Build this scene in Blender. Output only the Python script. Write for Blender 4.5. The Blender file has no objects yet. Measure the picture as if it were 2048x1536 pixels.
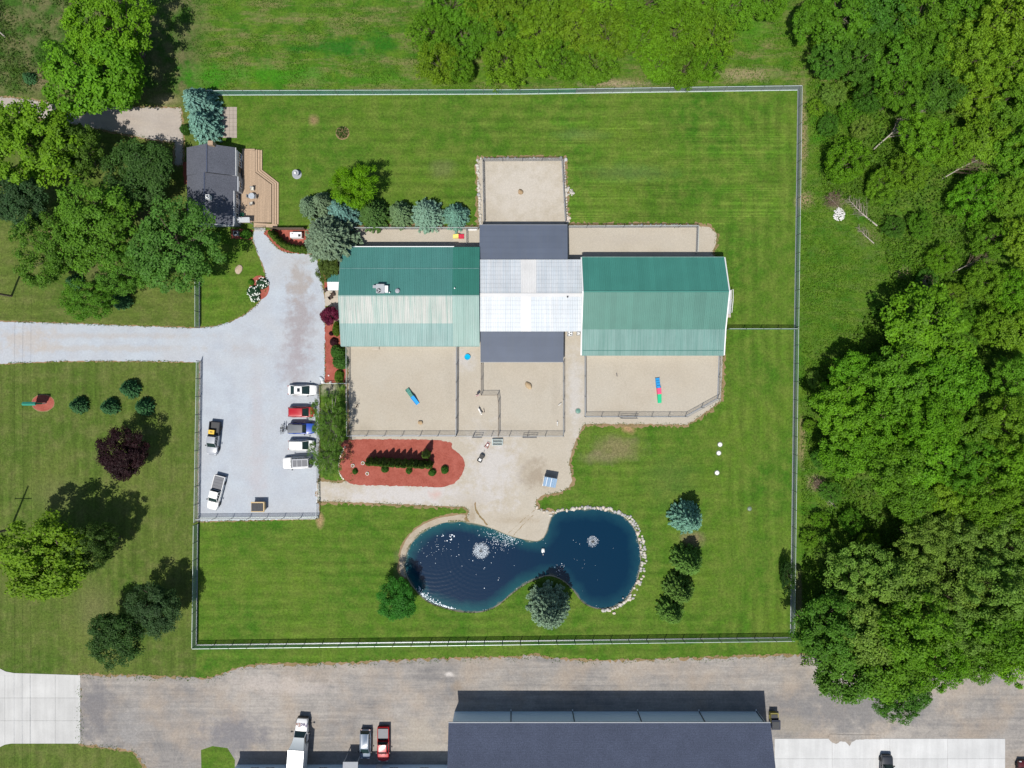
import bpy, bmesh, math, random
import numpy as np
from mathutils import Vector, Matrix
from mathutils.geometry import delaunay_2d_cdt

# ------------------------------------------------------------------ camera, sky, sun, exposure
scene = bpy.context.scene
HCAM = 118.0                       # drone height, looking straight down
PXM = 12.0                         # photograph pixels per metre of ground
cam_d = bpy.data.cameras.new('camera'); cam = bpy.data.objects.new('camera', cam_d)
scene.collection.objects.link(cam)
cam.location = (0, 0, HCAM); cam.rotation_euler = (0, 0, 0)
cam_d.sensor_width = 36.0
cam_d.lens = 36.0 * HCAM / (2048 / PXM)
cam_d.clip_start = 0.5; cam_d.clip_end = 3000
scene.camera = cam

SUN_EL = math.radians(64); SUN_AZ = math.radians(22)      # shadows fall up and a little to the right
world = bpy.data.worlds.new('World'); scene.world = world; world.use_nodes = True
wn = world.node_tree
sky = wn.nodes.new('ShaderNodeTexSky'); sky.sky_type = 'NISHITA'; sky.sun_disc = False
sky.sun_elevation = SUN_EL; sky.sun_rotation = math.radians(202)
bg = wn.nodes['Background']; bg.inputs[1].default_value = 0.088
wn.links.new(sky.outputs[0], bg.inputs[0])
sun_d = bpy.data.lights.new('sun', 'SUN'); sun_d.energy = 4.5; sun_d.angle = math.radians(0.53)
sun_d.color = (1.0, 0.955, 0.89)
sun = bpy.data.objects.new('sun', sun_d); scene.collection.objects.link(sun)
sd = Vector((math.sin(SUN_AZ) * math.cos(SUN_EL), math.cos(SUN_AZ) * math.cos(SUN_EL), -math.sin(SUN_EL)))
sun.rotation_euler = sd.to_track_quat('-Z', 'Y').to_euler(); sun.location = (-20, -60, 150)
vs = scene.view_settings
vs.view_transform = 'Standard'; vs.look = 'None'; vs.gamma = 1.0; vs.exposure = 0.0; vs.use_curve_mapping = False
scene.cycles.max_bounces = 4; scene.cycles.diffuse_bounces = 2; scene.cycles.glossy_bounces = 2; scene.cycles.transparent_max_bounces = 8

# ------------------------------------------------------------------ helpers
COL = scene.collection
R = math.radians
def W(px, py, z=0.0):
    """place on the survey plan (12 plan units per metre) -> metres; z = height at which the point was sighted"""
    s = (1 - z / HCAM) / PXM
    return Vector(((px - 1024) * s, (768 - py) * s, z))
def W2(px, py, z=0.0):
    v = W(px, py, z); return (v.x, v.y)
ORD = ['first', 'second', 'third', 'fourth', 'fifth', 'sixth', 'seventh', 'eighth', 'ninth', 'tenth', 'eleventh', 'twelfth', 'thirteenth']

def link(o, parent=None):
    COL.objects.link(o)
    if parent is not None: o.parent = parent
    return o
def tag(o, label=None, cat=None, group=None, kind=None):
    if label: o['label'] = label
    if cat: o['category'] = cat
    if group: o['group'] = group
    if kind: o['kind'] = kind
    return o
def thing(name, label, cat, loc=(0, 0, 0), rz=0.0, group=None):
    o = bpy.data.objects.new(name, None); o.empty_display_size = 0.3
    o.location = loc; o.rotation_euler = (0, 0, rz)
    return tag(link(o), label, cat, group)
def inst(name, me, parent=None, loc=(0, 0, 0), rot=(0, 0, 0), scale=(1, 1, 1), color=None):
    o = bpy.data.objects.new(name, me); o.location = loc; o.rotation_euler = rot; o.scale = scale
    if color: o.color = (*color, 1)
    return link(o, parent)

class MB:
    """collects shapes; build() links them as one mesh object"""
    def __init__(s): s.v = []; s.f = []
    def add(s, vs, fs):
        b = len(s.v); s.v += [tuple(v) for v in vs]; s.f += [tuple(b + i for i in f) for f in fs]; return s
    def box(s, x0, x1, y0, y1, z0, z1, rz=0, c=(0, 0, 0)):
        vs = [(x, y, z) for z in (z0, z1) for y in (y0, y1) for x in (x0, x1)]
        if rz:
            ca, sa = math.cos(rz), math.sin(rz); vs = [(x * ca - y * sa, x * sa + y * ca, z) for x, y, z in vs]
        vs = [(x + c[0], y + c[1], z + c[2]) for x, y, z in vs]
        return s.add(vs, [(0, 2, 3, 1), (4, 5, 7, 6), (0, 1, 5, 4), (2, 6, 7, 3), (0, 4, 6, 2), (1, 3, 7, 5)])
    def cbox(s, x, y, z, sx, sy, sz, rz=0):
        return s.box(-sx / 2, sx / 2, -sy / 2, sy / 2, -sz / 2, sz / 2, rz, (x, y, z))
    def tube(s, pts, rad, n=6, cap=True):
        pts = [Vector(p) for p in pts]
        if not hasattr(rad, '__len__'): rad = [rad] * len(pts)
        b = len(s.v); N = len(pts)
        for i, p in enumerate(pts):
            d = (pts[min(i + 1, N - 1)] - pts[max(i - 1, 0)]).normalized()
            u = d.cross(Vector((0, 0, 1)) if abs(d.z) < 0.9 else Vector((1, 0, 0))).normalized(); w = d.cross(u)
            for k in range(n):
                a = 2 * math.pi * k / n
                s.v.append(tuple(p + (u * math.cos(a) + w * math.sin(a)) * rad[i]))
        for i in range(N - 1):
            for k in range(n):
                k2 = (k + 1) % n
                s.f.append((b + i * n + k, b + (i + 1) * n + k, b + (i + 1) * n + k2, b + i * n + k2))
        if cap:
            s.f.append(tuple(b + k for k in range(n))); s.f.append(tuple(b + (N - 1) * n + k for k in reversed(range(n))))
        return s
    def lathe(s, prof, n=16, c=(0, 0, 0), cap=True):
        b = len(s.v)
        for r, z in prof:
            for k in range(n):
                a = 2 * math.pi * k / n; s.v.append((c[0] + r * math.cos(a), c[1] + r * math.sin(a), c[2] + z))
        for i in range(len(prof) - 1):
            for k in range(n):
                k2 = (k + 1) % n; s.f.append((b + i * n + k, b + i * n + k2, b + (i + 1) * n + k2, b + (i + 1) * n + k))
        if cap:
            s.f.append(tuple(b + k for k in reversed(range(n)))); s.f.append(tuple(b + (len(prof) - 1) * n + k for k in range(n)))
        return s
    def loft(s, rings, cap=True):
        b = len(s.v); n = len(rings[0])
        for r in rings: s.v += [tuple(p) for p in r]
        for i in range(len(rings) - 1):
            for k in range(n):
                k2 = (k + 1) % n; s.f.append((b + i * n + k, b + i * n + k2, b + (i + 1) * n + k2, b + (i + 1) * n + k))
        if cap:
            s.f.append(tuple(b + k for k in reversed(range(n)))); s.f.append(tuple(b + (len(rings) - 1) * n + k for k in range(n)))
        return s
    def quad(s, a, b, c, d): return s.add([a, b, c, d], [(0, 1, 2, 3)])
    def slab(s, q, t):
        """thick sheet: q = 4 corners (ccw from above), t thickness downwards"""
        lo = [(p[0], p[1], p[2] - t) for p in q]
        return s.add(list(q) + lo, [(0, 1, 2, 3), (7, 6, 5, 4), (0, 4, 5, 1), (1, 5, 6, 2), (2, 6, 7, 3), (3, 7, 4, 0)])
    def prism(s, poly, z0, z1):
        n = len(poly)
        vs = [(x, y, z0) for x, y in poly] + [(x, y, z1) for x, y in poly]
        fs = [tuple(reversed(range(n))), tuple(range(n, 2 * n))] + [(i, (i + 1) % n, n + (i + 1) % n, n + i) for i in range(n)]
        return s.add(vs, fs)
    def mesh(s, name, mat=None, smooth=None):
        me = bpy.data.meshes.new(name); me.from_pydata(s.v, [], s.f); me.update()
        bm = bmesh.new(); bm.from_mesh(me); bmesh.ops.recalc_face_normals(bm, faces=bm.faces); bm.to_mesh(me); bm.free()
        if mat: me.materials.append(mat)
        if smooth is not None:
            me.polygons.foreach_set('use_smooth', [True] * len(me.polygons)); me.set_sharp_from_angle(angle=R(smooth))
        return me
    def build(s, name, mat, parent=None, smooth=None, **k):
        return inst(name, s.mesh(name, mat, smooth), parent, **k)

def np_mesh(name, verts, quads, attr=None, mat=None, n=4):
    me = bpy.data.meshes.new(name)
    me.vertices.add(len(verts)); me.vertices.foreach_set('co', np.ascontiguousarray(verts, dtype=np.float32).ravel())
    nf = len(quads)
    me.loops.add(nf * n); me.loops.foreach_set('vertex_index', np.ascontiguousarray(quads, dtype=np.int32).ravel())
    me.polygons.add(nf); me.polygons.foreach_set('loop_start', np.arange(nf, dtype=np.int32) * n)
    if attr is not None:
        a = me.attributes.new('v', 'FLOAT', 'FACE'); a.data.foreach_set('value', np.ascontiguousarray(attr, dtype=np.float32))
    me.update(calc_edges=True)
    if mat: me.materials.append(mat)
    return me

# ------------------------------------------------------------------ node materials
class NT:
    def __init__(s, name):
        s.m = bpy.data.materials.new(name); s.m.use_nodes = True; s.t = s.m.node_tree
        s.b = s.t.nodes['Principled BSDF']; s.out = s.t.nodes['Material Output']
    def n(s, typ, **k):
        o = s.t.nodes.new(typ)
        for a, v in k.items(): setattr(o, a, v)
        return o
    def set(s, inp, v):
        if v is None: return
        if hasattr(v, 'is_output') or isinstance(v, bpy.types.NodeSocket): s.t.links.new(v, inp)
        else:
            if hasattr(inp.default_value, '__len__') and len(inp.default_value) == 4 and len(v) == 3: v = (*v, 1)
            inp.default_value = v
    def flatpos(s):
        if not hasattr(s, 'fp'): s.fp = s.pos()
        return s.fp
    def pos(s): return s.n('ShaderNodeNewGeometry').outputs['Position']
    def obj(s): return s.n('ShaderNodeTexCoord').outputs['Object']
    def mapv(s, vec, scale=(1, 1, 1), loc=(0, 0, 0), rot=(0, 0, 0)):
        m = s.n('ShaderNodeMapping'); s.set(m.inputs[0], vec)
        m.inputs['Scale'].default_value = scale; m.inputs['Location'].default_value = loc; m.inputs['Rotation'].default_value = rot
        return m.outputs[0]
    def noise(s, scale=1, detail=3, rough=0.55, vec=None, dist=0.0):
        o = s.n('ShaderNodeTexNoise'); s.set(o.inputs['Vector'], vec if vec is not None else s.pos())
        o.inputs['Scale'].default_value = scale; o.inputs['Detail'].default_value = detail
        o.inputs['Roughness'].default_value = rough; o.inputs['Distortion'].default_value = dist
        return o.outputs['Fac']
    def math(s, op, a, b=None, c=None, clamp=False):
        o = s.n('ShaderNodeMath', operation=op, use_clamp=clamp)
        s.set(o.inputs[0], a); s.set(o.inputs[1], b)
        if c is not None: s.set(o.inputs[2], c)
        return o.outputs[0]
    def rng(s, v, a, b, c=0.0, d=1.0):
        o = s.n('ShaderNodeMapRange'); s.set(o.inputs[0], v)
        for i, x in enumerate((a, b, c, d)): o.inputs[1 + i].default_value = x
        return o.outputs[0]
    def mix(s, f, a, b, blend='MIX'):
        o = s.n('ShaderNodeMix', data_type='RGBA', blend_type=blend)
        s.set(o.inputs[0], f); s.set(o.inputs[6], a); s.set(o.inputs[7], b); return o.outputs[2]
    def mul(s, a, f):
        """colour times scalar socket"""
        o = s.n('ShaderNodeVectorMath', operation='SCALE'); s.set(o.inputs[0], a); s.set(o.inputs['Scale'], f); return o.outputs[0]
    def xyz(s, v):
        o = s.n('ShaderNodeSeparateXYZ'); s.set(o.inputs[0], v); return o.outputs
    def box(s, xyz, x0, x1, y0, y1, w, jit):
        """soft rectangle mask on the plan"""
        X = s.math('ADD', xyz[0], jit); Y = s.math('ADD', xyz[1], jit)
        m = s.math('MULTIPLY', s.rng(X, x0 - w, x0 + w), s.rng(X, x1 + w, x1 - w))
        return s.math('MULTIPLY', m, s.math('MULTIPLY', s.rng(Y, y0 - w, y0 + w), s.rng(Y, y1 + w, y1 - w)))
    def ell(s, xyz, cx, cy, rx, ry, jit=None):
        """soft ellipse mask, 1 inside"""
        o = s.n('ShaderNodeVectorMath', operation='MULTIPLY_ADD'); s.set(o.inputs[0], s.flatpos()); o.inputs[1].default_value = (1 / rx, 1 / ry, 0); o.inputs[2].default_value = (-cx / rx, -cy / ry, 0)
        l = s.n('ShaderNodeVectorMath', operation='LENGTH'); s.set(l.inputs[0], o.outputs[0]); d = l.outputs['Value']
        if jit is not None: d = s.math('ADD', d, jit)
        return s.rng(d, 1.1, 0.3)
    def bump(s, h, strength=0.3, dist=0.05):
        o = s.n('ShaderNodeBump'); o.inputs['Strength'].default_value = strength; o.inputs['Distance'].default_value = dist
        s.set(o.inputs['Height'], h); s.set(s.b.inputs['Normal'], o.outputs[0])
    def done(s, col=None, rough=None, metal=None, spec=None):
        s.set(s.b.inputs['Base Color'], col)
        if rough is not None: s.set(s.b.inputs['Roughness'], rough)
        if metal is not None: s.set(s.b.inputs['Metallic'], metal)
        if spec is not None: s.set(s.b.inputs['Specular IOR Level'], spec)
        return s.m

def plain(name, col, rough=0.6, metal=0.0, var=0.12, scale=3.0, bump=0.0, obj_rand=0.0, spec=0.5, coat=0.0):
    t = NT(name)
    f = t.rng(t.noise(scale, 4, 0.6), 0.25, 0.75, 1 - var, 1 + var)
    if obj_rand:
        f = t.math('MULTIPLY', f, t.rng(t.n('ShaderNodeObjectInfo').outputs['Random'], 0, 1, 1 - obj_rand, 1 + obj_rand))
    if bump: t.bump(t.noise(scale * 6, 3), bump, 0.02)
    if coat: t.b.inputs['Coat Weight'].default_value = coat; t.b.inputs['Coat Roughness'].default_value = 0.08
    return t.done(t.mul(col, f), rough, metal, spec)

def ocolor(name, rough=0.6, metal=0.0, var=0.12, scale=3.0, coat=0.0, bump=0.0):
    """colour taken from each object's own colour property"""
    t = NT(name)
    f = t.rng(t.noise(scale, 4, 0.6), 0.25, 0.75, 1 - var, 1 + var)
    if coat: t.b.inputs['Coat Weight'].default_value = coat; t.b.inputs['Coat Roughness'].default_value = 0.2
    if bump: t.bump(t.noise(scale * 5, 3), bump, 0.03)
    return t.done(t.mul(t.n('ShaderNodeObjectInfo').outputs['Color'], f), rough, metal)

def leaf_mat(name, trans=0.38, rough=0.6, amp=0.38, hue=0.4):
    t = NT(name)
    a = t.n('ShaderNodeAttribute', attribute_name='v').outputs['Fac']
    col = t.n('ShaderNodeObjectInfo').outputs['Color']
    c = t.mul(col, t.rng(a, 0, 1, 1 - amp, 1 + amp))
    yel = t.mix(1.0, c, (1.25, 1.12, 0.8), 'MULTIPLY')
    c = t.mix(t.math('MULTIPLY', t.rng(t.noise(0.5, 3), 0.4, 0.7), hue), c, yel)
    t.done(c, rough, spec=0.25)
    tr = t.n('ShaderNodeBsdfTranslucent'); t.set(tr.inputs[0], t.mix(1.0, c, (1.1, 1.15, 0.5), 'MULTIPLY'))
    mx = t.n('ShaderNodeMixShader'); mx.inputs[0].default_value = trans
    t.t.links.new(t.b.outputs[0], mx.inputs[1]); t.t.links.new(tr.outputs[0], mx.inputs[2])
    t.t.links.new(mx.outputs[0], t.out.inputs[0])
    return t.m
# ------------------------------------------------------------------ ground materials
def ground_material():
    t = NT('lawn_and_meadow'); p = t.pos(); q = t.xyz(p)
    big = t.noise(0.075, 5, 0.6); mid = t.noise(0.45, 5, 0.6); fine = t.noise(5.5, 4, 0.7)
    jit = t.rng(t.noise(0.5, 4, 0.65), 0, 1, -1.2, 1.2)
    # mown lawn inside the fence
    lawn = t.mix(t.rng(big, 0.32, 0.68), (0.038, 0.120, 0.007), (0.094, 0.162, 0.0155))
    lawn = t.mix(t.math('MULTIPLY', t.rng(t.noise(0.9, 4, .7), 0.4, 0.68), 0.45), lawn, (0.034, 0.10, 0.008))
    lawn = t.mix(t.math('MULTIPLY', t.rng(mid, 0.40, 0.64), 0.75), lawn, (0.12, 0.168, 0.027))
    lown = t.noise(0.11, 3, .6, t.mapv(p, (1, 1, 1), (40, 7, 0)))
    sx = t.math('SINE', t.math('ADD', t.math('MULTIPLY', q[1], 3.4), t.math('MULTIPLY', lown, 9.0)))
    sy = t.math('SINE', t.math('ADD', t.math('MULTIPLY', q[0], 3.1), t.math('MULTIPLY', lown, 9.0)))
    upright = t.math('MAXIMUM', t.rng(q[0], 33, 37), t.math('MULTIPLY', t.rng(q[0], -51, -54), t.rng(q[1], 10, 4)))
    stripe = t.mix(upright, t.mul((1, 1, 1), sx), t.mul((1, 1, 1), sy))
    sval = t.xyz(stripe)[0]
    dash0 = t.noise(1.0, 3, 0.6, t.mapv(p, (0.06, 0.5, 1)))
    zone = t.box(q, 6, 46.5, 25, 46, 3.0, t.math('MULTIPLY', jit, 1.5))
    lines = t.math('SINE', t.math('ADD', t.math('MULTIPLY', q[1], 5.3), t.math('MULTIPLY', t.math('SINE', t.math('MULTIPLY', q[1], 1.37)), 2.2)))
    lines = t.math('MULTIPLY', t.math('POWER', t.math('ABSOLUTE', lines), 3.0), t.rng(dash0, .38, .62, -.2, .42))
    samt = t.math('ADD', t.math('MULTIPLY', sval, t.rng(lown, 0.4, 0.62, 0.0, 0.13)), t.math('MULTIPLY', lines, zone))
    dash = t.noise(1.0, 4, 0.7, t.mapv(p, (0.12, 2.4, 1)))
    dash2 = t.noise(1.0, 4, 0.7, t.mapv(p, (2.4, 0.12, 1)))
    dsh = t.xyz(t.mix(upright, t.mul((1, 1, 1), dash), t.mul((1, 1, 1), dash2)))[0]
    lawn = t.mul(lawn, t.math('ADD', t.math('ADD', samt, 1.0), t.rng(dsh, 0.3, 0.7, -0.11, 0.11)))
    # duller road-side lawn in the west
    wl = t.mix(t.rng(big, 0.3, 0.7), (0.052, 0.104, 0.011), (0.112, 0.142, 0.03))
    wl = t.mix(t.math('MULTIPLY', t.rng(mid, 0.45, 0.7), 0.6), wl, (0.145, 0.152, 0.05))
    wl = t.mul(wl, t.math('ADD', t.math('ADD', samt, 1.0), t.rng(dsh, 0.3, 0.7, -0.14, 0.14)))
    # rough meadow outside the fence
    streak = t.noise(1.0, 6, 0.7, t.mapv(p, (0.16, 0.7, 1)))
    md = t.mix(t.rng(mid, 0.35, 0.65), (0.039, 0.122, 0.007), (0.09, 0.165, 0.014))
    md = t.mix(t.math('MULTIPLY', t.rng(streak, 0.46, 0.64), t.rng(q[1], 46, 50, .3, .85)), md, (0.17, 0.16, 0.062))
    west = t.rng(t.math('ADD', q[0], t.math('MULTIPLY', jit, 0.15)), -52.4, -52.9)
    c = t.mix(west, lawn, wl)
    # the gap between driveway, house and pens belongs to the inner lawn
    north = t.rng(t.math('ADD', q[1], t.math('MULTIPLY', jit, 0.12)), 48.2, 49.0)
    east = t.rng(t.math('ADD', q[0], t.math('MULTIPLY', jit, 0.12)), 47.1, 47.8)
    c = t.mix(t.math('MAXIMUM', t.math('MULTIPLY', north, t.rng(q[0], -60, -50)), east), c, md)
    wildnw = t.math('MULTIPLY', t.rng(t.math('ADD', q[0], jit), -50, -54), t.rng(t.math('ADD', q[1], jit), 46, 50))
    c = t.mix(wildnw, c, t.mix(t.rng(mid, 0.4, 0.6), (0.04, 0.10, 0.012), (0.12, 0.125, 0.05)))
    ejit = t.rng(mid, 0.3, 0.7, -0.35, 0.35); efine = t.rng(fine, 0.2, 0.6, 0.55, 1.0)
    # dark lush clover patch and bare, trodden patches
    for (px, py, rx, ry, col, amt) in [
        (680, 95, 70, 24, (0.016, 0.115, 0.006), 1.0), (600, 97, 30, 10, (0.016, 0.115, 0.006), 1.0), (760, 88, 44, 24, (0.018, 0.115, 0.006), .95), (420, 150, 70, 28, (0.035, 0.18, 0.006), .9), (560, 150, 130, 24, (0.04, 0.18, 0.006), .85), (760, 160, 90, 12, (0.05, 0.17, 0.008), .7), (1500, 60, 50, 40, (0.06, 0.19, 0.008), .7), (1640, 240, 26, 60, (0.05, 0.18, 0.008), .7),
        (1235, 895, 55, 30, (0.20, 0.165, 0.085), .85), (1195, 915, 40, 16, (0.19, 0.16, 0.09), .7), (1258, 858, 17, 14, (0.36, 0.22, 0.12), .95),
        (1383, 1078, 33, 18, (0.2, 0.15, 0.09), .95), (627, 241, 12, 14, (0.28, 0.18, 0.10), .8), (885, 340, 30, 24, (0.13, 0.15, 0.05), .75),
        (1610, 400, 22, 20, (0.3, 0.22, 0.13), .85), (1604, 880, 10, 55, (0.27, 0.2, 0.11), .75), (1606, 270, 12, 120, (0.28, 0.21, 0.12), .85), (1672, 405, 34, 18, (0.2, 0.15, 0.11), .7), (1740, 470, 30, 24, (0.16, 0.14, 0.07), .6), (1598, 1200, 9, 70, (0.2, 0.15, 0.1), .7),
        (1225, 168, 75, 9, (0.33, 0.25, 0.17), .85), (1490, 150, 70, 16, (0.3, 0.23, 0.14), .7), (1630, 965, 25, 18, (0.27, 0.2, 0.13), .8),
        (640, 1040, 10, 18, (0.33, 0.22, 0.12), .9), (1805, 545, 24, 14, (0.25, 0.2, 0.12), .8), (90, 470, 26, 18, (0.2, 0.15, 0.08), .8),
        (75, 160, 34, 26, (0.2, 0.16, 0.09), .8), (330, 200, 34, 14, (0.27, 0.22, 0.13), .8), (215, 540, 60, 40, (0.11, 0.10, 0.05), .6),
        (290, 425, 30, 25, (0.13, 0.1, 0.06), .7), (660, 775, 22, 20, (0.3, 0.26, 0.22), .85), (540, 1000, 0.1, 0.1, (0.2, 0.2, 0.1), 0),
        (1160, 270, 60, 14, (0.105, 0.16, 0.045), .55), (1260, 345, 100, 22, (0.10, 0.16, 0.045), .5), (800, 1130, 14, 40, (0.15, 0.14, 0.07), .5),
        (190, 1220, 45, 60, (0.15, 0.14, 0.065), .5), (120, 990, 60, 40, (0.12, 0.13, 0.05), .5), (1340, 960, 60, 60, (0.085, 0.13, 0.03), .4)]:
        x, y = W2(px, py)
        m = t.math('MULTIPLY', t.ell(q, x, y, rx / PXM, ry / PXM, ejit), amt)
        c = t.mix(t.math('MULTIPLY', m, efine), c, col)
    tuft = t.noise(2.3, 4, 0.75)
    g = t.math('MULTIPLY', t.rng(fine, 0.28, 0.72, 0.66, 1.34), t.rng(tuft, 0.28, 0.72, 0.62, 1.38))
    c = t.mul(c, g)
    t.bump(fine, 0.5, 0.08)
    return t.done(c, 0.9, spec=0.15)

def gravel_material(name, base, dark, warm, streak=(0.3, 0.3), wear=None, grain=9.0):
    t = NT(name); p = t.pos(); q = t.xyz(p)
    fine = t.noise(grain, 4, 0.8); mid = t.noise(0.5, 5, 0.6, t.mapv(p, (streak[0] * 3, streak[1] * 3, 1)))
    big = t.noise(0.11, 4, 0.6)
    c = t.mix(t.rng(mid, 0.38, 0.68), base, dark)
    c = t.mix(t.math('MULTIPLY', t.rng(big, 0.42, 0.65), 0.7), c, warm)
    wn_ = t.rng(t.noise(0.6, 3, .65), 0.3, 0.7, -0.5, 0.5) if wear else None
    for (px, py, rx, ry, col, amt) in (wear or []):
        x, y = W2(px, py)
        m = t.math('MULTIPLY', t.ell(q, x, y, rx / PXM, ry / PXM, wn_), amt)
        c = t.mix(m, c, col)
    c = t.mul(c, t.math('MULTIPLY', t.rng(fine, 0.25, 0.75, 0.82, 1.18), t.rng(t.noise(3.1, 3, 0.8), 0.28, 0.72, 0.92, 1.08)))
    t.bump(fine, 0.4, 0.03)
    return t.done(c, 0.92, spec=0.2)

M = {}
M['ground'] = ground_material()
M['drive'] = gravel_material('pale_crushed_stone', (0.425, 0.468, 0.512), (0.375, 0.405, 0.45), (0.42, 0.43, 0.445), (0.25, 0.25), [
    (600, 640, 34, 85, (0.31, 0.285, 0.29), .9), (600, 560, 28, 45, (0.34, 0.31, 0.29), .8), (590, 725, 34, 65, (0.32, 0.295, 0.31), .75), (500, 700, 50, 14, (0.38, 0.37, 0.38), .5), (515, 850, 14, 120, (0.41, 0.40, 0.42), .6),
    (200, 672, 260, 7, (0.40, 0.37, 0.35), .55), (200, 697, 260, 8, (0.41, 0.385, 0.36), .55), (60, 682, 70, 30, (0.42, 0.38, 0.34), .7), (515, 960, 22, 60, (0.42, 0.41, 0.43), .6)])
M['pen'] = gravel_material('beige_pea_gravel', (0.445, 0.40, 0.325), (0.41, 0.365, 0.292), (0.44, 0.405, 0.34), (0.2, 0.2), [
    (1050, 380, 100, 70, (0.50, 0.46, 0.40), .7), (820, 990, 190, 26, (0.5, 0.48, 0.465), .9), (985, 935, 60, 90, (0.49, 0.47, 0.45), .8),
    (1150, 780, 20, 90, (0.48, 0.46, 0.43), .8), (1070, 950, 34, 34, (0.29, 0.24, 0.18), .75), (945, 1030, 8, 30, (0.3, 0.24, 0.16), .6),
    (1035, 1040, 50, 9, (0.34, 0.28, 0.2), .5), (872, 990, 14, 10, (0.5, 0.33, 0.29), .7), (800, 800, 70, 50, (0.40, 0.35, 0.275), .5), (730, 860, 30, 14, (0.36, 0.32, 0.255), .6), (900, 760, 12, 60, (0.385, 0.345, 0.28), .6), (1010, 855, 60, 12, (0.375, 0.335, 0.27), .6), (1110, 790, 10, 60, (0.385, 0.345, 0.28), .6), (1230, 825, 60, 10, (0.38, 0.34, 0.275), .6), (1330, 740, 60, 26, (0.40, 0.355, 0.285), .5), (985, 430, 22, 16, (0.39, 0.35, 0.285), .5), (1250, 480, 80, 12, (0.40, 0.36, 0.3), .5), (940, 1000, 40, 20, (0.41, 0.37, 0.31), .6), (930, 720, 22, 25, (0.47, 0.45, 0.43), .7)], 10)
M['old_drive'] = gravel_material('weathered_drive_gravel', (0.40, 0.35, 0.30), (0.33, 0.29, 0.26), (0.44, 0.40, 0.36), (0.1, 0.4))
M['sand'] = gravel_material('wet_shore_sand', (0.40, 0.34, 0.26), (0.30, 0.24, 0.16), (0.43, 0.38, 0.31), (0.4, 0.4))
M['soil'] = gravel_material('bare_soil', (0.26, 0.18, 0.095), (0.19, 0.15, 0.07), (0.30, 0.21, 0.12), (0.4, 0.4))

def lot_material():
    t = NT('dirt_and_millings'); p = t.pos(); q = t.xyz(p)
    st = t.math('ADD', t.math('MULTIPLY', t.noise(1.0, 5, 0.72, t.mapv(p, (0.06, 1.3, 1)), 0.4), .6), t.math('MULTIPLY', t.noise(0.55, 5, 0.7), .4)); big = t.noise(0.06, 4, 0.6); fine = t.noise(8, 4, 0.75)
    cx, cy = W2(345, 1540)
    dx = t.math('SUBTRACT', q[0], cx); dy = t.math('SUBTRACT', q[1], cy)
    ang = t.math('ARCTAN2', dy, dx); rad = t.math('SQRT', t.math('ADD', t.math('MULTIPLY', dx, dx), t.math('MULTIPLY', dy, dy)))
    cb = t.n('ShaderNodeCombineXYZ'); t.set(cb.inputs[0], t.math('ADD', t.math('MULTIPLY', ang, 9.0), t.math('MULTIPLY', rad, 0.16))); t.set(cb.inputs[1], t.math('MULTIPLY', rad, 0.06))
    arcs = t.noise(1.6, 5, 0.7, cb.outputs[0])
    near = t.math('MULTIPLY', t.math('MULTIPLY', t.rng(rad, 15, 3), t.rng(q[1], -50, -57)), .4)
    sv = t.math('ADD', t.math('MULTIPLY', st, t.math('SUBTRACT', 1.0, near)), t.math('MULTIPLY', arcs, near))
    v = t.math('ADD', t.math('MULTIPLY', sv, 0.62), t.math('MULTIPLY', big, 0.42))
    c = t.mix(t.rng(v, 0.39, 0.63), (0.165, 0.16, 0.158), (0.375, 0.345, 0.31))
    tan = t.math('MULTIPLY', t.rng(t.noise(0.18, 4), 0.45, 0.65), 0.5)
    c = t.mix(tan, c, (0.36, 0.29, 0.22))
    wn_ = t.rng(t.noise(0.5, 3, .65), 0.3, 0.7, -0.5, 0.5)
    for (px, py, rx, ry, col, amt) in [(190, 1420, 45, 70, (0.17, 0.165, 0.17), .85), (470, 1470, 80, 45, (0.18, 0.175, 0.185), .8), (1700, 1420, 240, 46, (0.19, 0.185, 0.185), .85),
                                       (1900, 1380, 120, 22, (0.36, 0.31, 0.26), .6), (840, 1480, 50, 60, (0.36, 0.325, 0.275), .75), (1585, 1450, 40, 25, (0.3, 0.265, 0.215), .7), (560, 1370, 120, 22, (0.45, 0.4, 0.36), .6),
                                       (260, 1460, 30, 50, (0.30, 0.29, 0.28), .5), (900, 1350, 12, 6, (0.6, 0.56, 0.52), .8), (915, 1372, 14, 14, (0.26, 0.21, 0.16), .6)]:
        x, y = W2(px, py)
        m = t.math('MULTIPLY', t.ell(q, x, y, rx / PXM, ry / PXM, wn_), amt)
        c = t.mix(m, c, col)
    c = t.mul(c, t.math('MULTIPLY', t.rng(fine, 0.25, 0.75, 0.82, 1.18), t.rng(t.noise(2.6, 4, 0.8), 0.28, 0.72, 0.8, 1.2))); t.bump(fine, 0.4, 0.03)
    return t.done(c, 0.92, spec=0.2)
M['lot'] = lot_material()
def mulch_material():
    t = NT('red_mulch'); a = t.math('ADD', t.math('MULTIPLY', t.noise(12, 3, 0.8), .5), t.math('MULTIPLY', t.noise(3.4, 4, 0.8), .5)); b = t.noise(0.7, 3)
    c = t.mix(t.rng(a, 0.3, 0.7), (0.18, 0.042, 0.03), (0.43, 0.122, 0.088))
    c = t.mix(t.math('MULTIPLY', t.rng(b, 0.4, 0.7), 0.35), c, (0.5, 0.17, 0.13))
    t.bump(a, 0.7, 0.05); return t.done(c, 0.95, spec=0.1)
M['mulch'] = mulch_material()
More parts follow.
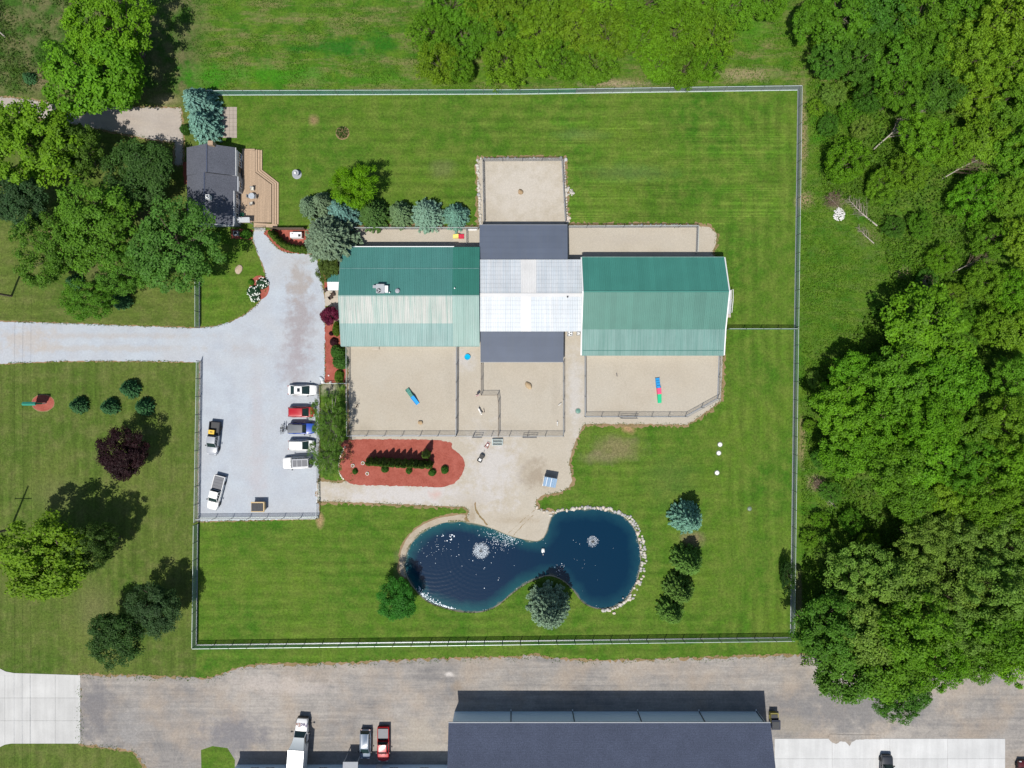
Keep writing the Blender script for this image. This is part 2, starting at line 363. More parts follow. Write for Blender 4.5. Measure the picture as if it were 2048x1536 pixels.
def concrete_material(name, col):
    t = NT(name); p = t.pos()
    st = t.noise(1, 5, 0.7, t.mapv(p, (0.8, 0.06, 1))); fine = t.noise(7, 4, .7); big = t.noise(0.3, 4)
    c = t.mul(col, t.math('MULTIPLY', t.rng(st, 0.3, 0.7, 0.9, 1.08), t.math('MULTIPLY', t.rng(fine, 0.3, 0.7, 0.95, 1.05), t.rng(big, 0.3, 0.7, 0.92, 1.06))))
    c = t.mul(c, t.rng(t.n('ShaderNodeObjectInfo').outputs['Random'], 0, 1, 0.95, 1.04))
    return t.done(c, 0.85, spec=0.3)
M['concrete'] = concrete_material('pale_concrete', (0.50, 0.50, 0.485))
M['concrete_tan'] = concrete_material('tan_concrete', (0.46, 0.41, 0.34))
M['concrete_white'] = concrete_material('new_white_concrete', (0.55, 0.555, 0.55))

# ------------------------------------------------------------------ ground sheets
rnd = random.Random(5)
def catmull(pts, closed=True, step=0.5):
    out = []; n = len(pts)
    for i in range(n if closed else n - 1):
        g = lambda k: pts[k % n] if closed else pts[min(max(k, 0), n - 1)]
        p0, p1, p2, p3 = g(i - 1), g(i), g(i + 1), g(i + 2)
        L = math.dist(p1, p2); m = max(1, int(L / step))
        for k in range(m):
            u = k / m
            out.append(tuple(0.5 * (2 * b + (c - a) * u + (2 * a - 5 * b + 4 * c - d) * u * u + (3 * b - a - 3 * c + d) * u ** 3)
                             for a, b, c, d in zip(p0, p1, p2, p3)))
    return out
def dense(pts, step=0.4, jit=0.0):
    out = []; n = len(pts)
    for i in range(n):
        a, b = pts[i], pts[(i + 1) % n]; L = math.dist(a, b); m = max(1, int(L / step))
        for k in range(m):
            u = k / m; j = jit if k else jit * .5
            out.append((a[0] + (b[0] - a[0]) * u + rnd.uniform(-j, j), a[1] + (b[1] - a[1]) * u + rnd.uniform(-j, j)))
    return out
def inside(p, poly):
    x, y = p; c = False; j = len(poly) - 1
    for i in range(len(poly)):
        xi, yi = poly[i]; xj, yj = poly[j]
        if (yi > y) != (yj > y) and x < (xj - xi) * (y - yi) / (yj - yi) + xi: c = not c
        j = i
    return c
def inside_np(P, poly):
    x, y = P[:, 0], P[:, 1]; c = np.zeros(len(P), bool); j = len(poly) - 1
    for i in range(len(poly)):
        xi, yi = poly[i]; xj, yj = poly[j]
        if yi != yj:
            c ^= ((yi > y) != (yj > y)) & (x < (xj - xi) * (y - yi) / (yj - yi) + xi)
        j = i
    return c
def grow(pts, d):
    n = len(pts); a = sum(pts[i][0] * pts[(i + 1) % n][1] - pts[(i + 1) % n][0] * pts[i][1] for i in range(n))
    sg = 1 if a > 0 else -1; out = []
    for i in range(n):
        p, q = pts[i - 2], pts[(i + 2) % n]; dx, dy = q[0] - p[0], q[1] - p[1]; L = math.hypot(dx, dy) or 1
        out.append((pts[i][0] + sg * dy / L * d, pts[i][1] - sg * dx / L * d))
    return out
def tri_sheet(name, poly, z, mat, cuts=(), extra=(), kind='structure', parent=None):
    vs = [Vector(p) for p in poly]; ed = [(i, (i + 1) % len(poly)) for i in range(len(poly))]
    for c in cuts:
        b = len(vs); vs += [Vector(p) for p in c]; ed += [(b + i, b + (i + 1) % len(c)) for i in range(len(c))]
    vs += [Vector(p) for p in extra]
    ov, oe, of, *_ = delaunay_2d_cdt(vs, ed, [], 0, 1e-4)
    cen = np.array([[sum(ov[i].x for i in f) / 3, sum(ov[i].y for i in f) / 3] for f in of])
    keep = inside_np(cen, poly)
    for c in cuts: keep &= ~inside_np(cen, c)
    me = bpy.data.meshes.new(name)
    me.from_pydata([(v.x, v.y, z) for v in ov], [], [f for f, k in zip(of, keep) if k]); me.update()
    me.materials.append(mat)
    o = inst(name, me, parent)
    if kind: o['kind'] = kind
    return o
def px(*pts): return [W2(*p) for p in pts]

POND = catmull(px((808, 1130), (815, 1098), (838, 1068), (872, 1049), (905, 1042), (945, 1045), (985, 1056), (1020, 1070), (1055, 1079), (1080, 1080), (1092, 1064),
                  (1099, 1042), (1108, 1026), (1140, 1019), (1190, 1017), (1225, 1022), (1252, 1035), (1270, 1056), (1279, 1085), (1283, 1120), (1277, 1155), (1263, 1185),
                  (1243, 1207), (1215, 1218), (1190, 1217), (1165, 1205), (1145, 1180), (1125, 1162), (1100, 1152), (1075, 1158), (1050, 1170), (1022, 1190), (995, 1212), (965, 1224), (925, 1225),
                  (885, 1216), (855, 1204), (835, 1186), (815, 1158)), True, 0.4)
G = 420.0
tri_sheet('ground', [(-G, -G), (G, -G), (G, G), (-G, G)], 0.0, M['ground'], [POND])

DRIVE = px((-200, 643), (0, 643), (130, 647), (270, 652), (390, 656), (425, 654), (458, 645), (485, 633), (510, 614), (527, 594), (534, 572), (530, 545), (523, 522), (513, 500), (506, 480), (508, 462),
           (531, 462), (540, 482), (556, 498), (575, 506), (632, 508), (642, 560), (650, 600), (650, 766), (638, 770), (638, 1037), (396, 1043), (400, 724), (280, 722), (130, 722), (0, 727), (-200, 728))
YARD = px((688, 455), (957, 455), (956, 318), (1129, 317), (1134, 451), (1395, 452), (1420, 455), (1433, 468), (1432, 485), (1424, 508), (1440, 520), (1446, 700), (1441, 802), (1404, 830), (1375, 849), (1290, 848), (1168, 848),
          (1160, 862), (1148, 890), (1138, 925), (1144, 962), (1138, 975), (1120, 984), (1085, 990), (1072, 1000), (1073, 1018), (1104, 1024), (1110, 1060), (1060, 1100), (960, 1070), (934, 1036), (938, 1022), (930, 1014), (900, 1013), (800, 1008), (700, 1004), (637, 1003), (637, 962),
          (680, 966), (705, 960), (700, 878), (694, 690), (680, 690), (655, 560), (672, 500))
SHORE = px((803, 1150), (800, 1120), (806, 1092), (826, 1064), (860, 1042), (900, 1032), (935, 1030), (960, 1040), (960, 1070), (880, 1090), (840, 1150))
OLD = px((-200, 180), (0, 194), (60, 200), (130, 209), (230, 214), (362, 216), (366, 270), (366, 330), (350, 330), (350, 284), (300, 278), (240, 266), (190, 256), (120, 243), (0, 222), (-200, 220))
LOT = px((160, 1350), (420, 1358), (445, 1350), (475, 1338), (520, 1331), (600, 1329), (700, 1328), (800, 1322), (900, 1318), (1030, 1316), (1070, 1310), (1100, 1317), (1200, 1323), (1300, 1321), (1430, 1316), (1560, 1312), (1700, 1312),
         (1900, 1318), (2300, 1318), (2300, 1800), (330, 1800), (300, 1560), (288, 1530), (268, 1502), (160, 1488))
ISLAND = px((402, 1500), (425, 1492), (455, 1496), (470, 1520), (468, 1600), (404, 1600))
BEDS = dict(island=px((690, 880), (882, 881), (905, 897), (925, 915), (929, 935), (920, 955), (905, 968), (880, 974), (840, 973), (760, 971), (710, 969), (691, 961), (681, 948), (677, 932), (680, 915), (687, 898)),
            entry=px((650, 648), (692, 648), (692, 765), (650, 765)), porch=px((644, 506), (678, 500), (678, 578), (649, 578)),
            gate=px((532, 461), (640, 461), (650, 500), (640, 509), (575, 505), (557, 496), (543, 482)),
            house=px((366, 324), (379, 324), (379, 368), (368, 368)), corner=px((463, 458), (506, 460), (503, 479), (462, 477)))
sheets = []
def ground_sheet(name, poly, z, mat, jit=0.1, step=0.35, cut=False, fringe=0.0, cuts=()):
    d = dense(poly, step, jit)
    if fringe: tri_sheet('soil_edge', dense(grow(dense(poly, 1.2), fringe), 0.3, fringe * 0.75), z - 0.004, M['soil'], ([POND] if cut else []) + list(cuts))
    sheets.append(d)
    return tri_sheet(name, d, z, mat, ([POND] if cut else []) + list(cuts))
ground_sheet('old_driveway', OLD, 0.012, M['old_drive'], 0.14, fringe=0.25)
ground_sheet('gravel_driveway', DRIVE, 0.016, M['drive'], 0.1, fringe=0.16)
ground_sheet('gravel_yard', YARD, 0.024, M['pen'], 0.1, cut=True, fringe=0.45)
ground_sheet('sand_shore', catmull(SHORE, True, 0.5), 0.012, M['sand'], 0.12, cut=True, fringe=0.3)
ground_sheet('dirt_road', LOT, 0.012, M['lot'], 0.35, 0.5, fringe=0.3, cuts=[ISLAND])
for k, b in BEDS.items(): ground_sheet('mulch_bed', catmull(b, True, .5) if k in ('island', 'gate') else b, 0.036, M['mulch'], 0.11, .25)
def ring_poly(cx, cy, rx, ry, n=36): return [(cx + rx * math.cos(2 * math.pi * i / n), cy + ry * math.sin(2 * math.pi * i / n)) for i in range(n)]
c = W2(86, 806); ground_sheet('mulch_bed', ring_poly(c[0], c[1], 1.85, 1.35), 0.012, M['mulch'], 0.05, fringe=0.12)
c = W2(519, 575); ground_sheet('mulch_bed', ring_poly(c[0], c[1], 1.65, 2.0), 0.03, M['mulch'], 0.06)
c = W2(685, 266); ground_sheet('soil_ring', ring_poly(c[0], c[1], 1.15, 1.15), 0.006, M['soil'], 0.05)

# pond: sloping bank and water with depth colour
def pond():
    n = len(POND); inn = grow(POND, -0.45); inn2 = grow(POND, -0.02)
    mb = MB()
    mb.v = [(x, y, 0.0) for x, y in POND] + [(x, y, -0.5) for x, y in inn]
    mb.f = [(i, (i + 1) % n, n + (i + 1) % n, n + i) for i in range(n)]
    b = mb.build('pond_bank', M['sand']); b['kind'] = 'structure'
    P = np.array(POND); lo, hi = P.min(0), P.max(0)
    gx, gy = np.meshgrid(np.arange(lo[0], hi[0], 0.55), np.arange(lo[1], hi[1], 0.55))
    Q = np.stack([gx.ravel(), gy.ravel()], 1); Q = Q[inside_np(Q, POND)]
    d = np.sqrt(((Q[:, None, :] - P[None]) ** 2).sum(2)).min(1); Q = Q[d > 0.3]
    t = NT('pond_water'); p = t.pos(); q = t.xyz(p)
    a = t.n('ShaderNodeAttribute', attribute_name='depth').outputs['Fac']
    a = t.math('ADD', a, t.rng(t.noise(0.5, 4), 0.3, 0.7, -0.35, 0.35))
    fx, fy = W2(870, 1085)
    shal = t.mix(t.rng(q[0], W2(1020, 0)[0], W2(1110, 0)[0]), (0.010, 0.086, 0.098), (0.008, 0.055, 0.08))
    deep = t.mix(t.rng(q[0], W2(1000, 0)[0], W2(1120, 0)[0]), (0.004, 0.021, 0.052), (0.0008, 0.022, 0.052))
    c = t.mix(t.rng(a, 0.0, 2.2), shal, deep)
    c = t.mix(t.rng(a, 0.35, 0.05), c, (0.10, 0.13, 0.10))
    def rings(px_, py_, freq, r0, r1):
        x, y = W2(px_, py_); dx = t.math('SUBTRACT', q[0], x); dy = t.math('SUBTRACT', q[1], y)
        r = t.math('SQRT', t.math('ADD', t.math('MULTIPLY', dx, dx), t.math('MULTIPLY', dy, dy)))
        w = t.math('SINE', t.math('ADD', t.math('MULTIPLY', r, freq), t.math('MULTIPLY', t.noise(0.5, 3), 5.0)))
        return t.math('MULTIPLY', w, t.math('MULTIPLY', t.rng(r, r0, r0 + 1.2), t.rng(r, r1, r1 - 4)))
    h = t.math('ADD', t.math('ADD', rings(872, 1085, 9.5, 4.2, 11.5), t.math('MULTIPLY', rings(962, 1100, 8.5, 1.2, 10.0), 0.6)), t.math('MULTIPLY', rings(1186, 1083, 8.5, 0.8, 5.0), 0.3))
    h = t.math('ADD', h, t.math('MULTIPLY', t.noise(2.2, 4, .6, t.mapv(p, (1, 2.2, 1), rot=(0, 0, 0.5))), t.rng(q[0], W2(1000, 0)[0], W2(1100, 0)[0], 3.2, 0.9)))
    h = t.math('ADD', h, t.math('MULTIPLY', t.noise(7, 3), 0.5))
    t.bump(h, 0.075, 0.03); t.b.inputs['IOR'].default_value = 1.33
    mat = t.done(c, 0.08, spec=0.5)
    o = tri_sheet('pond_water', POND, -0.16, mat, (), [tuple(x) for x in Q])
    me = o.data; co = np.array([v.co[:2] for v in me.vertices])
    dep = np.sqrt(((co[:, None, :] - P[None]) ** 2).sum(2)).min(1)
    at = me.attributes.new('depth', 'FLOAT', 'POINT'); at.data.foreach_set('value', dep.astype(np.float32))
pond()

# concrete laid as separate slabs
def slab_field(name, x0, x1, y0, y1, nx, ny, mat, z=0.05, gap=0.03, skip=()):
    root = bpy.data.objects.new(name, None); link(root); root['kind'] = 'structure'
    a = W(x0, y1); b = W(x1, y0); sx = (b.x - a.x) / nx; sy = (b.y - a.y) / ny
    mb = MB(); mb.box(-sx / 2 + gap / 2, sx / 2 - gap / 2, -sy / 2 + gap / 2, sy / 2 - gap / 2, -0.1, 0); me = mb.mesh('slab', mat)
    for i in range(nx):
        for j in range(ny):
            if (i, j) in skip: continue
            inst('slab', me, root, (a.x + sx * (i + .5), a.y + sy * (j + .5), z + rnd.uniform(-.002, .002)))
    return root
slab_field('concrete_apron', -40, 161, 1350, 1487, 4, 3, M['concrete'])
tri_sheet('concrete_flare', px((-40, 1318), (0, 1337), (12, 1343), (28, 1346), (161, 1350.2), (-40, 1350.2)), 0.046, M['concrete'])
tri_sheet('concrete_flare', px((-40, 1486.8), (60, 1486.8), (28, 1486), (10, 1489), (0, 1494), (-40, 1510)), 0.046, M['concrete'])
slab_field('loading_pad', 1549, 2010, 1477, 1598, 4, 3, M['concrete_white'])
slab_field('entry_pad', 650, 678, 578, 612, 2, 2, M['concrete_tan'], 0.06, 0.015)
tri_sheet('dirt_spill', dense(px((1655, 1476), (1663, 1484), (1672, 1488), (1679, 1483), (1690, 1483), (1699, 1492), (1703, 1484), (1712, 1479), (1730, 1478), (1760, 1478), (1758, 1470), (1660, 1468)), 0.2, 0.05), 0.058, M['lot'])
M['paver'] = concrete_material('weathered_paver', (0.36, 0.31, 0.265))
slab_field('paver_patio', 436, 474, 214, 276, 5, 8, M['paver'], 0.05, 0.028)
slab_field('gate_path', 509, 531, 456, 463, 2, 1, M['concrete'], 0.04, 0.02)

# dirt two-track marks and animal-worn trail by the beach
for pts in ([(1072, 1018), (1050, 1036), (1028, 1056), (1010, 1072)], [(1066, 1030), (1048, 1048), (1026, 1072)], [(950, 1005), (953, 1022), (965, 1038), (976, 1052)]):
    pl = catmull(px(*pts), False, 0.25); wd = 0.16
    poly = [(x + rnd.uniform(wd * .4, wd), y + rnd.uniform(0, wd)) for x, y in pl] + [(x - rnd.uniform(wd * .4, wd), y - rnd.uniform(0, wd)) for x, y in reversed(pl)]
    tri_sheet('worn_trail', poly, 0.029, M['soil'], [POND])
# ------------------------------------------------------------------ buildings
def ribbed_mat(name, col, fade=None, rough=0.45, var=0.06, streak=0.0, fadeamt=0.0, metal=0.0):
    t = NT(name); p = t.pos()
    st = t.noise(1.0, 5, 0.7, t.mapv(p, (3.0, 0.12, 0.1))); big = t.noise(0.35, 4)
    c = t.mul(col, t.rng(t.n('ShaderNodeObjectInfo').outputs['Random'], 0, 1, 1 - var, 1 + var))
    if fade:
        c = t.mix(t.math('MULTIPLY', t.rng(st, 0.5 - streak, 0.5 + streak), fadeamt), c, fade)
    c = t.mul(c, t.rng(big, 0.3, 0.7, 0.94, 1.06))
    return t.done(c, rough, metal, 0.4)
def purlin_shade(m):
    """translucent sheet: shadows of the battens below are painted in as faint grey lines"""
    t = m.node_tree; b = t.nodes['Principled BSDF']; src = b.inputs['Base Color'].links[0].from_socket
    q = NT.__new__(NT); q.m, q.t, q.b = m, t, b
    w = q.math('SINE', q.math('MULTIPLY', q.xyz(q.pos())[1], 9.0)); w2 = q.math('SINE', q.math('MULTIPLY', q.xyz(q.pos())[0], 20.9))
    q.set(b.inputs['Base Color'], q.mul(src, q.math('MULTIPLY', q.rng(w, .55, 1, 1, .88), q.rng(w2, .6, 1, 1, .9)))); return m
M['green_n'] = ribbed_mat('dark_green_metal', (0.06, 0.205, 0.18), (0.085, 0.235, 0.215), streak=.2, fadeamt=.4)
M['green_n2'] = ribbed_mat('newer_green_metal', (0.036, 0.175, 0.135))
M['green_fade'] = ribbed_mat('sun_faded_green_metal', (0.20, 0.31, 0.275), (0.405, 0.415, 0.385), streak=.12, fadeamt=1.0)
M['green_pale'] = ribbed_mat('pale_green_metal', (0.165, 0.295, 0.26), (0.29, 0.40, 0.37), streak=.15, fadeamt=.6)
M['green_s'] = ribbed_mat('blue_green_metal', (0.11, 0.245, 0.23), (0.215, 0.34, 0.325), streak=.09, fadeamt=.6)
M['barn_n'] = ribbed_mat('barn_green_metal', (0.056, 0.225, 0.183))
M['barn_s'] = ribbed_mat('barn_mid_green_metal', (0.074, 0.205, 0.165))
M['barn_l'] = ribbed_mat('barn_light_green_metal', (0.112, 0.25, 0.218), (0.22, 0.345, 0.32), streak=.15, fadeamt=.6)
M['white_panel'] = ribbed_mat('white_fibreglass_panel', (0.575, 0.60, 0.62), (0.46, 0.53, 0.585), var=.05, streak=.1, fadeamt=.6, rough=.4)
M['white_solid'] = ribbed_mat('bright_white_panel', (0.645, 0.645, 0.635), var=.02)
M['white_panel'] = purlin_shade(M['white_panel'])
M['slate'] = ribbed_mat('slate_blue_metal', (0.088, 0.11, 0.158), (0.10, 0.118, 0.145), streak=.2, fadeamt=.5, var=.05, rough=.5)
def shingle_mat(name, col):
    t = NT(name); a = t.noise(6.5, 3, 0.8); b = t.noise(0.4, 4)
    p = t.pos(); row = t.math('SINE', t.math('MULTIPLY', t.xyz(p)[1], 28.0))
    c = t.mul(col, t.math('MULTIPLY', t.rng(a, 0.28, 0.72, 0.62, 1.4), t.rng(b, 0.3, 0.7, 0.92, 1.08)))
    c = t.mul(c, t.rng(row, -1, 1, 0.94, 1.05)); t.bump(a, 0.3, 0.02)
    return t.done(c, 0.9, spec=0.25)
M['shingle'] = shingle_mat('charcoal_shingles', (0.098, 0.105, 0.128))
M['shingle_dark'] = shingle_mat('blue_black_shingles', (0.066, 0.08, 0.122))
M['trim'] = plain('white_trim', (0.80, 0.81, 0.80), 0.45, var=.04)
M['siding'] = plain('grey_siding', (0.32, 0.34, 0.37), 0.6, var=.06)
M['siding_blue'] = plain('pale_blue_siding', (0.66, 0.80, 0.93), 0.5, var=.04)
M['siding_cream'] = plain('cream_siding', (0.55, 0.53, 0.48), 0.6, var=.06)
M['glass'] = plain('dark_glass', (0.02, 0.028, 0.035), 0.08, var=.05)
M['dark'] = plain('black_plastic', (0.018, 0.018, 0.02), 0.55)
M['rubber'] = plain('rubber', (0.02, 0.02, 0.02), 0.8)
M['steel'] = plain('galvanised_steel', (0.42, 0.44, 0.46), 0.4, 0.7)
M['grey'] = plain('grey_paint', (0.36, 0.38, 0.40), 0.5)
M['brick'] = plain('tan_brick', (0.38, 0.27, 0.18), 0.85, var=.2, scale=8, bump=.3)
M['post'] = plain('dark_steel_post', (0.15, 0.155, 0.16), 0.5, 0.3)
M['wood'] = plain('weathered_wood', (0.20, 0.15, 0.11), 0.85, var=.2, scale=5)
M['deck'] = plain('cedar_deck_board', (0.42, 0.305, 0.205), 0.75, var=.16, scale=4, obj_rand=.1)
M['paint'] = ocolor('car_paint', 0.4, 0.0, 0.02, coat=0.35)
M['matte'] = ocolor('matte_truck_paint', 0.85, 0.0, 0.03)
M['matte'].node_tree.nodes['Principled BSDF'].inputs['Specular IOR Level'].default_value = 0.1
M['ocol'] = ocolor('coloured_plastic', 0.5, 0.0, 0.05)
M['stone'] = ocolor('field_stone', 0.85, 0, 0.25, 6, bump=.5)

RIBW = 0.3
_panel = {}
def panel_mesh(width, length, mat, flat=False, key=None):
    """one roofing sheet: local x across, local y up the slope, ribs run along y"""
    k = (round(width, 3), round(length, 3), mat.name, flat)
    if k in _panel: return _panel[k]
    n = max(1, round(width / RIBW)); w = width / n; prof = []
    for i in range(n):
        x = -width / 2 + i * w
        if flat: prof += [(x, 0)]
        else: prof += [(x, 0.035), (x + 0.035, 0.035), (x + 0.06, 0.0), (x + w * .55, 0.0), (x + w * .58, .008), (x + w * .62, 0), (x + w - 0.028, 0.0)]
    prof.append((width / 2, 0 if flat else 0.035))
    mb = MB(); m = len(prof)
    mb.v = [(x, 0, z) for x, z in prof] + [(x, length, z) for x, z in prof]
    mb.f = [(i, i + 1, m + i + 1, m + i) for i in range(m - 1)]
    mb.v += [(-width / 2, 0, -0.03), (width / 2, 0, -0.03), (width / 2, length, -0.03), (-width / 2, length, -0.03)]
    mb.f += [(2 * m + 3, 2 * m + 2, 2 * m + 1, 2 * m)]
    me = mb.mesh('roof_panel', mat); _panel[k] = me; return me
def roof_slope(parent, x0, x1, ylo, zlo, yhi, zhi, mat, n=None, matf=None, name='roof_panel', gap=0.006):
    """row of sheets between the low and the high edge (world axes; ridge along x)"""
    n = n or max(1, round((x1 - x0) / 0.92)); w = (x1 - x0) / n
    L = math.hypot(yhi - ylo, zhi - zlo); sl = math.atan2(zhi - zlo, abs(yhi - ylo))
    rot = (sl, 0, 0) if yhi > ylo else (sl, 0, math.pi)
    for i in range(n):
        x = x0 + w * (i + .5); m = matf(i, x) if matf else mat
        inst(name, panel_mesh(w - gap, L, m), parent, (x, ylo, zlo), rot)
def wall_box(parent, x0, x1, y0, y1, h, mat, name='wall', z0=0.0):
    t = 0.15
    for (a, b, c, d) in ((x0, x1, y0, y0 + t), (x0, x1, y1 - t, y1), (x0, x0 + t, y0 + t, y1 - t), (x1 - t, x1, y0 + t, y1 - t)):
        MB().box(a, b, c, d, z0, h).build(name, mat, parent)
def gable_wall(parent, x, t, y0, y1, zlo0, yr, zr, zlo1, mat):
    MB().add([(x, y0, 0), (x, y1, 0), (x, y1, zlo1), (x, yr, zr), (x, y0, zlo0)] + [(x + t, y0, 0), (x + t, y1, 0), (x + t, y1, zlo1), (x + t, yr, zr), (x + t, y0, zlo0)],
             [(4, 3, 2, 1, 0), (5, 6, 7, 8, 9), (0, 1, 6, 5), (1, 2, 7, 6), (2, 3, 8, 7), (3, 4, 9, 8), (4, 0, 5, 9)]).build('wall', mat, parent)
def window(parent, x, y, z, w, h, face, frame=None):
    """face: 's','n','e','w' outward"""
    rz = {'s': 0, 'e': math.pi / 2, 'n': math.pi, 'w': -math.pi / 2}[face]
    mb = MB(); f = 0.07
    mb.box(-w / 2 - f, w / 2 + f, -0.05, 0.02, h / 2, h / 2 + f).box(-w / 2 - f, w / 2 + f, -0.07, 0.02, -h / 2 - f, -h / 2)
    mb.box(-w / 2 - f, -w / 2, -0.05, 0.02, -h / 2, h / 2).box(w / 2, w / 2 + f, -0.05, 0.02, -h / 2, h / 2).box(-0.02, 0.02, -0.045, 0.02, -h / 2, h / 2)
    o = mb.build('window', frame or M['trim'], parent); o.location = (x, y, z); o.rotation_euler = (0, 0, rz)
    MB().box(-w / 2, w / 2, -0.02, 0.01, -h / 2, h / 2).build('pane', M['glass'], o)
def door(parent, x, y, face, w=0.95, h=2.05, mat=None, z=0.0):
    rz = {'s': 0, 'e': math.pi / 2, 'n': math.pi, 'w': -math.pi / 2}[face]
    o = MB().box(-w / 2, w / 2, -0.05, 0.02, 0.02, h).build('door', mat or M['trim'], parent); o.location = (x, y, z); o.rotation_euler = (0, 0, rz)
    MB().box(w / 2 - .14, w / 2 - .06, -0.1, -0.05, 1.0, 1.06).build('handle', M['steel'], o)

# kennel building, west wing: long green metal roof
def kennel():
    ze, zr = 2.9, 4.7; t = thing('kennel_building', 'long green metal roofed kennel beside the gravel parking, south slope faded to cream', 'building')
    xw = W(677, 591, zr).x; xe = W(958.6, 591, zr).x - .02
    yn = W(0, 494, ze).y; yr = W(0, 591, zr).y; ys = W(0, 692, ze).y
    zb = lambda y: ze + (zr - ze) * ((yn - y) / (yn - yr) if y > yr else (y - ys) / (yr - ys))
    y1 = W(0, 537, 3.6).y; y2 = W(0, 646, 3.9).y
    nb = W(907, 0, 4).x
    pn = lambda m1, m2: (lambda i, x: m1 if x < nb else m2)
    roof_slope(t, xw, xe, yn, ze, y1 - .05, zb(y1 - .05), None, 26, pn(M['green_n'], M['green_n2']))
    roof_slope(t, xw, xe, y1 + .03, zb(y1 + .03) + .05, yr, zr + .03, None, 26, pn(M['green_n'], M['green_n2']))
    roof_slope(t, xw, xe, y2 - .05, zb(y2 - .05) + .05, yr, zr + .03, None, 26, pn(M['green_fade'], M['green_pale']))
    roof_slope(t, xw, xe, ys, ze, y2 + .05, zb(y2 + .05), None, 26, pn(M['green_s'], M['green_pale']))
    wall_box(t, xw + .35, xe - .2, ys + .4, yn - .4, ze - .1, M['siding_cream'])
    gable_wall(t, xw + .36, .1, ys + .45, yn - .45, ze - .1, yr, zr - .1, ze - .1, M['siding_cream'])
    MB().box(xw, xe, yr - .14, yr + .06, zr + .045, zr + .085).build('ridge_cap', M['green_pale'], t)
    MB().box(xw, xe, y1 - .035, y1 + .03, zb(y1) + .05, zb(y1) + .095).build('lap_flashing', M['green_s'], t)
    MB().box(xw + .9, nb, yn, yn + .13, ze - .12, ze + .02).build('gutter', M['trim'], t)
    MB().box(xw, xe, ys - .1, ys, ze - .12, ze + .02).build('gutter', M['green_pale'], t)
    for s, y in ((1, yn), (-1, ys)):
        a = Vector((xw, y, ze)); b = Vector((xw, yr, zr))
        MB().add([(xw - .07, y, ze - .14), (xw - .07, y, ze + .05), (xw - .07, yr, zr + .07), (xw - .07, yr, zr - .12), (xw - .01, y, ze - .14), (xw - .01, y, ze + .05), (xw - .01, yr, zr + .07), (xw - .01, yr, zr - .12)],
                 [(0, 1, 2, 3), (7, 6, 5, 4), (0, 4, 5, 1), (1, 5, 6, 2), (2, 6, 7, 3), (3, 7, 4, 0)]).build('rake_trim', M['green_pale'], t)
    for i in range(6):
        x = xw + 2.5 + i * 3.4; window(t, x, ys + .39, 1.6, 1.0, .8, 's'); window(t, x, yn - .39, 1.6, 1.0, .8, 'n')
    door(t, xw + 20.5, ys + .39, 's'); door(t, xw + .34, W(0, 575, 1).y, 'w', mat=M['dark'])
    # porch canopy over the entry
    zc = 2.75; px0 = W(655.5, 0, zc).x; px1 = xw + .3; pyn, pyr, pys = W(0, 549, zc).y, W(0, 564, zc + .35).y, W(0, 580.5, zc).y
    roof_slope(t, px0, px1, pyn, zc, pyr, zc + .4, M['green_n'], 2, name='canopy_panel'); roof_slope(t, px0, px1, pys, zc, pyr, zc + .4, M['white_panel'], 2, name='canopy_panel')
    for y in (pyn - .15, pys + .15): MB().box(px0 + .1, px0 + .22, y - .06, y + .06, .06, zc - .03).build('canopy_post', M['trim'], t)
    # roof plant
    a = thing('rooftop_air_conditioner', 'grey rooftop air conditioner with round fan on the green kennel roof', 'air conditioner')
    c = W(764, 578, 4.9); a.location = (c.x, c.y, zb(c.y)); s = .12
    MB().box(-.85, .45, -.7, .72, -.15, .95).build('cabinet', M['grey'], a)
    MB().box(.45, 1.0, -.6, .5, -.1, .75).build('hood', M['trim'], a)
    MB().box(-1.45, -.85, .15, .6, -.1, .55).build('duct', M['steel'], a)
    MB().lathe([(.36, .95), (.36, 1.0), (.3, 1.0), (.3, .97)], 20, (-.42, -.3, 0)).build('fan_rim', M['dark'], a)
    fb = MB()
    for k in range(3): fb.box(.03, .3, -.09, .09, .985, 1.0, k * 2.094, (-.42, -.3, 0))
    fb.build('fan_blade', M['grey'], a)
    v = thing('round_roof_vent', 'round grey vent cap right of the rooftop air conditioner', 'vent'); c = W(795, 582, 4.7); v.location = (c.x, c.y, zb(c.y))
    MB().lathe([(.22, -.1), (.22, .25), (.38, .28), (.36, .36), (.1, .45)], 18).build('cowl', M['siding'], v)
    for (qx, qy, lab) in ((780, 586, 'small white plumbing pipe beside the rooftop air conditioner'), (909.5, 577, 'small white plumbing pipe near the east end of the green kennel roof')):
        c = W(qx, qy, 4.6); p = MB().lathe([(.07, -.1), (.07, .4), (.1, .42), (.1, .5)], 10).build('vent_pipe', M['trim']); p.location = (c.x, c.y, zb(c.y)); tag(p, lab, 'pipe')
    return t
kennel()

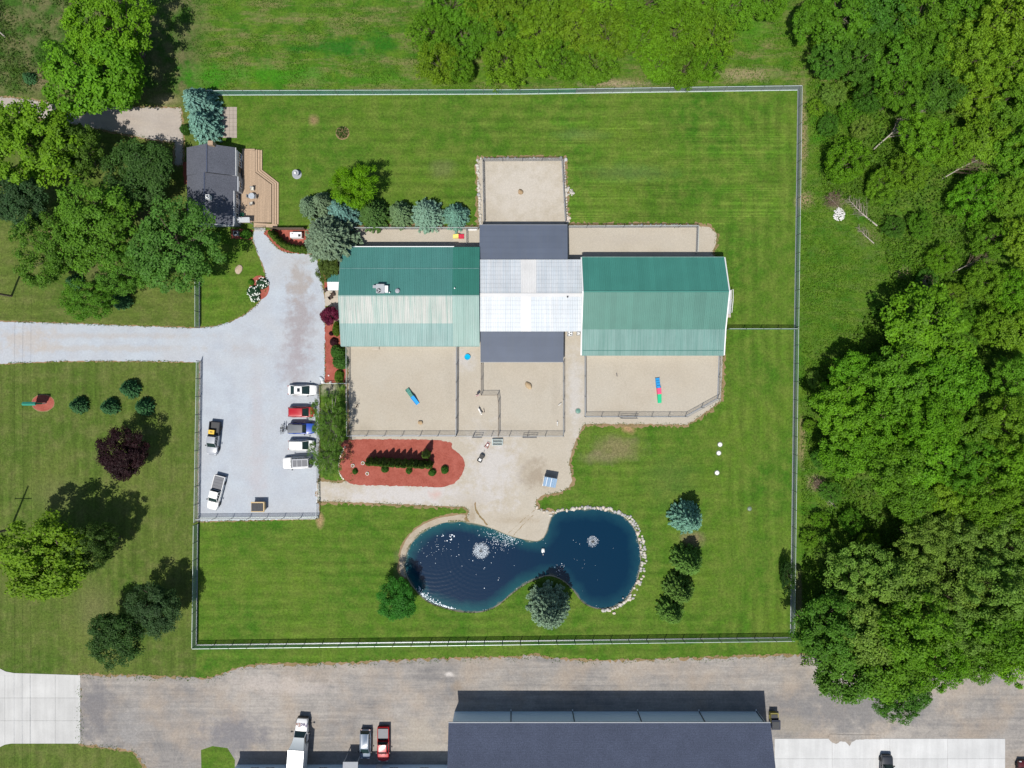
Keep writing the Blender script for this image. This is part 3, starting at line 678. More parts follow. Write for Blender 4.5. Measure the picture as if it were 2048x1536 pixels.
def breezeway():
    ze, zr = 2.95, 4.0; t = thing('white_roofed_hall', 'hall with white ribbed translucent roof joining the two green buildings', 'building')
    xw = W(958.8, 590, zr).x + .02; xe = W(1166, 590, zr).x - .03
    yn, yr, ys = W(0, 519, ze).y, W(0, 590, zr).y, W(0, 663, ze).y
    s0, s1 = W(1040, 0, 3.6).x, W(1069, 0, 3.6).x; s2 = W(1060, 0, 3.6).x
    ml = lambda a, b: (lambda i, x: M['white_solid'] if a < x < b else M['white_panel'])
    roof_slope(t, xw, xe, yn, ze, yr, zr, None, 20, ml(s0, s1)); roof_slope(t, xw, xe, ys, ze, yr, zr, None, 20, ml(s0, s2))
    MB().box(xw, xe, yr - .28, yr + .28, zr + .02, zr + .07).build('ridge_cap', M['white_solid'], t)
    wall_box(t, xw + .1, xe - .1, ys + .35, yn - .35, ze - .1, M['siding_cream'])
    for i in range(4): window(t, xw + 2 + i * 4, ys + .34, 1.7, 1.2, .8, 's')
    door(t, xe - 1.4, ys + .34, 's')
    c = W(1135, 594, 4.1); v = MB().lathe([(.09, -.1), (.09, .35), (.13, .37), (.13, .45)], 10).build('vent_pipe', M['dark']); v.location = (c.x, c.y, 3.9); tag(v, 'small dark pipe on the white roof near its ridge', 'pipe')
    for nm, x0, x1, y0, y1, zlo, zhi, lab in (('north', 959, 1135, 450, 519, 2.35, 2.75, 'slate grey metal porch roof north of the white roofed hall'), ('south', 961, 1127, 724, 663, 2.35, 2.75, 'slate grey metal porch roof south of the white roofed hall')):
        p = thing('porch_roof', lab, 'porch', group='slate porch roofs')
        a, b = W(x0, 0, 2.5).x, W(x1, 0, 2.5).x; lo, hi = W(0, y0, zlo).y, W(0, y1, zhi).y
        hi += -.02 if nm == 'north' else .02
        n = 6; sgn = 1 if hi > lo else -1
        for i in range(n):      # sheets laid across the slope, lapped
            u0, u1 = i / n, (i + 1) / n
            ya, yb = lo + (hi - lo) * u0, lo + (hi - lo) * u1; za, zb_ = zlo + (zhi - zlo) * u0, zlo + (zhi - zlo) * u1
            q = [(a, ya, za + .03), (b, ya, za + .03), (b, yb, zb_), (a, yb, zb_)]
            if sgn < 0: q = q[::-1]
            MB().slab(q, .05).build('roof_panel', M['slate'], p)
        MB().box(a, b, lo - .06 if sgn > 0 else lo + .003, lo - .003 if sgn > 0 else lo + .06, zlo - .12, zlo + .03).build('fascia', M['siding'], p)
        for x in (a + .15, (a * 2 + b) / 3, (a + b * 2) / 3, b - .15): MB().box(x - .06, x + .06, lo + sgn * .12 - .06, lo + sgn * .12 + .06, .03, zlo - .04).build('post', M['trim'], p)
breezeway()

def barn():
    ze, zr, zm, zs = 3.0, 5.6, 3.45, 2.7; t = thing('barn', 'green metal barn with white gable trim east of the white roofed hall', 'barn')
    xw, xe = W(1167, 584, zr).x, W(1458, 582, zr).x
    yn, yr, ym, ys = W(0, 514.5, ze).y, W(0, 583, zr).y, W(0, 659, zm).y, W(0, 710.5, zs).y
    n = 26
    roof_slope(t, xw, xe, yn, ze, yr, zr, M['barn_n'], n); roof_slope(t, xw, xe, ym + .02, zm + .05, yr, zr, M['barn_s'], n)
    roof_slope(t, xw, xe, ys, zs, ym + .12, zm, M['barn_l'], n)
    MB().box(xw, xe, yr - .13, yr + .1, zr + .03, zr + .08).build('ridge_cap', M['barn_n'], t)
    y = ys + .75; z = zs + (zm - zs) * .75 / (ym - ys)
    MB().box(xw + .2, xe - .1, y - .04, y + .04, z + .036, z + .075).build('snow_guard', M['green_n'], t)
    for x, sg in ((xw, -1), (xe, 1)):
        x0, x1 = sorted((x + sg * .01, x + sg * .19))
        for (ya, za, yb, zb) in ((yn, ze, yr, zr), (yr, zr, ym, zm + .05), (ym, zm + .05, ys, zs)):
            MB().add([(x0, ya, za - .2), (x0, ya, za + .07), (x0, yb, zb + .07), (x0, yb, zb - .2), (x1, ya, za - .2), (x1, ya, za + .07), (x1, yb, zb + .07), (x1, yb, zb - .2)],
                     [(0, 1, 2, 3), (7, 6, 5, 4), (0, 4, 5, 1), (1, 5, 6, 2), (2, 6, 7, 3), (3, 7, 4, 0)]).build('rake_trim', M['trim'], t)
    MB().box(xw, xe, ys - .08, ys - .003, zs - .16, zs + .02).build('fascia', M['green_pale'], t)
    MB().box(xw, xe, yn + .003, yn + .08, ze - .16, ze + .02).build('fascia', M['green_pale'], t)
    wall_box(t, xw + .3, xe - .3, ys + .3, yn - .35, zs - .12, M['siding_cream'])
    for x in (xw + .31, xe - .41): gable_wall(t, x, .1, ym + .02, yn - .36, zm - .15, yr, zr - .15, ze - .12, M['siding_cream'])
    for i in range(5): window(t, xw + 3 + i * 4.4, ys + .29, 1.5, 1.1, .8, 's')
    door(t, xe - .29, W(0, 590, 1).y, 'e'); door(t, xw + 12, ys + .29, 's')
    # ramp along the east wall
    r = thing('side_ramp', 'grey ramp with pale rail along the east wall of the barn', 'ramp')
    rx0, rx1 = xe - .26, W(1463, 0, .5).x; y0, y1, y2 = W(0, 629, 0).y, W(0, 600, .7).y, W(0, 580, .7).y
    MB().add([(rx0, y0, .02), (rx1, y0, .02), (rx1, y1, .7), (rx0, y1, .7), (rx0, y1, 0), (rx1, y1, 0)], [(0, 1, 2, 3), (0, 3, 4), (1, 5, 2), (2, 5, 4, 3)]).build('ramp', M['grey'], r)
    MB().box(rx0, rx1, y1, y2, .55, .7).build('landing', M['concrete'], r)
    MB().tube([(rx1 - .05, y0 + .3, .9), (rx1 - .05, y1, 1.55), (rx1 - .05, y2, 1.55)], .05).build('handrail', M['trim'], r)
    for y in (y0 + .3, (y0 + y1) / 2, y1, y2): MB().tube([(rx1 - .05, y, 0.02), (rx1 - .05, y, 1.0 if y < y1 - .1 else 1.5)], .04).build('rail_post', M['trim'], r)
    MB().box(rx0, rx1, y0 - .5, y0, .01, .12).build('step', M['concrete_tan'], r)
barn()

def house():
    t = thing('house', 'small grey house with charcoal shingled gable roof beside the cedar deck', 'house')
    ze, zr = 2.7, 4.6
    def part_roof(y0, y1, xw, xr, xe, dz, nm):
        sl = []
        a = [(xw, y0, ze + dz), (xr, y0, zr + dz), (xr, y1, zr + dz), (xw, y1, ze + dz)]; b = [(xr, y0, zr + dz), (xe, y0, ze + dz), (xe, y1, ze + dz), (xr, y1, zr + dz)]
        for q in (a, b): MB().slab(q, .16).build('roof_slope', M['shingle'], t)
        MB().box(xr - .09, xr + .09, y0, y1, zr + dz - .01, zr + dz + .05).build('ridge_cap', M['shingle_dark'], t)
    xr1 = W(414, 0, zr).x; xr2 = W(408, 0, zr).x; xw = W(374, 0, ze).x; xe1 = W(471.5, 0, ze).x; xe2 = W(466.5, 0, ze).x
    ya = W(0, 295.5, ze).y; yb = W(0, 348, 3.6).y; yc = W(0, 450, 3.0).y; ym = W(0, 381, ze).y
    part_roof(yb + .001, ya, xw, xr1, xe1, .12, 'n')
    part_roof(yc, yb, xw - .05, xr2, xe2 + .0, -.1, 's')
    # the east slope of the southern half is wider over the bay
    zz = ze - .1 - (zr - ze) / (xe2 - xr2) * (xe1 - xe2)
    MB().slab([(xe2, ym, ze - .1), (xe1, ym, zz), (xe1, yb - .002, zz), (xe2, yb - .002, ze - .1)], .14).build('bay_roof', M['shingle'], t)
    wy = (yc + .4, ya - .4)
    wall_box(t, xw + .4, xe2 + .15, yc + .35, yb, ze - .2, M['siding']); wall_box(t, xw + .4, xe1 + .18, yb + .01, ya - .35, ze - .12, M['siding'])
    MB().box(xe2 + .16, xe1 + .28, ym + .05, yb - .01, 0, zz - .16).build('bay', M['siding'], t)
    for y, th in ((yc + .36, .12), (ya - .48, .12)):
        xl, xx, xh = xw + .42, (xr2 if y < yb else xr1), (xe2 if y < yb else xe1) - .02
        MB().add([(xl, y, ze - .25), (xh, y, ze - .25), (xx, y, zr - .25), (xl, y + th, ze - .25), (xh, y + th, ze - .25), (xx, y + th, zr - .25)], [(0, 1, 2), (5, 4, 3), (0, 3, 4, 1), (1, 4, 5, 2), (2, 5, 3, 0)]).build('gable', M['siding'], t)
    for (x0, x1, y0, y1, dz) in ((xe1, xe1 + .07, yb, ya, .12), (xe2, xe2 + .06, yc, ym, -.1)): MB().box(x0 + .003, x1, y0, y1, ze + dz - .17, ze + dz - .01).build('gutter', M['trim'], t)
    for (xa, za, xb, zb) in ((xw, ze, xr2, zr), (xr2, zr, xe2, ze)):
        MB().add([(xa, yc - .07, za - .28), (xa, yc - .07, za - .1), (xb, yc - .07, zb - .1), (xb, yc - .07, zb - .28), (xa, yc - .01, za - .28), (xa, yc - .01, za - .1), (xb, yc - .01, zb - .1), (xb, yc - .01, zb - .28)],
                 [(0, 1, 2, 3), (7, 6, 5, 4), (0, 4, 5, 1), (1, 5, 6, 2), (2, 6, 7, 3), (3, 7, 4, 0)]).build('rake_trim', M['trim'], t)
    for (qy, dx) in ((312, xe1 + .18), (328, xe1 + .18), (370, xe1 + .28), (395, xe2 + .15), (412, xe2 + .15), (432, xe2 + .15)): window(t, dx + .01, W(0, qy, 1.5).y, 1.5, .8, 1.0, 'e')
    door(t, xe1 + .19, W(0, 342, 1).y, 'e', mat=M['dark']); door(t, xe2 + .16, W(0, 404, 1).y, 'e')
    window(t, xw + 3, yc + .34, 1.5, 1.4, 1.0, 's'); window(t, xw + 6, yc + .34, 1.5, 1.0, 1.0, 's')
    c = W(430, 285, 3.5); MB().box(c.x - .45, c.x + .35, ya - .36, ya + .3, 0, 5.2).build('chimney', M['brick'], t)
    c = W(415.5, 394, 5.0); MB().box(c.x - .33, c.x + .33, c.y - .35, c.y + .35, 4.2, 5.15).build('flue', M['trim'], t)
    MB().lathe([(.08, 0), (.08, .25), (.12, .28)], 10, (c.x + .05, c.y + .02, 5.15)).build('flue_cap', M['dark'], t)
    c = W(445.5, 398, 4.2); MB().lathe([(.07, -.3), (.07, .3)], 8, (c.x, c.y, 3.7)).build('vent_pipe', M['dark'], t)
    m = thing('heat_pump', 'small pale heat pump at the south east corner of the house', 'heat pump'); c = W(471, 466, .8); m.location = (c.x, c.y, 0.04)
    MB().box(-.4, .4, -.35, .35, 0, .8).build('cabinet', M['grey'], m); MB().lathe([(.28, .8), (.28, .84), (.1, .84)], 16).build('fan_guard', M['dark'], m)
house()

def deck():
    t = thing('cedar_deck', 'cedar plank deck with angled corner and edge steps east of the house', 'deck')
    top = px((486, 303), (512, 303), (512, 346), (545, 371), (545, 446), (508, 446), (483, 438), (483, 386), (486, 386))
    z = .5; xs = [p[0] for p in top]; x = min(xs); w = .155
    while x < max(xs) - .02:
        xc = x + w / 2; cr = []
        for i in range(len(top)):
            a, b = top[i], top[(i + 1) % len(top)]
            if (a[0] > xc) != (b[0] > xc): cr.append(a[1] + (b[1] - a[1]) * (xc - a[0]) / (b[0] - a[0]))
        if len(cr) >= 2:
            lo, hi = min(cr), max(cr); cut = [lo]
            if hi - lo > 5: cut.append(lo + (hi - lo) * rnd.uniform(.35, .65))
            cut.append(hi)
            for a, b in zip(cut, cut[1:]): MB().box(x + .008, x + w - .008, a + .004, b - .004, z - .04, z + rnd.uniform(0, .004)).build('board', M['deck'], t)
        x += w
    MB().prism([(p[0], p[1]) for p in top], .02, z - .05).build('frame', M['wood'], t)
    path = [(512, 300), (512, 346), (545, 371), (545, 449)]
    for k in range(3):
        o = 1.2 + k * 4.1; w = 3.5
        def off(d): return px((512 + d, 301), (512 + d, 346 - d * .45), (545 + d, 370.5 - d * .35), (545 + d, 449))
        a, b = off(o), off(o + w); zz = z - .005 - .14 * (k if k else .05)
        for i in range(3):
            MB().prism([a[i], b[i], b[i + 1], a[i + 1]], .01, zz).build('step', M['deck'], t)
    MB().prism(px((486, 299), (511, 299), (511, 302.6), (486, 302.6)), .01, .36).build('step', M['deck'], t)
    MB().prism(px((509, 446.5), (556, 449.5), (556, 455), (509, 455)), .01, .36).build('step', M['deck'], t)
deck()

def south_building():
    t = thing('long_shop_building', 'long building with blue black shingled roof and pale blue wall along the dirt lane', 'building')
    z = 5.7; x0, x1 = W(897, 0, z).x, W(1541, 0, z).x; ye = W(0, 1446, z).y
    yb = ye - 10.5; yr = ye - 9.8; zr = z + 3.6
    MB().slab([(x0, ye, z), (x0, yr, zr), (x1, yr, zr), (x1, ye, z)][::-1], .18).build('roof_slope', M['shingle_dark'], t)
    MB().slab([(x0, yr, zr), (x0, yr - 9.8, z), (x1, yr - 9.8, z), (x1, yr, zr)][::-1], .18).build('roof_slope', M['shingle_dark'], t)
    yw = W(0, 1422.5, 0).y; n = 6; wx0, wx1 = W(909, 0, 0).x, W(1515, 0, 0).x; ws = (wx1 - wx0) / n
    wall_box(t, wx0, wx1, yw - 18, yw - .02, z - .2, M['siding_blue'])
    for i, qx in enumerate((1022, 1145, 1275, 1397.5, 1512)):
        x = W(qx, 0, 0).x; MB().box(x - .06, x + .06, yw - .01, yw + .1, .1, z - .25).build('downspout', M['dark'], t); 
        MB().box(x - .08, x + .08, yw + .0, yw + .35, .03, .14).build('spout_foot', M['trim'], t)
    MB().box(x0, x1, ye + .003, ye + .12, z - .2, z + .0).build('gutter', M['siding'], t)
    for a in (wx0, wx1 - .12):
        MB().add([(a, yw - .02, z - .2), (a, yw - 18, z - .2), (a, yr, zr - .3), (a + .12, yw - .02, z - .2), (a + .12, yw - 18, z - .2), (a + .12, yr, zr - .3)], [(0, 1, 2), (5, 4, 3), (0, 3, 4, 1), (1, 4, 5, 2), (2, 5, 3, 0)]).build('gable', M['siding_blue'], t)
    w = thing('shop_wing', 'lower wing of the long shop building behind the parked trucks', 'building')
    yw2 = W(0, 1529, 0).y; xa, xb = W(474, 0, 0).x, wx0 - .05; zw = 4.2
    wall_box(w, xa, xb, yw2 - 12, yw2, zw - .15, M['siding_blue'])
    MB().slab([(xa - .3, yw2 + .35, zw), (xa - .3, yw2 - 6, zw + 1.6), (xb, yw2 - 6, zw + 1.6), (xb, yw2 + .35, zw)][::-1], .16).build('roof_slope', M['shingle_dark'], w)
    MB().slab([(xa - .3, yw2 - 6, zw + 1.6), (xa - .3, yw2 - 12.4, zw), (xb, yw2 - 12.4, zw), (xb, yw2 - 6, zw + 1.6)][::-1], .16).build('roof_slope', M['shingle_dark'], w)
    for qx in (515, 545, 650, 790, 850): window(w, W(qx, 0, 0).x, yw2 + .01, 1.6, 1.4, 1.1, 'n')
    door(w, W(760, 0, 0).x, yw2 + .01, 'n', 1.0, 2.1)
    c = thing('entry_canopy', 'small grey canopy roof over the shop wing doorway', 'canopy'); zc = 3.0
    a, b, y0, y1 = W(686, 0, zc).x, W(716, 0, zc).x, yw2 + .03, W(0, 1527, zc).y
    MB().slab([(a, y0, zc + .4), (b, y0, zc + .4), (b, y1 + .25, zc), (a, y1 + .25, zc)][::-1], .12).build('roof', M['siding'], c)
    for x in (a + .12, b - .12): MB().box(x - .06, x + .06, y1 + .05, y1 + .17, .01, zc - .08).build('post', M['siding'], c)
south_building()
# ------------------------------------------------------------------ fences
M['slat_green'] = plain('green_privacy_slat', (0.14, 0.34, 0.28), 0.5, var=.2, scale=.6)
M['slat_grey'] = plain('grey_privacy_slat', (0.31, 0.345, 0.38), 0.5, var=.15, scale=.6)
M['slat_teal'] = plain('teal_grey_privacy_slat', (0.24, 0.36, 0.345), 0.5, var=.2, scale=.6)
M['wire'] = plain('chain_link_wire', (0.30, 0.31, 0.32), 0.5, 0.3)
M['rail_pale'] = plain('pale_rail', (0.60, 0.68, 0.66), 0.4, 0.2)
M['rail_grey'] = plain('grey_rail', (0.34, 0.36, 0.38), 0.4, 0.4)
_fm = {}
def fence_panel(style, h, mat):
    k = (style, h, mat.name)
    if k in _fm: return _fm[k]
    mb = MB()
    if style == 'slat':
        n = 22
        for i in range(n):
            x = (i + .5) / n; mb.box(x - .27 / n, x + .27 / n, -.012, .012, .05, h - .04)
    elif style == 'wire':
        n = 13; m = int(n * h / 3)
        for i in range(-m, n):
            for s in (1, -1):
                x0, x1 = i / n, (i + m) / n; z0, z1 = .05, h - .03
                a, b = max(x0, 0), min(x1, 1)
                if b <= a: continue
                za = z0 + (z1 - z0) * (a - x0) / (x1 - x0); zb = z0 + (z1 - z0) * (b - x0) / (x1 - x0)
                if s < 0: za, zb = z1 + z0 - za, z1 + z0 - zb
                mb.add([(a, -.005, za), (b, -.005, zb), (b, .005, zb + .012), (a, .005, za + .012)], [(0, 1, 2, 3)])
    elif style == 'mesh':
        n = 26
        for i in range(n): mb.box((i + .5) / n - .004, (i + .5) / n + .004, -.006, .006, .05, h - .03)
        for k in range(9): mb.box(0, 1, -.008, .008, .08 + k * (h - .14) / 8, .1 + k * (h - .14) / 8)
    elif style == 'board':
        n = 18
        for i in range(n): mb.box((i + .06) / n, (i + .94) / n, -.015, .015, .05, h)
    me = mb.mesh('panel', mat); _fm[k] = me; return me
_post = {}
def post_mesh(h, r, mat):
    k = (h, r, mat.name)
    if k not in _post: _post[k] = MB().lathe([(r, 0), (r, h + .03), (r * 1.25, h + .03), (r * 1.25, h + .07), (r * .5, h + .11)], 8).mesh('post', mat)
    return _post[k]
def fence(label, pts, h=1.8, style='wire', mat='wire', rail='rail_grey', post='post', bay=3.0, matf=None, rail_r=.035, bottom=None, post_r=.05, skip_first=False, group=None, name='fence', cat='fence'):
    P = [W(*p) for p in pts]; t = thing(name, label, cat, P[0], group=group)
    o = P[0]
    for si, (a, b) in enumerate(zip(P, P[1:])):
        d = b - a; L = d.length; n = max(1, round(L / bay)); rz = math.atan2(d.y, d.x)
        MB().tube([a - o + Vector((0, 0, h)), b - o + Vector((0, 0, h))], rail_r).build('top_rail', M[rail], t)
        if bottom: MB().box(0, L, -.09, .09, 0.0, .07).build('mow_strip', M[bottom], t, loc=a - o, rot=(0, 0, rz))
        for i in range(n):
            p = a + d * (i / n)
            if not (skip_first and i == 0 and si == 0): inst('post', post_mesh(h, post_r, M[post]), t, p - o)
            m = M[matf(p)] if matf else M[mat]
            inst('panel', fence_panel(style, h, m), t, p - o, (0, 0, rz), (L / n, 1, 1))
    inst('post', post_mesh(h, post_r, M[post]), t, P[-1] - o)
    return t
nmat = lambda p: 'slat_green' if p.x < 8 else 'slat_grey'
fence('tall green and grey slatted fence along the north lawn edge', [(420, 190), (1040, 188), (1596, 180)], 1.75, 'slat', rail='rail_pale', bottom='rail_pale', matf=nmat, rail_r=.045)
fence('tall slatted fence between the lawn and the east woods', [(1596, 180), (1589, 655), (1581, 1271)], 1.75, 'slat', rail='rail_pale', bottom='rail_grey', matf=lambda p: 'slat_grey' if p.y > 28 or p.y < 2 else 'slat_teal', skip_first=True)
fence('green slatted fence between the pond lawn and the dirt lane', [(393, 1290), (1581, 1275)], 1.75, 'slat', rail='rail_pale', bottom='rail_grey', matf=lambda p: 'slat_green' if p.x < 14 else 'slat_teal', rail_r=.045)
fence('slatted fence west of the pond lawn below the parking', [(396, 1047), (393, 1290)], 1.75, 'slat', 'slat_teal', rail='rail_pale', bottom='rail_grey')
fence('wire fence along the west side of the gravel parking', [(402, 722), (397, 1042)], 1.75, 'mesh', 'wire', rail='rail_pale', bottom='rail_grey')
fence('short green slatted fence north of the driveway beside the leafy trees', [(399, 560), (399, 656)], 1.75, 'slat', 'slat_teal', rail='rail_pale', bottom='rail_grey')
fence('grey wire fence along the south end of the gravel parking', [(398, 1036), (637, 1034)], 1.6, 'mesh', 'wire', rail='rail_pale', bottom='rail_pale')
fence('chain link fence along the east side of the gravel parking', [(637, 1034), (638, 1004)], 1.6)
fence('chain link fence beside the parked cars and the grass strip', [(637, 962), (639, 770)], 1.4, rail='rail_grey')
fence('short cross fence from the barn to the east fence', [(1452, 659), (1588, 659)], 1.75, 'slat', 'slat_green', rail='rail_pale')
fence('chain link fence on the west side of the southwest gravel pen', [(697, 694), (698, 871)], 1.8, rail='rail_pale', post='post')
fence('chain link fence between the southern gravel pens and the red mulch bed', [(698, 871), (912, 871)], 1.8, bottom='rail_grey', skip_first=True)
fence('chain link fence south of the middle gravel pens', [(912, 871), (1126, 871)], 1.8, skip_first=True)
fence('screened fence dividing the two southwestern gravel pens', [(914, 693), (913, 871)], 1.8, 'mesh', 'wire', skip_first=True)
fence('zigzag brown wire fence between the two middle pens', [(963, 727), (963, 790), (995, 790), (997, 803), (997, 871)], 1.8, post='wood', rail='wood')
fence('chain link fence east of the middle pen', [(1126, 726), (1126, 871)], 1.8)
fence('grey screened fence west of the barn pen', [(1169, 712), (1169, 833)], 1.8, 'mesh', 'wire')
fence('chain link fence around the south and east of the barn pen', [(1169, 833), (1370, 833), (1435, 797), (1438, 712)], 1.8, skip_first=True, bottom='rail_grey')
fence('chain link fence on three sides of the north gravel pen', [(968, 448), (966, 323), (1123, 322), (1130, 447)], 1.6, 'mesh', 'wire')
fence('grey fence of the narrow run north of the barn', [(1136, 456), (1393, 455), (1391, 508)], 1.6, 'mesh', 'wire', rail='rail_pale')
fence('fence along the run behind the row of blue spruces', [(700, 459), (957, 459)], 1.6, 'mesh', 'wire', rail='rail_pale')
fence('dark board fence from the deck to the hedge', [(545, 460), (612, 460)], 1.6, 'board', 'wood', rail='wood', post='wood')
fence('low white fence between the mulch bed and the grass strip', [(650, 767), (694, 767)], 1.2, 'wire', rail='trim', post='trim')
fence('wire divider across the narrow run beside the slate porch', [(934, 462), (934, 490)], 1.2, rail='post')
# gates with frames
def gate(label, a, b, h=1.7, mat='post', brace=True):
    A, B = W(*a), W(*b); d = B - A; L = d.length
    t = thing('gate', label, 'gate', A, math.atan2(d.y, d.x))
    for x in (.03, L - .03): MB().tube([(x, 0, .06), (x, 0, h)], .035).build('stile', M[mat], t)
    for z in (.1, h * .55, h): MB().tube([(.03, 0, z), (L - .03, 0, z)], .03).build('rail', M[mat], t)
    if brace: MB().tube([(.03, 0, .1), (L - .03, 0, h)], .02).build('brace', M[mat], t)
    MB().cbox(L - .12, -.06, 1.0, .12, .06, .06).build('latch', M['steel'], t)
    return t
gate('dark framed gate south of the pen with the blue pool', (945, 874), (964, 874))
gate('dark framed gate south of the middle pen near its east end', (1045, 874), (1073, 874))
gate('dark framed gate in the south fence of the barn pen', (1240, 836), (1273, 836))
gate('black framed garden gate at the south end of the deck', (511, 459), (531, 459), 1.5)
gate('wide steel gate across the gravel path to the pond', (638, 964), (638, 1002), 1.4, 'steel')

# ------------------------------------------------------------------ plants
LEAF = leaf_mat('leaf'); NEEDLE = leaf_mat('needle', 0.08, 0.7, 0.5, 0.15)
M['bark'] = plain('bark', (0.13, 0.10, 0.075), 0.9, var=.3, scale=6, bump=.5)
M['bark_pale'] = plain('pale_bark', (0.42, 0.38, 0.33), 0.85, var=.25, scale=6, bump=.3)
def unit(a): return a / np.maximum(np.linalg.norm(a, axis=-1, keepdims=True), 1e-6)
def leaf_quads(C, N, S, g, aspect=0.6, T=None):
    N = unit(N)
    if T is None: T = g.normal(size=C.shape)
    T = unit(np.cross(N, np.cross(T, N))); B = np.cross(N, T)
    S = S[:, None]
    V = np.stack([C + T * S, C + B * S * aspect, C - T * S, C - B * S * aspect], 1).reshape(-1, 3)
    return V, np.arange(len(C) * 4).reshape(-1, 4)
def broadleaf(seed, R0=4.5, H0=10.0, nc=120, nl=85, ls=0.24, base=0.26, rag=0.3, flat=1.0, clr=(0.18, 0.3), spike=0.0, aspect=.6, limbs=22, bark='bark'):
    """crown of leaf clumps over limbs; radius R0, height H0, trunk at the origin"""
    g = np.random.default_rng(seed); cz = H0 * (base + (1 - base) * .5); hz = H0 * (1 - base) * .5
    lob = unit(g.normal(size=(9, 3))); lob[:, 2] = np.abs(lob[:, 2]) * .7; lob = unit(lob); la = g.uniform(.1, rag, 9)
    D = unit(g.normal(size=(nc, 3)) * np.array([1, 1, .85]) + np.array([0, 0, .25]))
    rr = .62 + la[None] @ np.maximum(D @ lob.T, 0).T ** 3 if False else .66 + (np.maximum(D @ lob.T, 0) ** 4 * la[None]).sum(1)
    rr = np.minimum(rr, 1.12) * g.uniform(.72, 1.0, nc)
    inner = g.random(nc) < .18; rr[inner] *= .55
    C = D * rr[:, None] * np.array([R0, R0, hz * flat]) + np.array([0, 0, cz])
    cr = g.uniform(*clr, nc) * R0
    k = np.repeat(np.arange(nc), nl)
    d = unit(g.normal(size=(len(k), 3)) + np.array([0, 0, .35])); rad = g.uniform(.45, 1.05, len(k))
    P = C[k] + d * (cr[k] * rad)[:, None] * np.array([1, 1, .75])
    N = d * .55 + np.array([0, 0, .55]) + g.normal(size=P.shape) * .45 + D[k] * .25
    T = unit(P - np.array([0, 0, cz * .7])) * spike + g.normal(size=P.shape) * (1 - spike) if spike else None
    V, F = leaf_quads(P, N, g.uniform(.6, 1.25, len(k)) * ls, g, aspect, T)
    a = np.clip(.5 + g.normal(size=nc)[k] * .13 + g.normal(size=len(k)) * .2, 0, 1)
    crown = np_mesh('crown', V, F, a, LEAF)
    mb = MB(); th = H0 * base + 1.0
    mb.tube([(0, 0, -.05), (.05, 0, .4), (0, .06, th * .6), (.1, 0, th), (0, .1, cz + hz * .3)], [H0 * .034, H0 * .024, H0 * .02, H0 * .016, .04], 7)
    for i in g.choice(nc, limbs, replace=False):
        s = Vector((.05, .03, th * g.uniform(.7, 1.15))); e = Vector(C[i]); m = s.lerp(e, .5) + Vector((0, 0, g.uniform(.1, .6)))
        mb.tube([s, m, e], [H0 * .011, H0 * .006, .015], 5, False)
    return crown, mb.mesh('trunk', M[bark], 40)
def conifer(seed, R0=2.5, H0=7.0, tiers=17, ls=.15, droop=.18, dens=1.0, full=.75, upturn=.12):
    g = np.random.default_rng(seed); Ps, Ns, Ts, As = [], [], [], []
    for i in range(tiers):
        f = i / (tiers - 1); z = H0 * (.06 + .9 * f); r = R0 * (1 - f) ** full * (.9 if i == 0 else 1) + .12
        nb = max(5, int((5 + 2 * math.pi * r / .62)))
        a0 = g.uniform(0, 6.28)
        for b in range(nb):
            a = a0 + 2 * math.pi * b / nb + g.normal() * .1; L = r * g.uniform(.66, 1.16); nq = int((10 + 22 * L) * dens)
            u = np.sqrt(g.uniform(.03, 1, nq)); w = (.08 + .15 * L) * (1 - u * .7) * np.clip(u * 3, .3, 1)
            lat = g.uniform(-1, 1, nq) * w
            dx, dy = math.cos(a), math.sin(a)
            zz = z + L * (.28 * u - droop * u - .25 * u * u + upturn * u ** 3) + g.normal(size=nq) * .05 - np.abs(lat) * .25
            P = np.stack([dx * L * u - dy * lat, dy * L * u + dx * lat, zz], 1)
            Ps.append(P); Ns.append(np.array([dx * .6, dy * .6, .75]) + g.normal(size=P.shape) * .4)
            Ts.append(np.stack([dx - dy * lat * 1.5, dy + dx * lat * 1.5, np.zeros(nq)], 1) + g.normal(size=P.shape) * .25)
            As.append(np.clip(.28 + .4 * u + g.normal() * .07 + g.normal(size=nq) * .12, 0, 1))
    P, N, T = np.concatenate(Ps), np.concatenate(Ns), np.concatenate(Ts)
    V, F = leaf_quads(P, N, g.uniform(.7, 1.3, len(P)) * ls, g, .5, T)
    tr = MB().tube([(0, 0, -.05), (0, 0, H0 * .4), (0, 0, H0 * .98)], [.16, .1, .02], 6).mesh('trunk', M['bark'], 40)
    return np_mesh('crown', V, F, np.concatenate(As), NEEDLE), tr
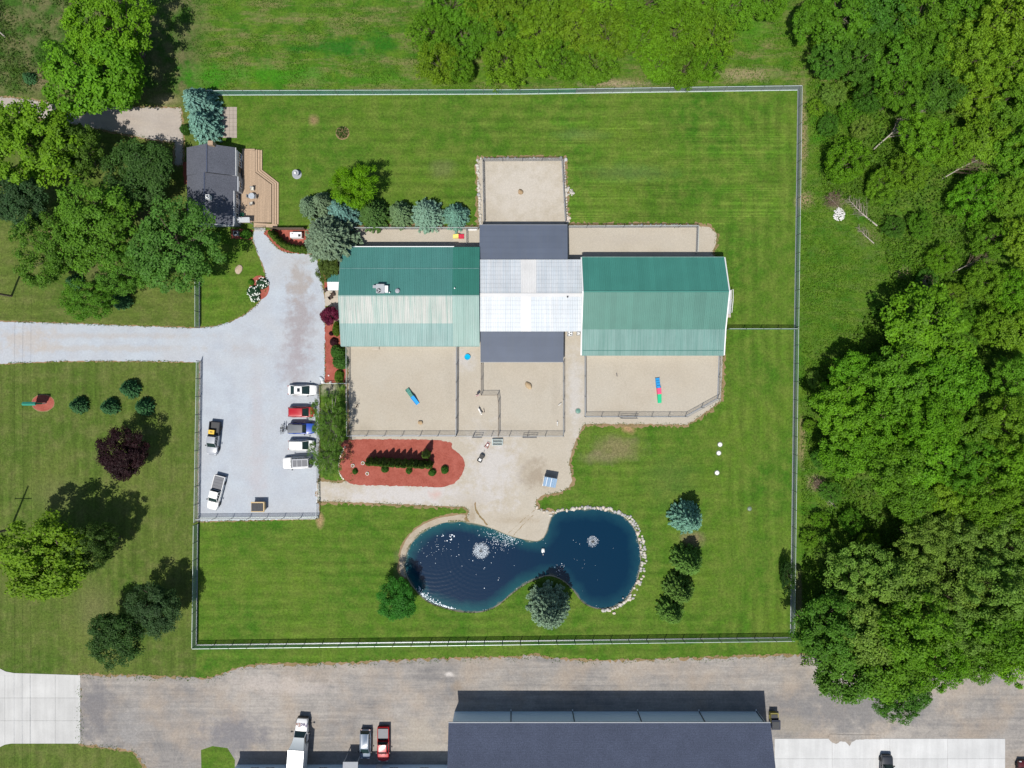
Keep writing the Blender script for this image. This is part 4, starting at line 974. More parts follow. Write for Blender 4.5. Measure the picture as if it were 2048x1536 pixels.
def bushel(seed, R0=1.0, H0=1.1, n=1700, ls=.085, rag=.2, cone=False, mat=None):
    g = np.random.default_rng(seed); D = unit(g.normal(size=(n, 3))); D[:, 2] = np.abs(D[:, 2])
    lob = unit(g.normal(size=(10, 3)) + np.array([0, 0, .5])); rr = (1 - rag) + (np.maximum(D @ lob.T, 0) ** 6).max(1) * rag
    if cone:
        u = g.random(n) ** .75; ang = g.uniform(0, 6.283, n); rad = R0 * np.clip((1 - u) ** .62 + .03, 0, 1) * (1 + .18 * np.sin(ang * 5 + u * 9)) * g.uniform(.7, 1.03, n)
        P = np.stack([np.cos(ang) * rad, np.sin(ang) * rad, .06 + u * H0 * .97], 1); N = np.stack([np.cos(ang), np.sin(ang), np.full(n, .45)], 1) + g.normal(size=(n, 3)) * .35
        T = np.tile([0, 0, 1.0], (n, 1)) + g.normal(size=(n, 3)) * .3
        V, F = leaf_quads(P, N, g.uniform(.7, 1.4, n) * ls * 1.25, g, .5, T)
    else:
        P = D * (rr * g.uniform(.72, 1.04, n))[:, None] * np.array([R0, R0, H0 * .92]) + np.array([0, 0, .08]); N = D + g.normal(size=P.shape) * .5 + np.array([0, 0, .3])
        V, F = leaf_quads(P, N, g.uniform(.7, 1.35, n) * ls, g)
    a = np.clip(.5 + g.normal(size=n) * .22, 0, 1)
    tr = MB().tube([(0, 0, -.03), (0, 0, H0 * .5)], [.05, .03], 5)
    for k in range(5): tr.tube([(0, 0, .05), (math.cos(k * 1.26) * R0 * .6, math.sin(k * 1.26) * R0 * .6, H0 * .55)], [.03, .01], 4, False)
    return np_mesh('crown', V, F, a, mat or LEAF), tr.mesh('stem', M['bark'])
BL = [broadleaf(s, rag=r, nc=n, ls=l, nl=m, clr=k) for s, r, n, l, m, k in ((1, .42, 230, .135, 80, (.08, .17)), (2, .5, 140, .18, 120, (.12, .25)), (3, .35, 190, .15, 100, (.09, .2)), (4, .65, 150, .16, 110, (.10, .22)), (5, .55, 260, .125, 75, (.06, .16)), (6, .7, 120, .19, 120, (.12, .26)), (7, .5, 210, .145, 90, (.07, .2)))]
DENSE = [broadleaf(11, rag=.3, nc=190, nl=110, ls=.14, clr=(.11, .22)), broadleaf(12, rag=.35, nc=190, nl=110, ls=.145, clr=(.11, .22))]
AIRY = [broadleaf(21, rag=.6, nc=190, nl=85, ls=.135, clr=(.09, .19)), broadleaf(22, rag=.6, nc=190, nl=85, ls=.135, clr=(.09, .19)), broadleaf(23, rag=.6, nc=185, nl=85, ls=.135, clr=(.09, .18))]
SCRUB = [broadleaf(s, R0=4, H0=5, nc=220, nl=65, ls=.115, base=.04, rag=.55, clr=(.07, .18)) for s in (31, 32, 33, 34)]
SPIKY = broadleaf(41, rag=.35, nc=150, nl=62, ls=.30, clr=(.12, .22), spike=.85, aspect=.2)
FEATHER = broadleaf(42, rag=.6, nc=150, nl=62, ls=.14, clr=(.07, .2), aspect=.45, limbs=60, bark='bark_pale')
CON = [conifer(s) for s in (51, 52, 53)]; CONL = [conifer(61, R0=3.2, H0=9, tiers=20, dens=.9, full=.62, upturn=.3, ls=.17), conifer(62, R0=2.6, H0=7, tiers=13, dens=.8, full=.7, ls=.16)]
SHRUB = [bushel(s) for s in (71, 72, 73)]; ARB = [bushel(s, R0=.62, H0=3.2, n=1900, ls=.10, cone=True) for s in (81, 82, 83)]
MAPLE = broadleaf(91, R0=2.0, H0=3.2, nc=70, nl=80, ls=.13, base=.2, rag=.15, clr=(.2, .3))

vr = random.Random(77)
DIM = {}
def plant(mesh, x, y, r, H, color, label, name, cat='tree', ry=None, rz=None, R0=4.5, H0=10.0, group=None, jit=.12, part2='trunk', z=0.0):
    t = thing(name, label, cat, (x, y, z), vr.uniform(0, 6.28) if rz is None else rz, group)
    sc = (r / R0, (ry or r) / R0, H / H0)
    j = vr.uniform(1 - jit, 1 + jit); col = (color[0] * j * vr.uniform(1 - jit, 1 + jit), color[1] * j, color[2] * j)
    inst('crown', mesh[0], t, scale=sc, color=col); inst(part2, mesh[1], t, scale=sc)
    return t
def tree(mesh, qx, qy, rp, H, color, label, name='broadleaf_tree', ry=None, rz=None, R0=4.5, H0=10.0, group=None, zf=.62, jit=.1):
    zc = H * zf; p = W(qx, qy, zc); s = (1 - zc / HCAM) / PXM
    return plant(mesh, p.x, p.y, rp * s, H, color, label, name, 'tree', ry * s if ry else None, (0 if ry else rz), R0, H0, group, jit)
YG = (0.142, 0.30, 0.010); BG = (0.085, 0.22, 0.014); MG = (0.06, 0.165, 0.014); DG = (0.042, 0.098, 0.018); OL = (0.10, 0.15, 0.03); BLU = (0.13, 0.22, 0.17); PUR = (0.026, 0.008, 0.011)
# yard and roadside trees
tree(BL[0], 232, 62, 84, 13, YG, 'big bright green tree at the top left, upper of the two above the old driveway', ry=92, rz=0)
tree(BL[1], 192, 150, 90, 12, (0.128, 0.29, 0.012), 'big bright green tree touching the old driveway, lower of the two at top left')
tree(BL[2], 112, 112, 34, 6, MG, 'small leafy tree left of the big bright pair at the top left')
tree(BL[3], 62, 290, 92, 13, (0.148, 0.30, 0.012), 'large yellow green tree at the left edge below the old driveway')
tree(BL[4], 140, 300, 62, 11, (0.085, 0.19, 0.018), 'olive tree right of the large yellow green tree at the left edge')
tree(DENSE[0], 289, 348, 74, 8, (0.05, 0.12, 0.022), 'dense dark green round tree in front of the house')
tree(DENSE[1], 35, 400, 62, 10, (0.05, 0.115, 0.038), 'bluish dark green tree at the left edge above the side lawn')
tree(AIRY[0], 190, 455, 88, 12, (0.112, 0.275, 0.02), 'loose bright green tree in the middle of the cluster south of the house', ry=84)
tree(AIRY[1], 345, 490, 92, 12, (0.098, 0.23, 0.034), 'loose green tree nearest the house and short green fence')
tree(AIRY[2], 100, 505, 64, 11, (0.11, 0.235, 0.02), 'thin yellow green tree at the left end of the leafy cluster', ry=74)
tree(AIRY[0], 178, 600, 58, 9, (0.095, 0.24, 0.016), 'sparse light green tree overhanging the lawn just above the driveway', ry=38)
tree(AIRY[1], 265, 545, 60, 10, (0.098, 0.222, 0.02), 'airy green tree between the loose pair of the leafy cluster', ry=48)
tree(DENSE[0], 246, 912, 54, 8, PUR, 'dark purple maple on the west lawn', name='purple_maple', jit=.02)
tree(BL[1], 104, 1112, 100, 13, (0.14, 0.275, 0.014), 'broad yellow green tree near the lower left edge', ry=74)
tree(AIRY[2], 190, 1092, 46, 11, (0.075, 0.135, 0.022), 'thin olive tree on the right side of the broad yellow green one')
tree(DENSE[1], 312, 1214, 52, 8.5, (0.055, 0.11, 0.034), 'grey green tree beside the west fence, upper of the dark pair')
tree(DENSE[0], 233, 1268, 58, 9, (0.042, 0.105, 0.02), 'dark green tree near the concrete apron, lower of the dark pair')
tree(FEATHER, 660, 842, 36, 7.5, (0.105, 0.235, 0.03), 'feathery pale green tree hanging over the parked cars', ry=58)
tree(FEATHER, 655, 912, 36, 6.5, (0.10, 0.225, 0.028), 'feathery tree over the white car nearest the mulch bed', ry=40)
tree(SPIKY, 711, 370, 47, 8.5, (0.125, 0.31, 0.005), 'vivid lime green spiky tree above the row of blue spruces', name='lime_tree')
tree(DENSE[0], 797, 1203, 41, 6.5, (0.045, 0.20, 0.018), 'round bright green tree at the southwest edge of the pond', ry=46)
tree(DENSE[1], 655, 538, 23, 4, (0.10, 0.165, 0.03), 'rounded olive green tree beside the kennel porch', ry=26)
plant(MAPLE, *W2(656, 631, 2), 1.75, 3.1, (0.15, 0.016, 0.05), 'round crimson maple beside the kennel wall', 'crimson_maple', R0=2, H0=3.2, jit=.02)
# spruces and pines
def spruce(qx, qy, rp, H, color, label, v=0, name='blue_spruce', rz=None):
    m = (CON + CONL)[v]
    R0, H0 = [(2.5, 7), (2.5, 7), (2.5, 7), (3.2, 9), (2.6, 7)][v]
    return tree(m, qx, qy, rp, H, color, label, name, R0=R0, H0=H0, zf=.35, jit=.06, rz=rz)
spruce(399, 207, 36, 8, (0.16, 0.30, 0.25), 'powder blue spruce at the fence end, upper of the pair by the patio', 0)
spruce(408, 248, 34, 7, (0.15, 0.29, 0.235), 'powder blue spruce by the patio, lower of the pair north of the house', 1)
spruce(620, 412, 24, 6, (0.13, 0.21, 0.12), 'grey green spruce at the west end of the clump by the deck', 2)
spruce(644, 405, 23, 6, (0.15, 0.23, 0.13), 'grey green spruce between the west spruce and the blue one', 0)
spruce(684, 424, 34, 7, (0.13, 0.26, 0.225), 'blue spruce in front of the lime green tree', 1)
spruce(661, 479, 53, 9.5, (0.13, 0.20, 0.125), 'largest grey green pine towering over the kennel corner', 3, 'pine_tree')
spruce(746, 427, 32, 6, (0.06, 0.125, 0.025), 'dark green fir right of the lime green tree', 2, 'fir_tree')
spruce(800, 427, 27, 5.5, (0.12, 0.205, 0.09), 'grey green spruce, first of the three in a row behind the run', 0)
spruce(853, 428, 34, 6, (0.19, 0.31, 0.225), 'silver blue spruce, middle and largest of the three in a row', 4)
spruce(911, 432, 27, 5.5, (0.14, 0.285, 0.215), 'blue spruce nearest the north gravel pen', 1)
spruce(1376, 1038, 33, 9, (0.15, 0.30, 0.22), 'blue spruce east of the pond, topmost of the column of four', 4)
spruce(1378, 1124, 31, 8, (0.10, 0.20, 0.032), 'green pine directly below the blue spruce east of the pond', 0, 'pine_tree')
spruce(1361, 1182, 30, 7.5, (0.095, 0.195, 0.032), 'green pine third down in the column east of the pond', 1, 'pine_tree')
spruce(1344, 1224, 27, 7, (0.10, 0.205, 0.03), 'lowest green pine in the column east of the pond', 2, 'pine_tree')
spruce(1098, 1216, 42, 11.5, (0.17, 0.26, 0.17), 'grey blue spruce on the south bank of the pond', 3, 'silver_spruce')
for qx, qy, rp, H, lab, v in ((155, 811, 17, 3.4, 'leftmost of the four young spruces on the west lawn', 0), (217, 814, 17, 3.6, 'second young spruce from the sign on the west lawn', 1), (286, 814, 18, 3.6, 'rightmost young spruce on the west lawn near the parking fence', 2), (257, 778, 19, 3.8, 'young spruce set above the row of three on the west lawn', 0), (240, 601, 19, 3.4, 'small dark blue green spruce below the leafy cluster by the driveway', 1), (147, 563, 16, 3.2, 'small dark spruce half under the leafy cluster', 2), (57, 155, 13, 2.2, 'small round spruce on bare ground at the top left', 0)):
    spruce(qx, qy, rp, H, (0.045, 0.135, 0.045), lab, v, 'young_spruce')
# shrubs
def shrub(qx, qy, rp, H, color, label, v=0, name='shrub', ry=None, group=None, mesh=None, R0=1.0, H0=1.1):
    p = W(qx, qy, H * .5); s = 1 / PXM
    return plant(mesh or SHRUB[v % 3], p.x, p.y, rp * s, H, color, label, name, 'shrub', ry * s if ry else None, 0 if ry else None, R0, H0, group, .08, 'stem')
shrub(490, 468, 13, 1.5, (0.055, 0.17, 0.012), 'round green shrub by the gate path below the house corner', 0, ry=11)
shrub(672, 657, 9, 1.6, (0.10, 0.185, 0.015), 'clipped green shrub against the kennel wall below the crimson maple', 1, ry=16)
shrub(667, 684, 10, 1.0, (0.05, 0.012, 0.018), 'dark burgundy shrub on the mulch beside the kennel', 2)
shrub(662, 667, 5, .7, (0.05, 0.012, 0.018), 'tiny burgundy shrub at the edge of the kennel mulch strip', 1)
shrub(674, 705, 17, 1.8, (0.055, 0.16, 0.02), 'leafy dark green shrub at the kennel corner', 0)
shrub(680, 724, 17, 1.8, (0.06, 0.165, 0.025), 'leafy green shrub below the kennel corner shrub', 1)
shrub(677, 752, 11, 1.3, (0.095, 0.19, 0.014), 'bright green shrub at the south end of the kennel mulch strip', 2, ry=15)
shrub(375, 313, 6, 1.0, (0.10, 0.19, 0.02), 'small light green shrub at the west wall of the house', 0, ry=10)
shrub(376, 410, 7, 1.2, (0.06, 0.17, 0.02), 'small green shrub under the trees at the west wall of the house', 1, ry=10)
shrub(369, 258, 12, 1.7, (0.055, 0.15, 0.02), 'green shrub at the driveway end below the blue spruces', 2)
for i, (qx, qy, r, H) in enumerate(((709, 943, 6.5, .9), (769, 939, 8, 1.0), (817, 942, 7.5, .9), (864, 946, 8.5, 1.1), (889, 940, 9, 1.2))):
    shrub(qx, qy, r, H, (0.06, 0.165, 0.022), '%s small green shrub from the left along the front of the mulch bed' % ORD[i], i, group='shrubs in front of the mulch bed hedge')
for i, qx in enumerate(np.linspace(742, 858, 11)):
    H = 3.0 + 1.9 * math.sin((i + 1.2) / 12 * 3.0) + (0.5 if i % 3 == 0 else 0); p = W(qx + 0, 922 + .6 * i)
    plant(ARB[i % 3], p.x, p.y, .72, H, (0.065, 0.13, 0.018), '%s arborvitae from the left in the mulch bed hedge' % ORD[i], 'arborvitae', 'shrub', None, None, .62, 3.2, 'arborvitae hedge in the mulch bed', .08, 'stem')
p = W(854, 907); plant(ARB[1], p.x, p.y, .7, 5.0, (0.10, 0.18, 0.03), 'single tall arborvitae behind the right end of the mulch bed hedge', 'arborvitae', 'shrub', None, None, .62, 3.2, None, .05, 'stem')
for i, (qx, qy) in enumerate(((549, 470), (555, 477), (562, 484), (569, 490), (578, 494), (587, 497), (596, 499), (605, 500), (614, 500))):
    p = W(qx, qy); plant(ARB[i % 3], p.x, p.y, .66, 2.9, (0.085, 0.16, 0.016), '%s arborvitae from the gate path in the curved hedge by the driveway' % ORD[i], 'arborvitae', 'shrub', None, None, .62, 3.2, 'curved arborvitae hedge', .08, 'stem')
# white-flowering bushes by the driveway curve
M['petal'] = plain('white_petal', (0.74, 0.78, 0.70), 0.7, var=.05)
for qx, qy, r, lab in ((524, 566, 13, 'white flowering bush, upper one in the bed at the driveway curve'), (506, 583, 14, 'white flowering bush, left one in the bed at the driveway curve'), (510, 595, 10, 'white flowering bush, lowest in the bed at the driveway curve')):
    t = shrub(qx, qy, r, .9, (0.035, 0.105, 0.05), lab, vr.randint(0, 2), 'flowering_bush')
    g = np.random.default_rng(qx); n = 34; a = g.uniform(0, 6.28, n); u = np.sqrt(g.uniform(.1, 1, n)) * r / PXM * .97
    P = np.stack([np.cos(a) * u, np.sin(a) * u, .88 * np.sqrt(np.maximum(1.05 - (u / (r / PXM)) ** 2, .05)) + .08], 1)
    V, F = leaf_quads(P, np.tile([0, 0, 1.0], (n, 1)) + g.normal(size=(n, 3)) * .3, g.uniform(.07, .14, n), g, .9)
    o = inst('blossoms', np_mesh('blossoms', V, F, None, M['petal']), t); o['kind'] = 'stuff'
shrub(502, 564, 7, .7, (0.07, 0.22, 0.012), 'small bright green bush at the top of the flower bed', 0)

# scrub beyond the north fence
rows = [('along the north fence', [(880, 128, 46), (925, 138, 34), (1010, 120, 52), (1075, 118, 48), (1130, 125, 44), (1185, 130, 48), (1320, 132, 42), (1370, 138, 42), (1410, 132, 36)]),
        ('in the second line from the fence', [(862, 60, 46), (925, 75, 56), (1000, 62, 54), (1075, 50, 56), (1150, 48, 60), (1215, 70, 54), (1290, 70, 50), (1350, 65, 56), (1425, 70, 50)]),
        ('along the top picture edge', [(900, 8, 55), (985, 2, 58), (1080, -5, 60), (1190, -8, 62), (1290, 0, 58), (1380, -4, 60), (1470, 10, 54), (1540, 0, 46)])]
for where, row in rows:
    for i, (qx, qy, r) in enumerate(row):
        tree(SCRUB[vr.randint(0, 3)], qx, qy, r, vr.uniform(4, 6.2), vr.choice([(0.145, 0.305, 0.010), (0.122, 0.28, 0.012), (0.155, 0.295, 0.012)]), '%s bright green scrub bush from the left %s' % (ORD[i], where), 'scrub_bush', R0=4, H0=5, group='scrub beyond the north fence')
# woodland east of the fence, row by row from the top; order counts from the fence
wrows = [('at the top edge', [(1618, 40, 44, 9, 1), (1690, 38, 56, 10, 1), (1765, 30, 60, 11, 2), (1845, 34, 58, 12, 1), (1920, 25, 60, 13, 1), (2000, 30, 66, 14, 3), (2060, 10, 60, 14, 3)]),
         ('level with the north fence corner', [(1655, 118, 42, 8, 2), (1718, 118, 50, 9, 2), (1790, 112, 52, 10, 1), (1868, 112, 60, 12, 1), (1945, 110, 58, 13, 3), (2025, 120, 62, 14, 3)]),
         ('below the north fence corner', [(1738, 196, 38, 6, 2), (1800, 190, 46, 9, 1), (1868, 190, 48, 9, 2), (1935, 190, 52, 10, 3), (2015, 198, 56, 10, 1)]),
         ('level with the north gravel pen', [(1690, 330, 50, 6, 0), (1762, 365, 36, 4.5, 3), (1850, 275, 50, 8, 0), (1905, 300, 40, 6, 3), (1975, 290, 50, 8, 3), (2045, 300, 50, 9, 1)]),
         ('level with the white rubble heap', [(1815, 345, 40, 5.5, 3), (1950, 385, 48, 6.5, 0), (2030, 392, 48, 8, 3)]),
         ('level with the slate porch', [(1985, 478, 46, 6, 1), (2045, 490, 46, 7, 3)]),
         ('level with the barn', [(1965, 560, 38, 5, 3), (2028, 585, 44, 6, 0), (1850, 672, 86, 11, 0), (1985, 650, 40, 5, 3), (2045, 668, 46, 7, 3)]),
         ('level with the barn pen', [(1716, 752, 58, 9, 0), (1800, 770, 66, 11, 1), (1890, 765, 64, 12, 0), (2035, 760, 56, 11, 1)]),
         ('level with the parked cars', [(1686, 830, 62, 10, 0), (1765, 842, 60, 12, 0), (1848, 840, 62, 13, 0), (1925, 850, 60, 12, 1), (2010, 850, 60, 13, 3)]),
         ('level with the mulch bed', [(1700, 905, 52, 9, 0), (1775, 925, 58, 11, 1), (1850, 920, 56, 12, 0), (1925, 925, 56, 12, 1), (2005, 935, 58, 13, 0)]),
         ('level with the dog shelter', [(1820, 1000, 50, 9, 1), (1890, 1000, 50, 10, 3), (1965, 1005, 56, 13, 3), (2045, 1010, 56, 14, 3)]),
         ('level with the fountains', [(1850, 1080, 54, 11, 4), (1930, 1080, 60, 14, 4), (2015, 1085, 64, 15, 4)]),
         ('level with the pond end', [(1716, 1150, 68, 11, 4), (1800, 1165, 70, 13, 4), (1885, 1165, 72, 15, 4), (1970, 1165, 70, 15, 4), (2050, 1170, 60, 15, 1)]),
         ('level with the lower fence corner', [(1655, 1245, 72, 11, 2), (1735, 1250, 70, 13, 4), (1820, 1250, 74, 14, 1), (1905, 1245, 72, 15, 4), (1990, 1245, 70, 15, 1)]),
         ('reaching over the dirt lane', [(1690, 1322, 66, 12, 2), (1775, 1340, 66, 13, 1), (1855, 1310, 58, 13, 0), (1935, 1310, 52, 12, 1), (2020, 1312, 48, 12, 0)])]
WC = [(0.132, 0.318, 0.011), (0.112, 0.265, 0.013), (0.080, 0.21, 0.018), (0.162, 0.305, 0.015), (0.168, 0.30, 0.042)]
for where, row in wrows:
    row = sorted(row)
    for i, (qx, qy, r, H, c) in enumerate(row):
        nm = ['bright green', 'green', 'dark green', 'yellowish green', 'soft olive green'][c]
        tree(*((vr.choice(BL + BL + AIRY),) if H > 6.6 else (vr.choice(SCRUB),)), qx, qy, r * vr.uniform(.92, 1.12), H * vr.uniform(.85, 1.1), WC[c], '%s woodland tree %s, %s from the fence' % (nm, where, ORD[i]), 'woodland_tree', R0=4.5 if H > 6.6 else 4.0, H0=10.0 if H > 6.6 else 5.0, group='woodland east of the fence')
under = [('beside the upper east fence', [(1640, 90, 22, 3), (1632, 215, 18, 2), (1655, 250, 24, 2.5), (1668, 190, 26, 3), (1700, 225, 26, 3.5), (1722, 258, 26, 3.5)]),
         ('in the clearing right of the fallen tree', [(1790, 455, 24, 2.5), (1842, 450, 28, 3), (1880, 520, 32, 3.5), (1850, 560, 24, 2.5), (1905, 590, 30, 3), (1925, 640, 28, 3), (1760, 620, 18, 1.8)]),
         ('beside the lower east fence', [(1628, 760, 18, 2), (1618, 850, 14, 1.6), (1640, 915, 22, 2.5), (1660, 985, 24, 2.2), (1640, 1040, 20, 2), (1618, 1080, 20, 2), (1700, 1040, 26, 3), (1735, 1085, 26, 3)])]
for where, row in under:
    for i, (qx, qy, r, H) in enumerate(row):
        tree(SCRUB[vr.randint(0, 3)], qx, qy, r, H, vr.choice(WC), '%s low woodland shrub from the top %s' % (ORD[i], where), 'woodland_shrub', R0=4, H0=5, group='low shrubs east of the fence')
tree(AIRY[1], 1800, 1392, 58, 10, (0.065, 0.18, 0.018), 'leafy branches of the tree stretching farthest out over the dirt lane', ry=46)
tree(SCRUB[2], 1574, 1150, 15, 4, DG, 'dark scrub bush inside the lower east fence', 'scrub_bush', R0=4, H0=5, ry=38)

# low growth too dense to count
def vnoise(P, s, seed):
    g = np.random.default_rng(seed); v = np.zeros(len(P))
    for k in range(7):
        a = g.uniform(0, 6.28); f = s * g.uniform(.6, 1.9); v += np.sin((P[:, 0] * math.cos(a) + P[:, 1] * math.sin(a)) * f + g.uniform(0, 6.28))
    return v / 3.2
def scatter(name, label, poly_px, n, ls, zmax, cols, seed, dens=None, cat='undergrowth', flat=.6):
    g = np.random.default_rng(seed); poly = px(*poly_px); P = np.array(poly); lo, hi = P.min(0), P.max(0)
    Q = g.uniform(lo, hi, (int(n * 1.7), 2)); Q = Q[inside_np(Q, poly)]
    nz = vnoise(Q, .55, seed) + .6 * vnoise(Q, 1.7, seed + 1)
    if dens is not None: k = g.random(len(Q)) < np.clip(dens + nz * .45, 0, 1); Q, nz = Q[k], nz[k]
    Q, nz = Q[:n], nz[:n]
    z = np.clip(.12 + (nz + .8) * .5, .03, 1.4) * zmax * g.uniform(.4, 1, len(Q))
    C = np.concatenate([Q, z[:, None]], 1); N = np.array([0, 0, flat]) + g.normal(size=C.shape) * .6
    V, F = leaf_quads(C, N, g.uniform(.6, 1.4, len(Q)) * ls, g, .45)
    o = inst(name, np_mesh(name, V, F, np.clip(.5 + nz * .14 + g.normal(size=len(Q)) * .2, 0, 1), LEAF), color=cols)
    return tag(o, label, cat, kind='stuff')
scatter('undergrowth', 'tangled green undergrowth filling the woods right of the fence', [(1640, -60), (2140, -60), (2140, 1330), (1600, 1330), (1606, 1060), (1680, 1000), (1640, 760), (1780, 560), (1760, 470), (1700, 400), (1640, 400), (1700, 250)], 60000, .24, 1.3, (0.088, 0.185, 0.014), 301)
scatter('meadow_grass', 'rough green meadow grass between the east fence and the woods', [(1606, 190), (1660, 60), (1780, 300), (1760, 430), (1800, 560), (1700, 720), (1640, 780), (1604, 1240), (1600, 655)], 30000, .13, .3, (0.105, 0.222, 0.014), 302)
scatter('field_grass', 'rough field grass beyond the north fence with straw patches', [(340, -50), (1640, -50), (1640, 60), (1600, 172), (420, 180), (330, 120)], 45000, .10, .22, (0.085, 0.19, 0.013), 303, dens=.38, cat='grass')
scatter('corner_weeds', 'scruffy weeds in the top left corner beside the bare tree', [(-60, -60), (150, -60), (140, 150), (60, 190), (-60, 180)], 9000, .16, .5, (0.07, 0.13, 0.02), 304, dens=.4, cat='weeds')
scatter('fence_brush', 'ragged light green brush between the upper east fence and the woods', [(1612, 60), (1700, 40), (1790, 250), (1800, 420), (1920, 440), (1960, 640), (1860, 600), (1790, 570), (1770, 470), (1690, 395), (1645, 380), (1622, 300), (1612, 180)], 26000, .15, 1.0, (0.105, 0.235, 0.013), 311, dens=.4, cat='brush')
scatter('lower_brush', 'ragged green brush between the lower east fence and the woods', [(1604, 700), (1660, 720), (1650, 880), (1690, 960), (1760, 1010), (1740, 1100), (1660, 1120), (1604, 1060)], 9000, .15, .9, (0.098, 0.225, 0.013), 312, dens=.4, cat='brush')
scatter('field_edge_brush', 'tall light green growth where the field meets the north scrub', [(800, 0), (850, 30), (845, 120), (880, 165), (1000, 172), (1200, 165), (1440, 160), (1500, 90), (1560, 40), (1640, 60), (1590, 165), (1420, 172), (900, 182), (830, 150), (800, 90)], 16000, .13, .6, (0.105, 0.235, 0.013), 313, dens=.4, cat='brush')
def edge_grass():
    g = np.random.default_rng(9); C = []
    for poly, wdt in ((DRIVE, .22), (YARD, .35), (LOT, .7), (OLD, .3), (POND, .12), (ISLAND, .2)):
        d = np.array(dense(poly, .045)); pick = d[g.random(len(d)) < .8]
        C.append(pick + g.normal(size=pick.shape) * wdt * .5)
    C = np.concatenate(C); bad = np.zeros(len(C), bool)
    for b in (grow(dense(DRIVE, 1.0), -.25), grow(dense(YARD, 1.0), -.35), grow(dense(LOT, 1.0), -.7), grow(POND, -.1)): bad |= inside_np(C, b)
    vis = (np.abs(C[:, 0]) < 95) & (np.abs(C[:, 1]) < 75); C = C[~bad & vis]
    cl = vnoise(C, 1.2, 44); C = C[cl > -.35]
    n = len(C); P = np.concatenate([C, g.uniform(.03, .12, (n, 1))], 1)
    V, F = leaf_quads(P, np.array([0, 0, .8]) + g.normal(size=P.shape) * .5, g.uniform(.05, .13, n), g, .4)
    tag(inst('grass_edge', np_mesh('grass_edge', V, F, g.uniform(.1, .9, n), LEAF), color=(0.07, 0.155, 0.012)), 'ragged grass along the gravel and dirt edges', 'grass', kind='stuff')
edge_grass()
c = W(685, 266); g = np.random.default_rng(3); n = 500; a = g.uniform(0, 6.28, n); u = np.sqrt(g.random(n))
V, F = leaf_quads(np.stack([c.x + np.cos(a) * u, c.y + np.sin(a) * u, g.uniform(.05, .4, n)], 1), np.array([0, 0, .6]) + g.normal(size=(n, 3)) * .6, g.uniform(.06, .16, n), g, .4)
tag(inst('weed_ring', np_mesh('weed_ring', V, F, g.random(n), LEAF), color=(0.055, 0.12, 0.018)), 'round patch of weeds in the north lawn', 'weeds', kind='stuff')
# bare trees and fallen limbs
M['bark_grey'] = plain('grey_bark', (0.27, 0.23, 0.19), 0.9, var=.25, scale=6)
M['bark_brown'] = plain('brown_twigs', (0.17, 0.12, 0.085), 0.9, var=.25, scale=6)
def dead_tree(label, a, b, z0, z1, seed, n=26, r0=.13, name='dead_tree', wide=.45, twig='bark_grey'):
    A, B = W(*a), W(*b); A.z = z0; B.z = z1; g = random.Random(seed); d = B - A; L = d.length; side = Vector((-d.y, d.x, 0)).normalized()
    t = thing(name, label, 'dead tree', (A.x, A.y, 0)); o = Vector((A.x, A.y, 0)); m = MB()
    m.tube([A - o, A.lerp(B, .5) + side * L * .03 - o, B - o], [r0, r0 * .7, .02], 7); m.build('trunk', M['bark_pale'], t, 40)
    m = MB()
    for i in range(n):
        u = g.uniform(.3, .95); p = A.lerp(B, u); s = g.choice((-1, 1)); l = L * wide * (1.1 - u) * g.uniform(.5, 1.1) + .3
        q = p + d.normalized() * l * .75 + side * s * l * g.uniform(.35, .8) + Vector((0, 0, g.uniform(-.1, .6) * l * .4)); q.z = max(q.z, .05); mm = p.lerp(q, .5) + Vector((0, 0, .12))
        m.tube([p - o, mm - o, q - o], [r0 * .38, r0 * .22, .01], 4, False)
        for k in range(3):
            e = mm.lerp(q, g.random()); f = e + Vector((g.uniform(-.5, .5), g.uniform(-.5, .5), g.uniform(-.05, .3))) * (.4 + l * .5); f.z = max(f.z, .05); m.tube([e - o, f - o], [.022, .008], 3, False)
    m.build('branches', M[twig], t)
dead_tree('bare fallen tree with pale trunk right of the white rubble heap', (1753, 452), (1690, 400), .2, .9, 3)
dead_tree('smaller bare fallen limb below the pale fallen tree', (1747, 487), (1712, 455), .15, .5, 4, 16, .08)
dead_tree('grey leafless tree lying in the woods below the north fence corner', (1745, 300), (1815, 240), .4, 5.0, 5, 40, .12)
dead_tree('dead brush pile above the white rubble heap', (1690, 425), (1655, 395), .1, .5, 6, 60, .05, 'brush_pile', .9, 'bark_brown')
dead_tree('dead twigs beside the east fence below the parked car level', (1680, 1020), (1640, 985), .1, .5, 7, 22, .06)
dead_tree('bare grey tree in the top left corner', (12, 75), (-30, 20), .2, 7.0, 8, 30, .12)
for k, (p_, q_, z_, lab) in enumerate((((1700, 130), (1660, 40), 9.0, 'bare limbed tree among the dark trees right of the north fence corner'), ((1880, 360), (1935, 330), 5.0, 'brown twiggy snag in the scrub right of the white rubble heap'), ((1905, 120), (1960, 60), 11.0, 'bare brown tree near the top right corner'),
        ((1905, 545), (1950, 520), 3.5, 'brown leafless bush in the clearing level with the barn'), ((1790, 1215), (1830, 1165), 11.0, 'bare brown treetop in the lower woods'), ((1865, 965), (1910, 950), 9.0, 'bare brown treetop level with the mulch bed'),
        ((1985, 835), (2020, 820), 9.0, 'bare grey treetop near the right edge level with the parked cars'), ((1870, 600), (1830, 560), 2.5, 'brown twiggy bush above the big bright woodland tree'), ((1650, 985), (1625, 960), 1.2, 'low tangle of brown twigs beside the lower east fence'))):
    dead_tree(lab, p_, q_, .2, z_, 60 + k, 44, .09, wide=.6, twig='bark_brown' if 'brown' in lab else 'bark_grey')
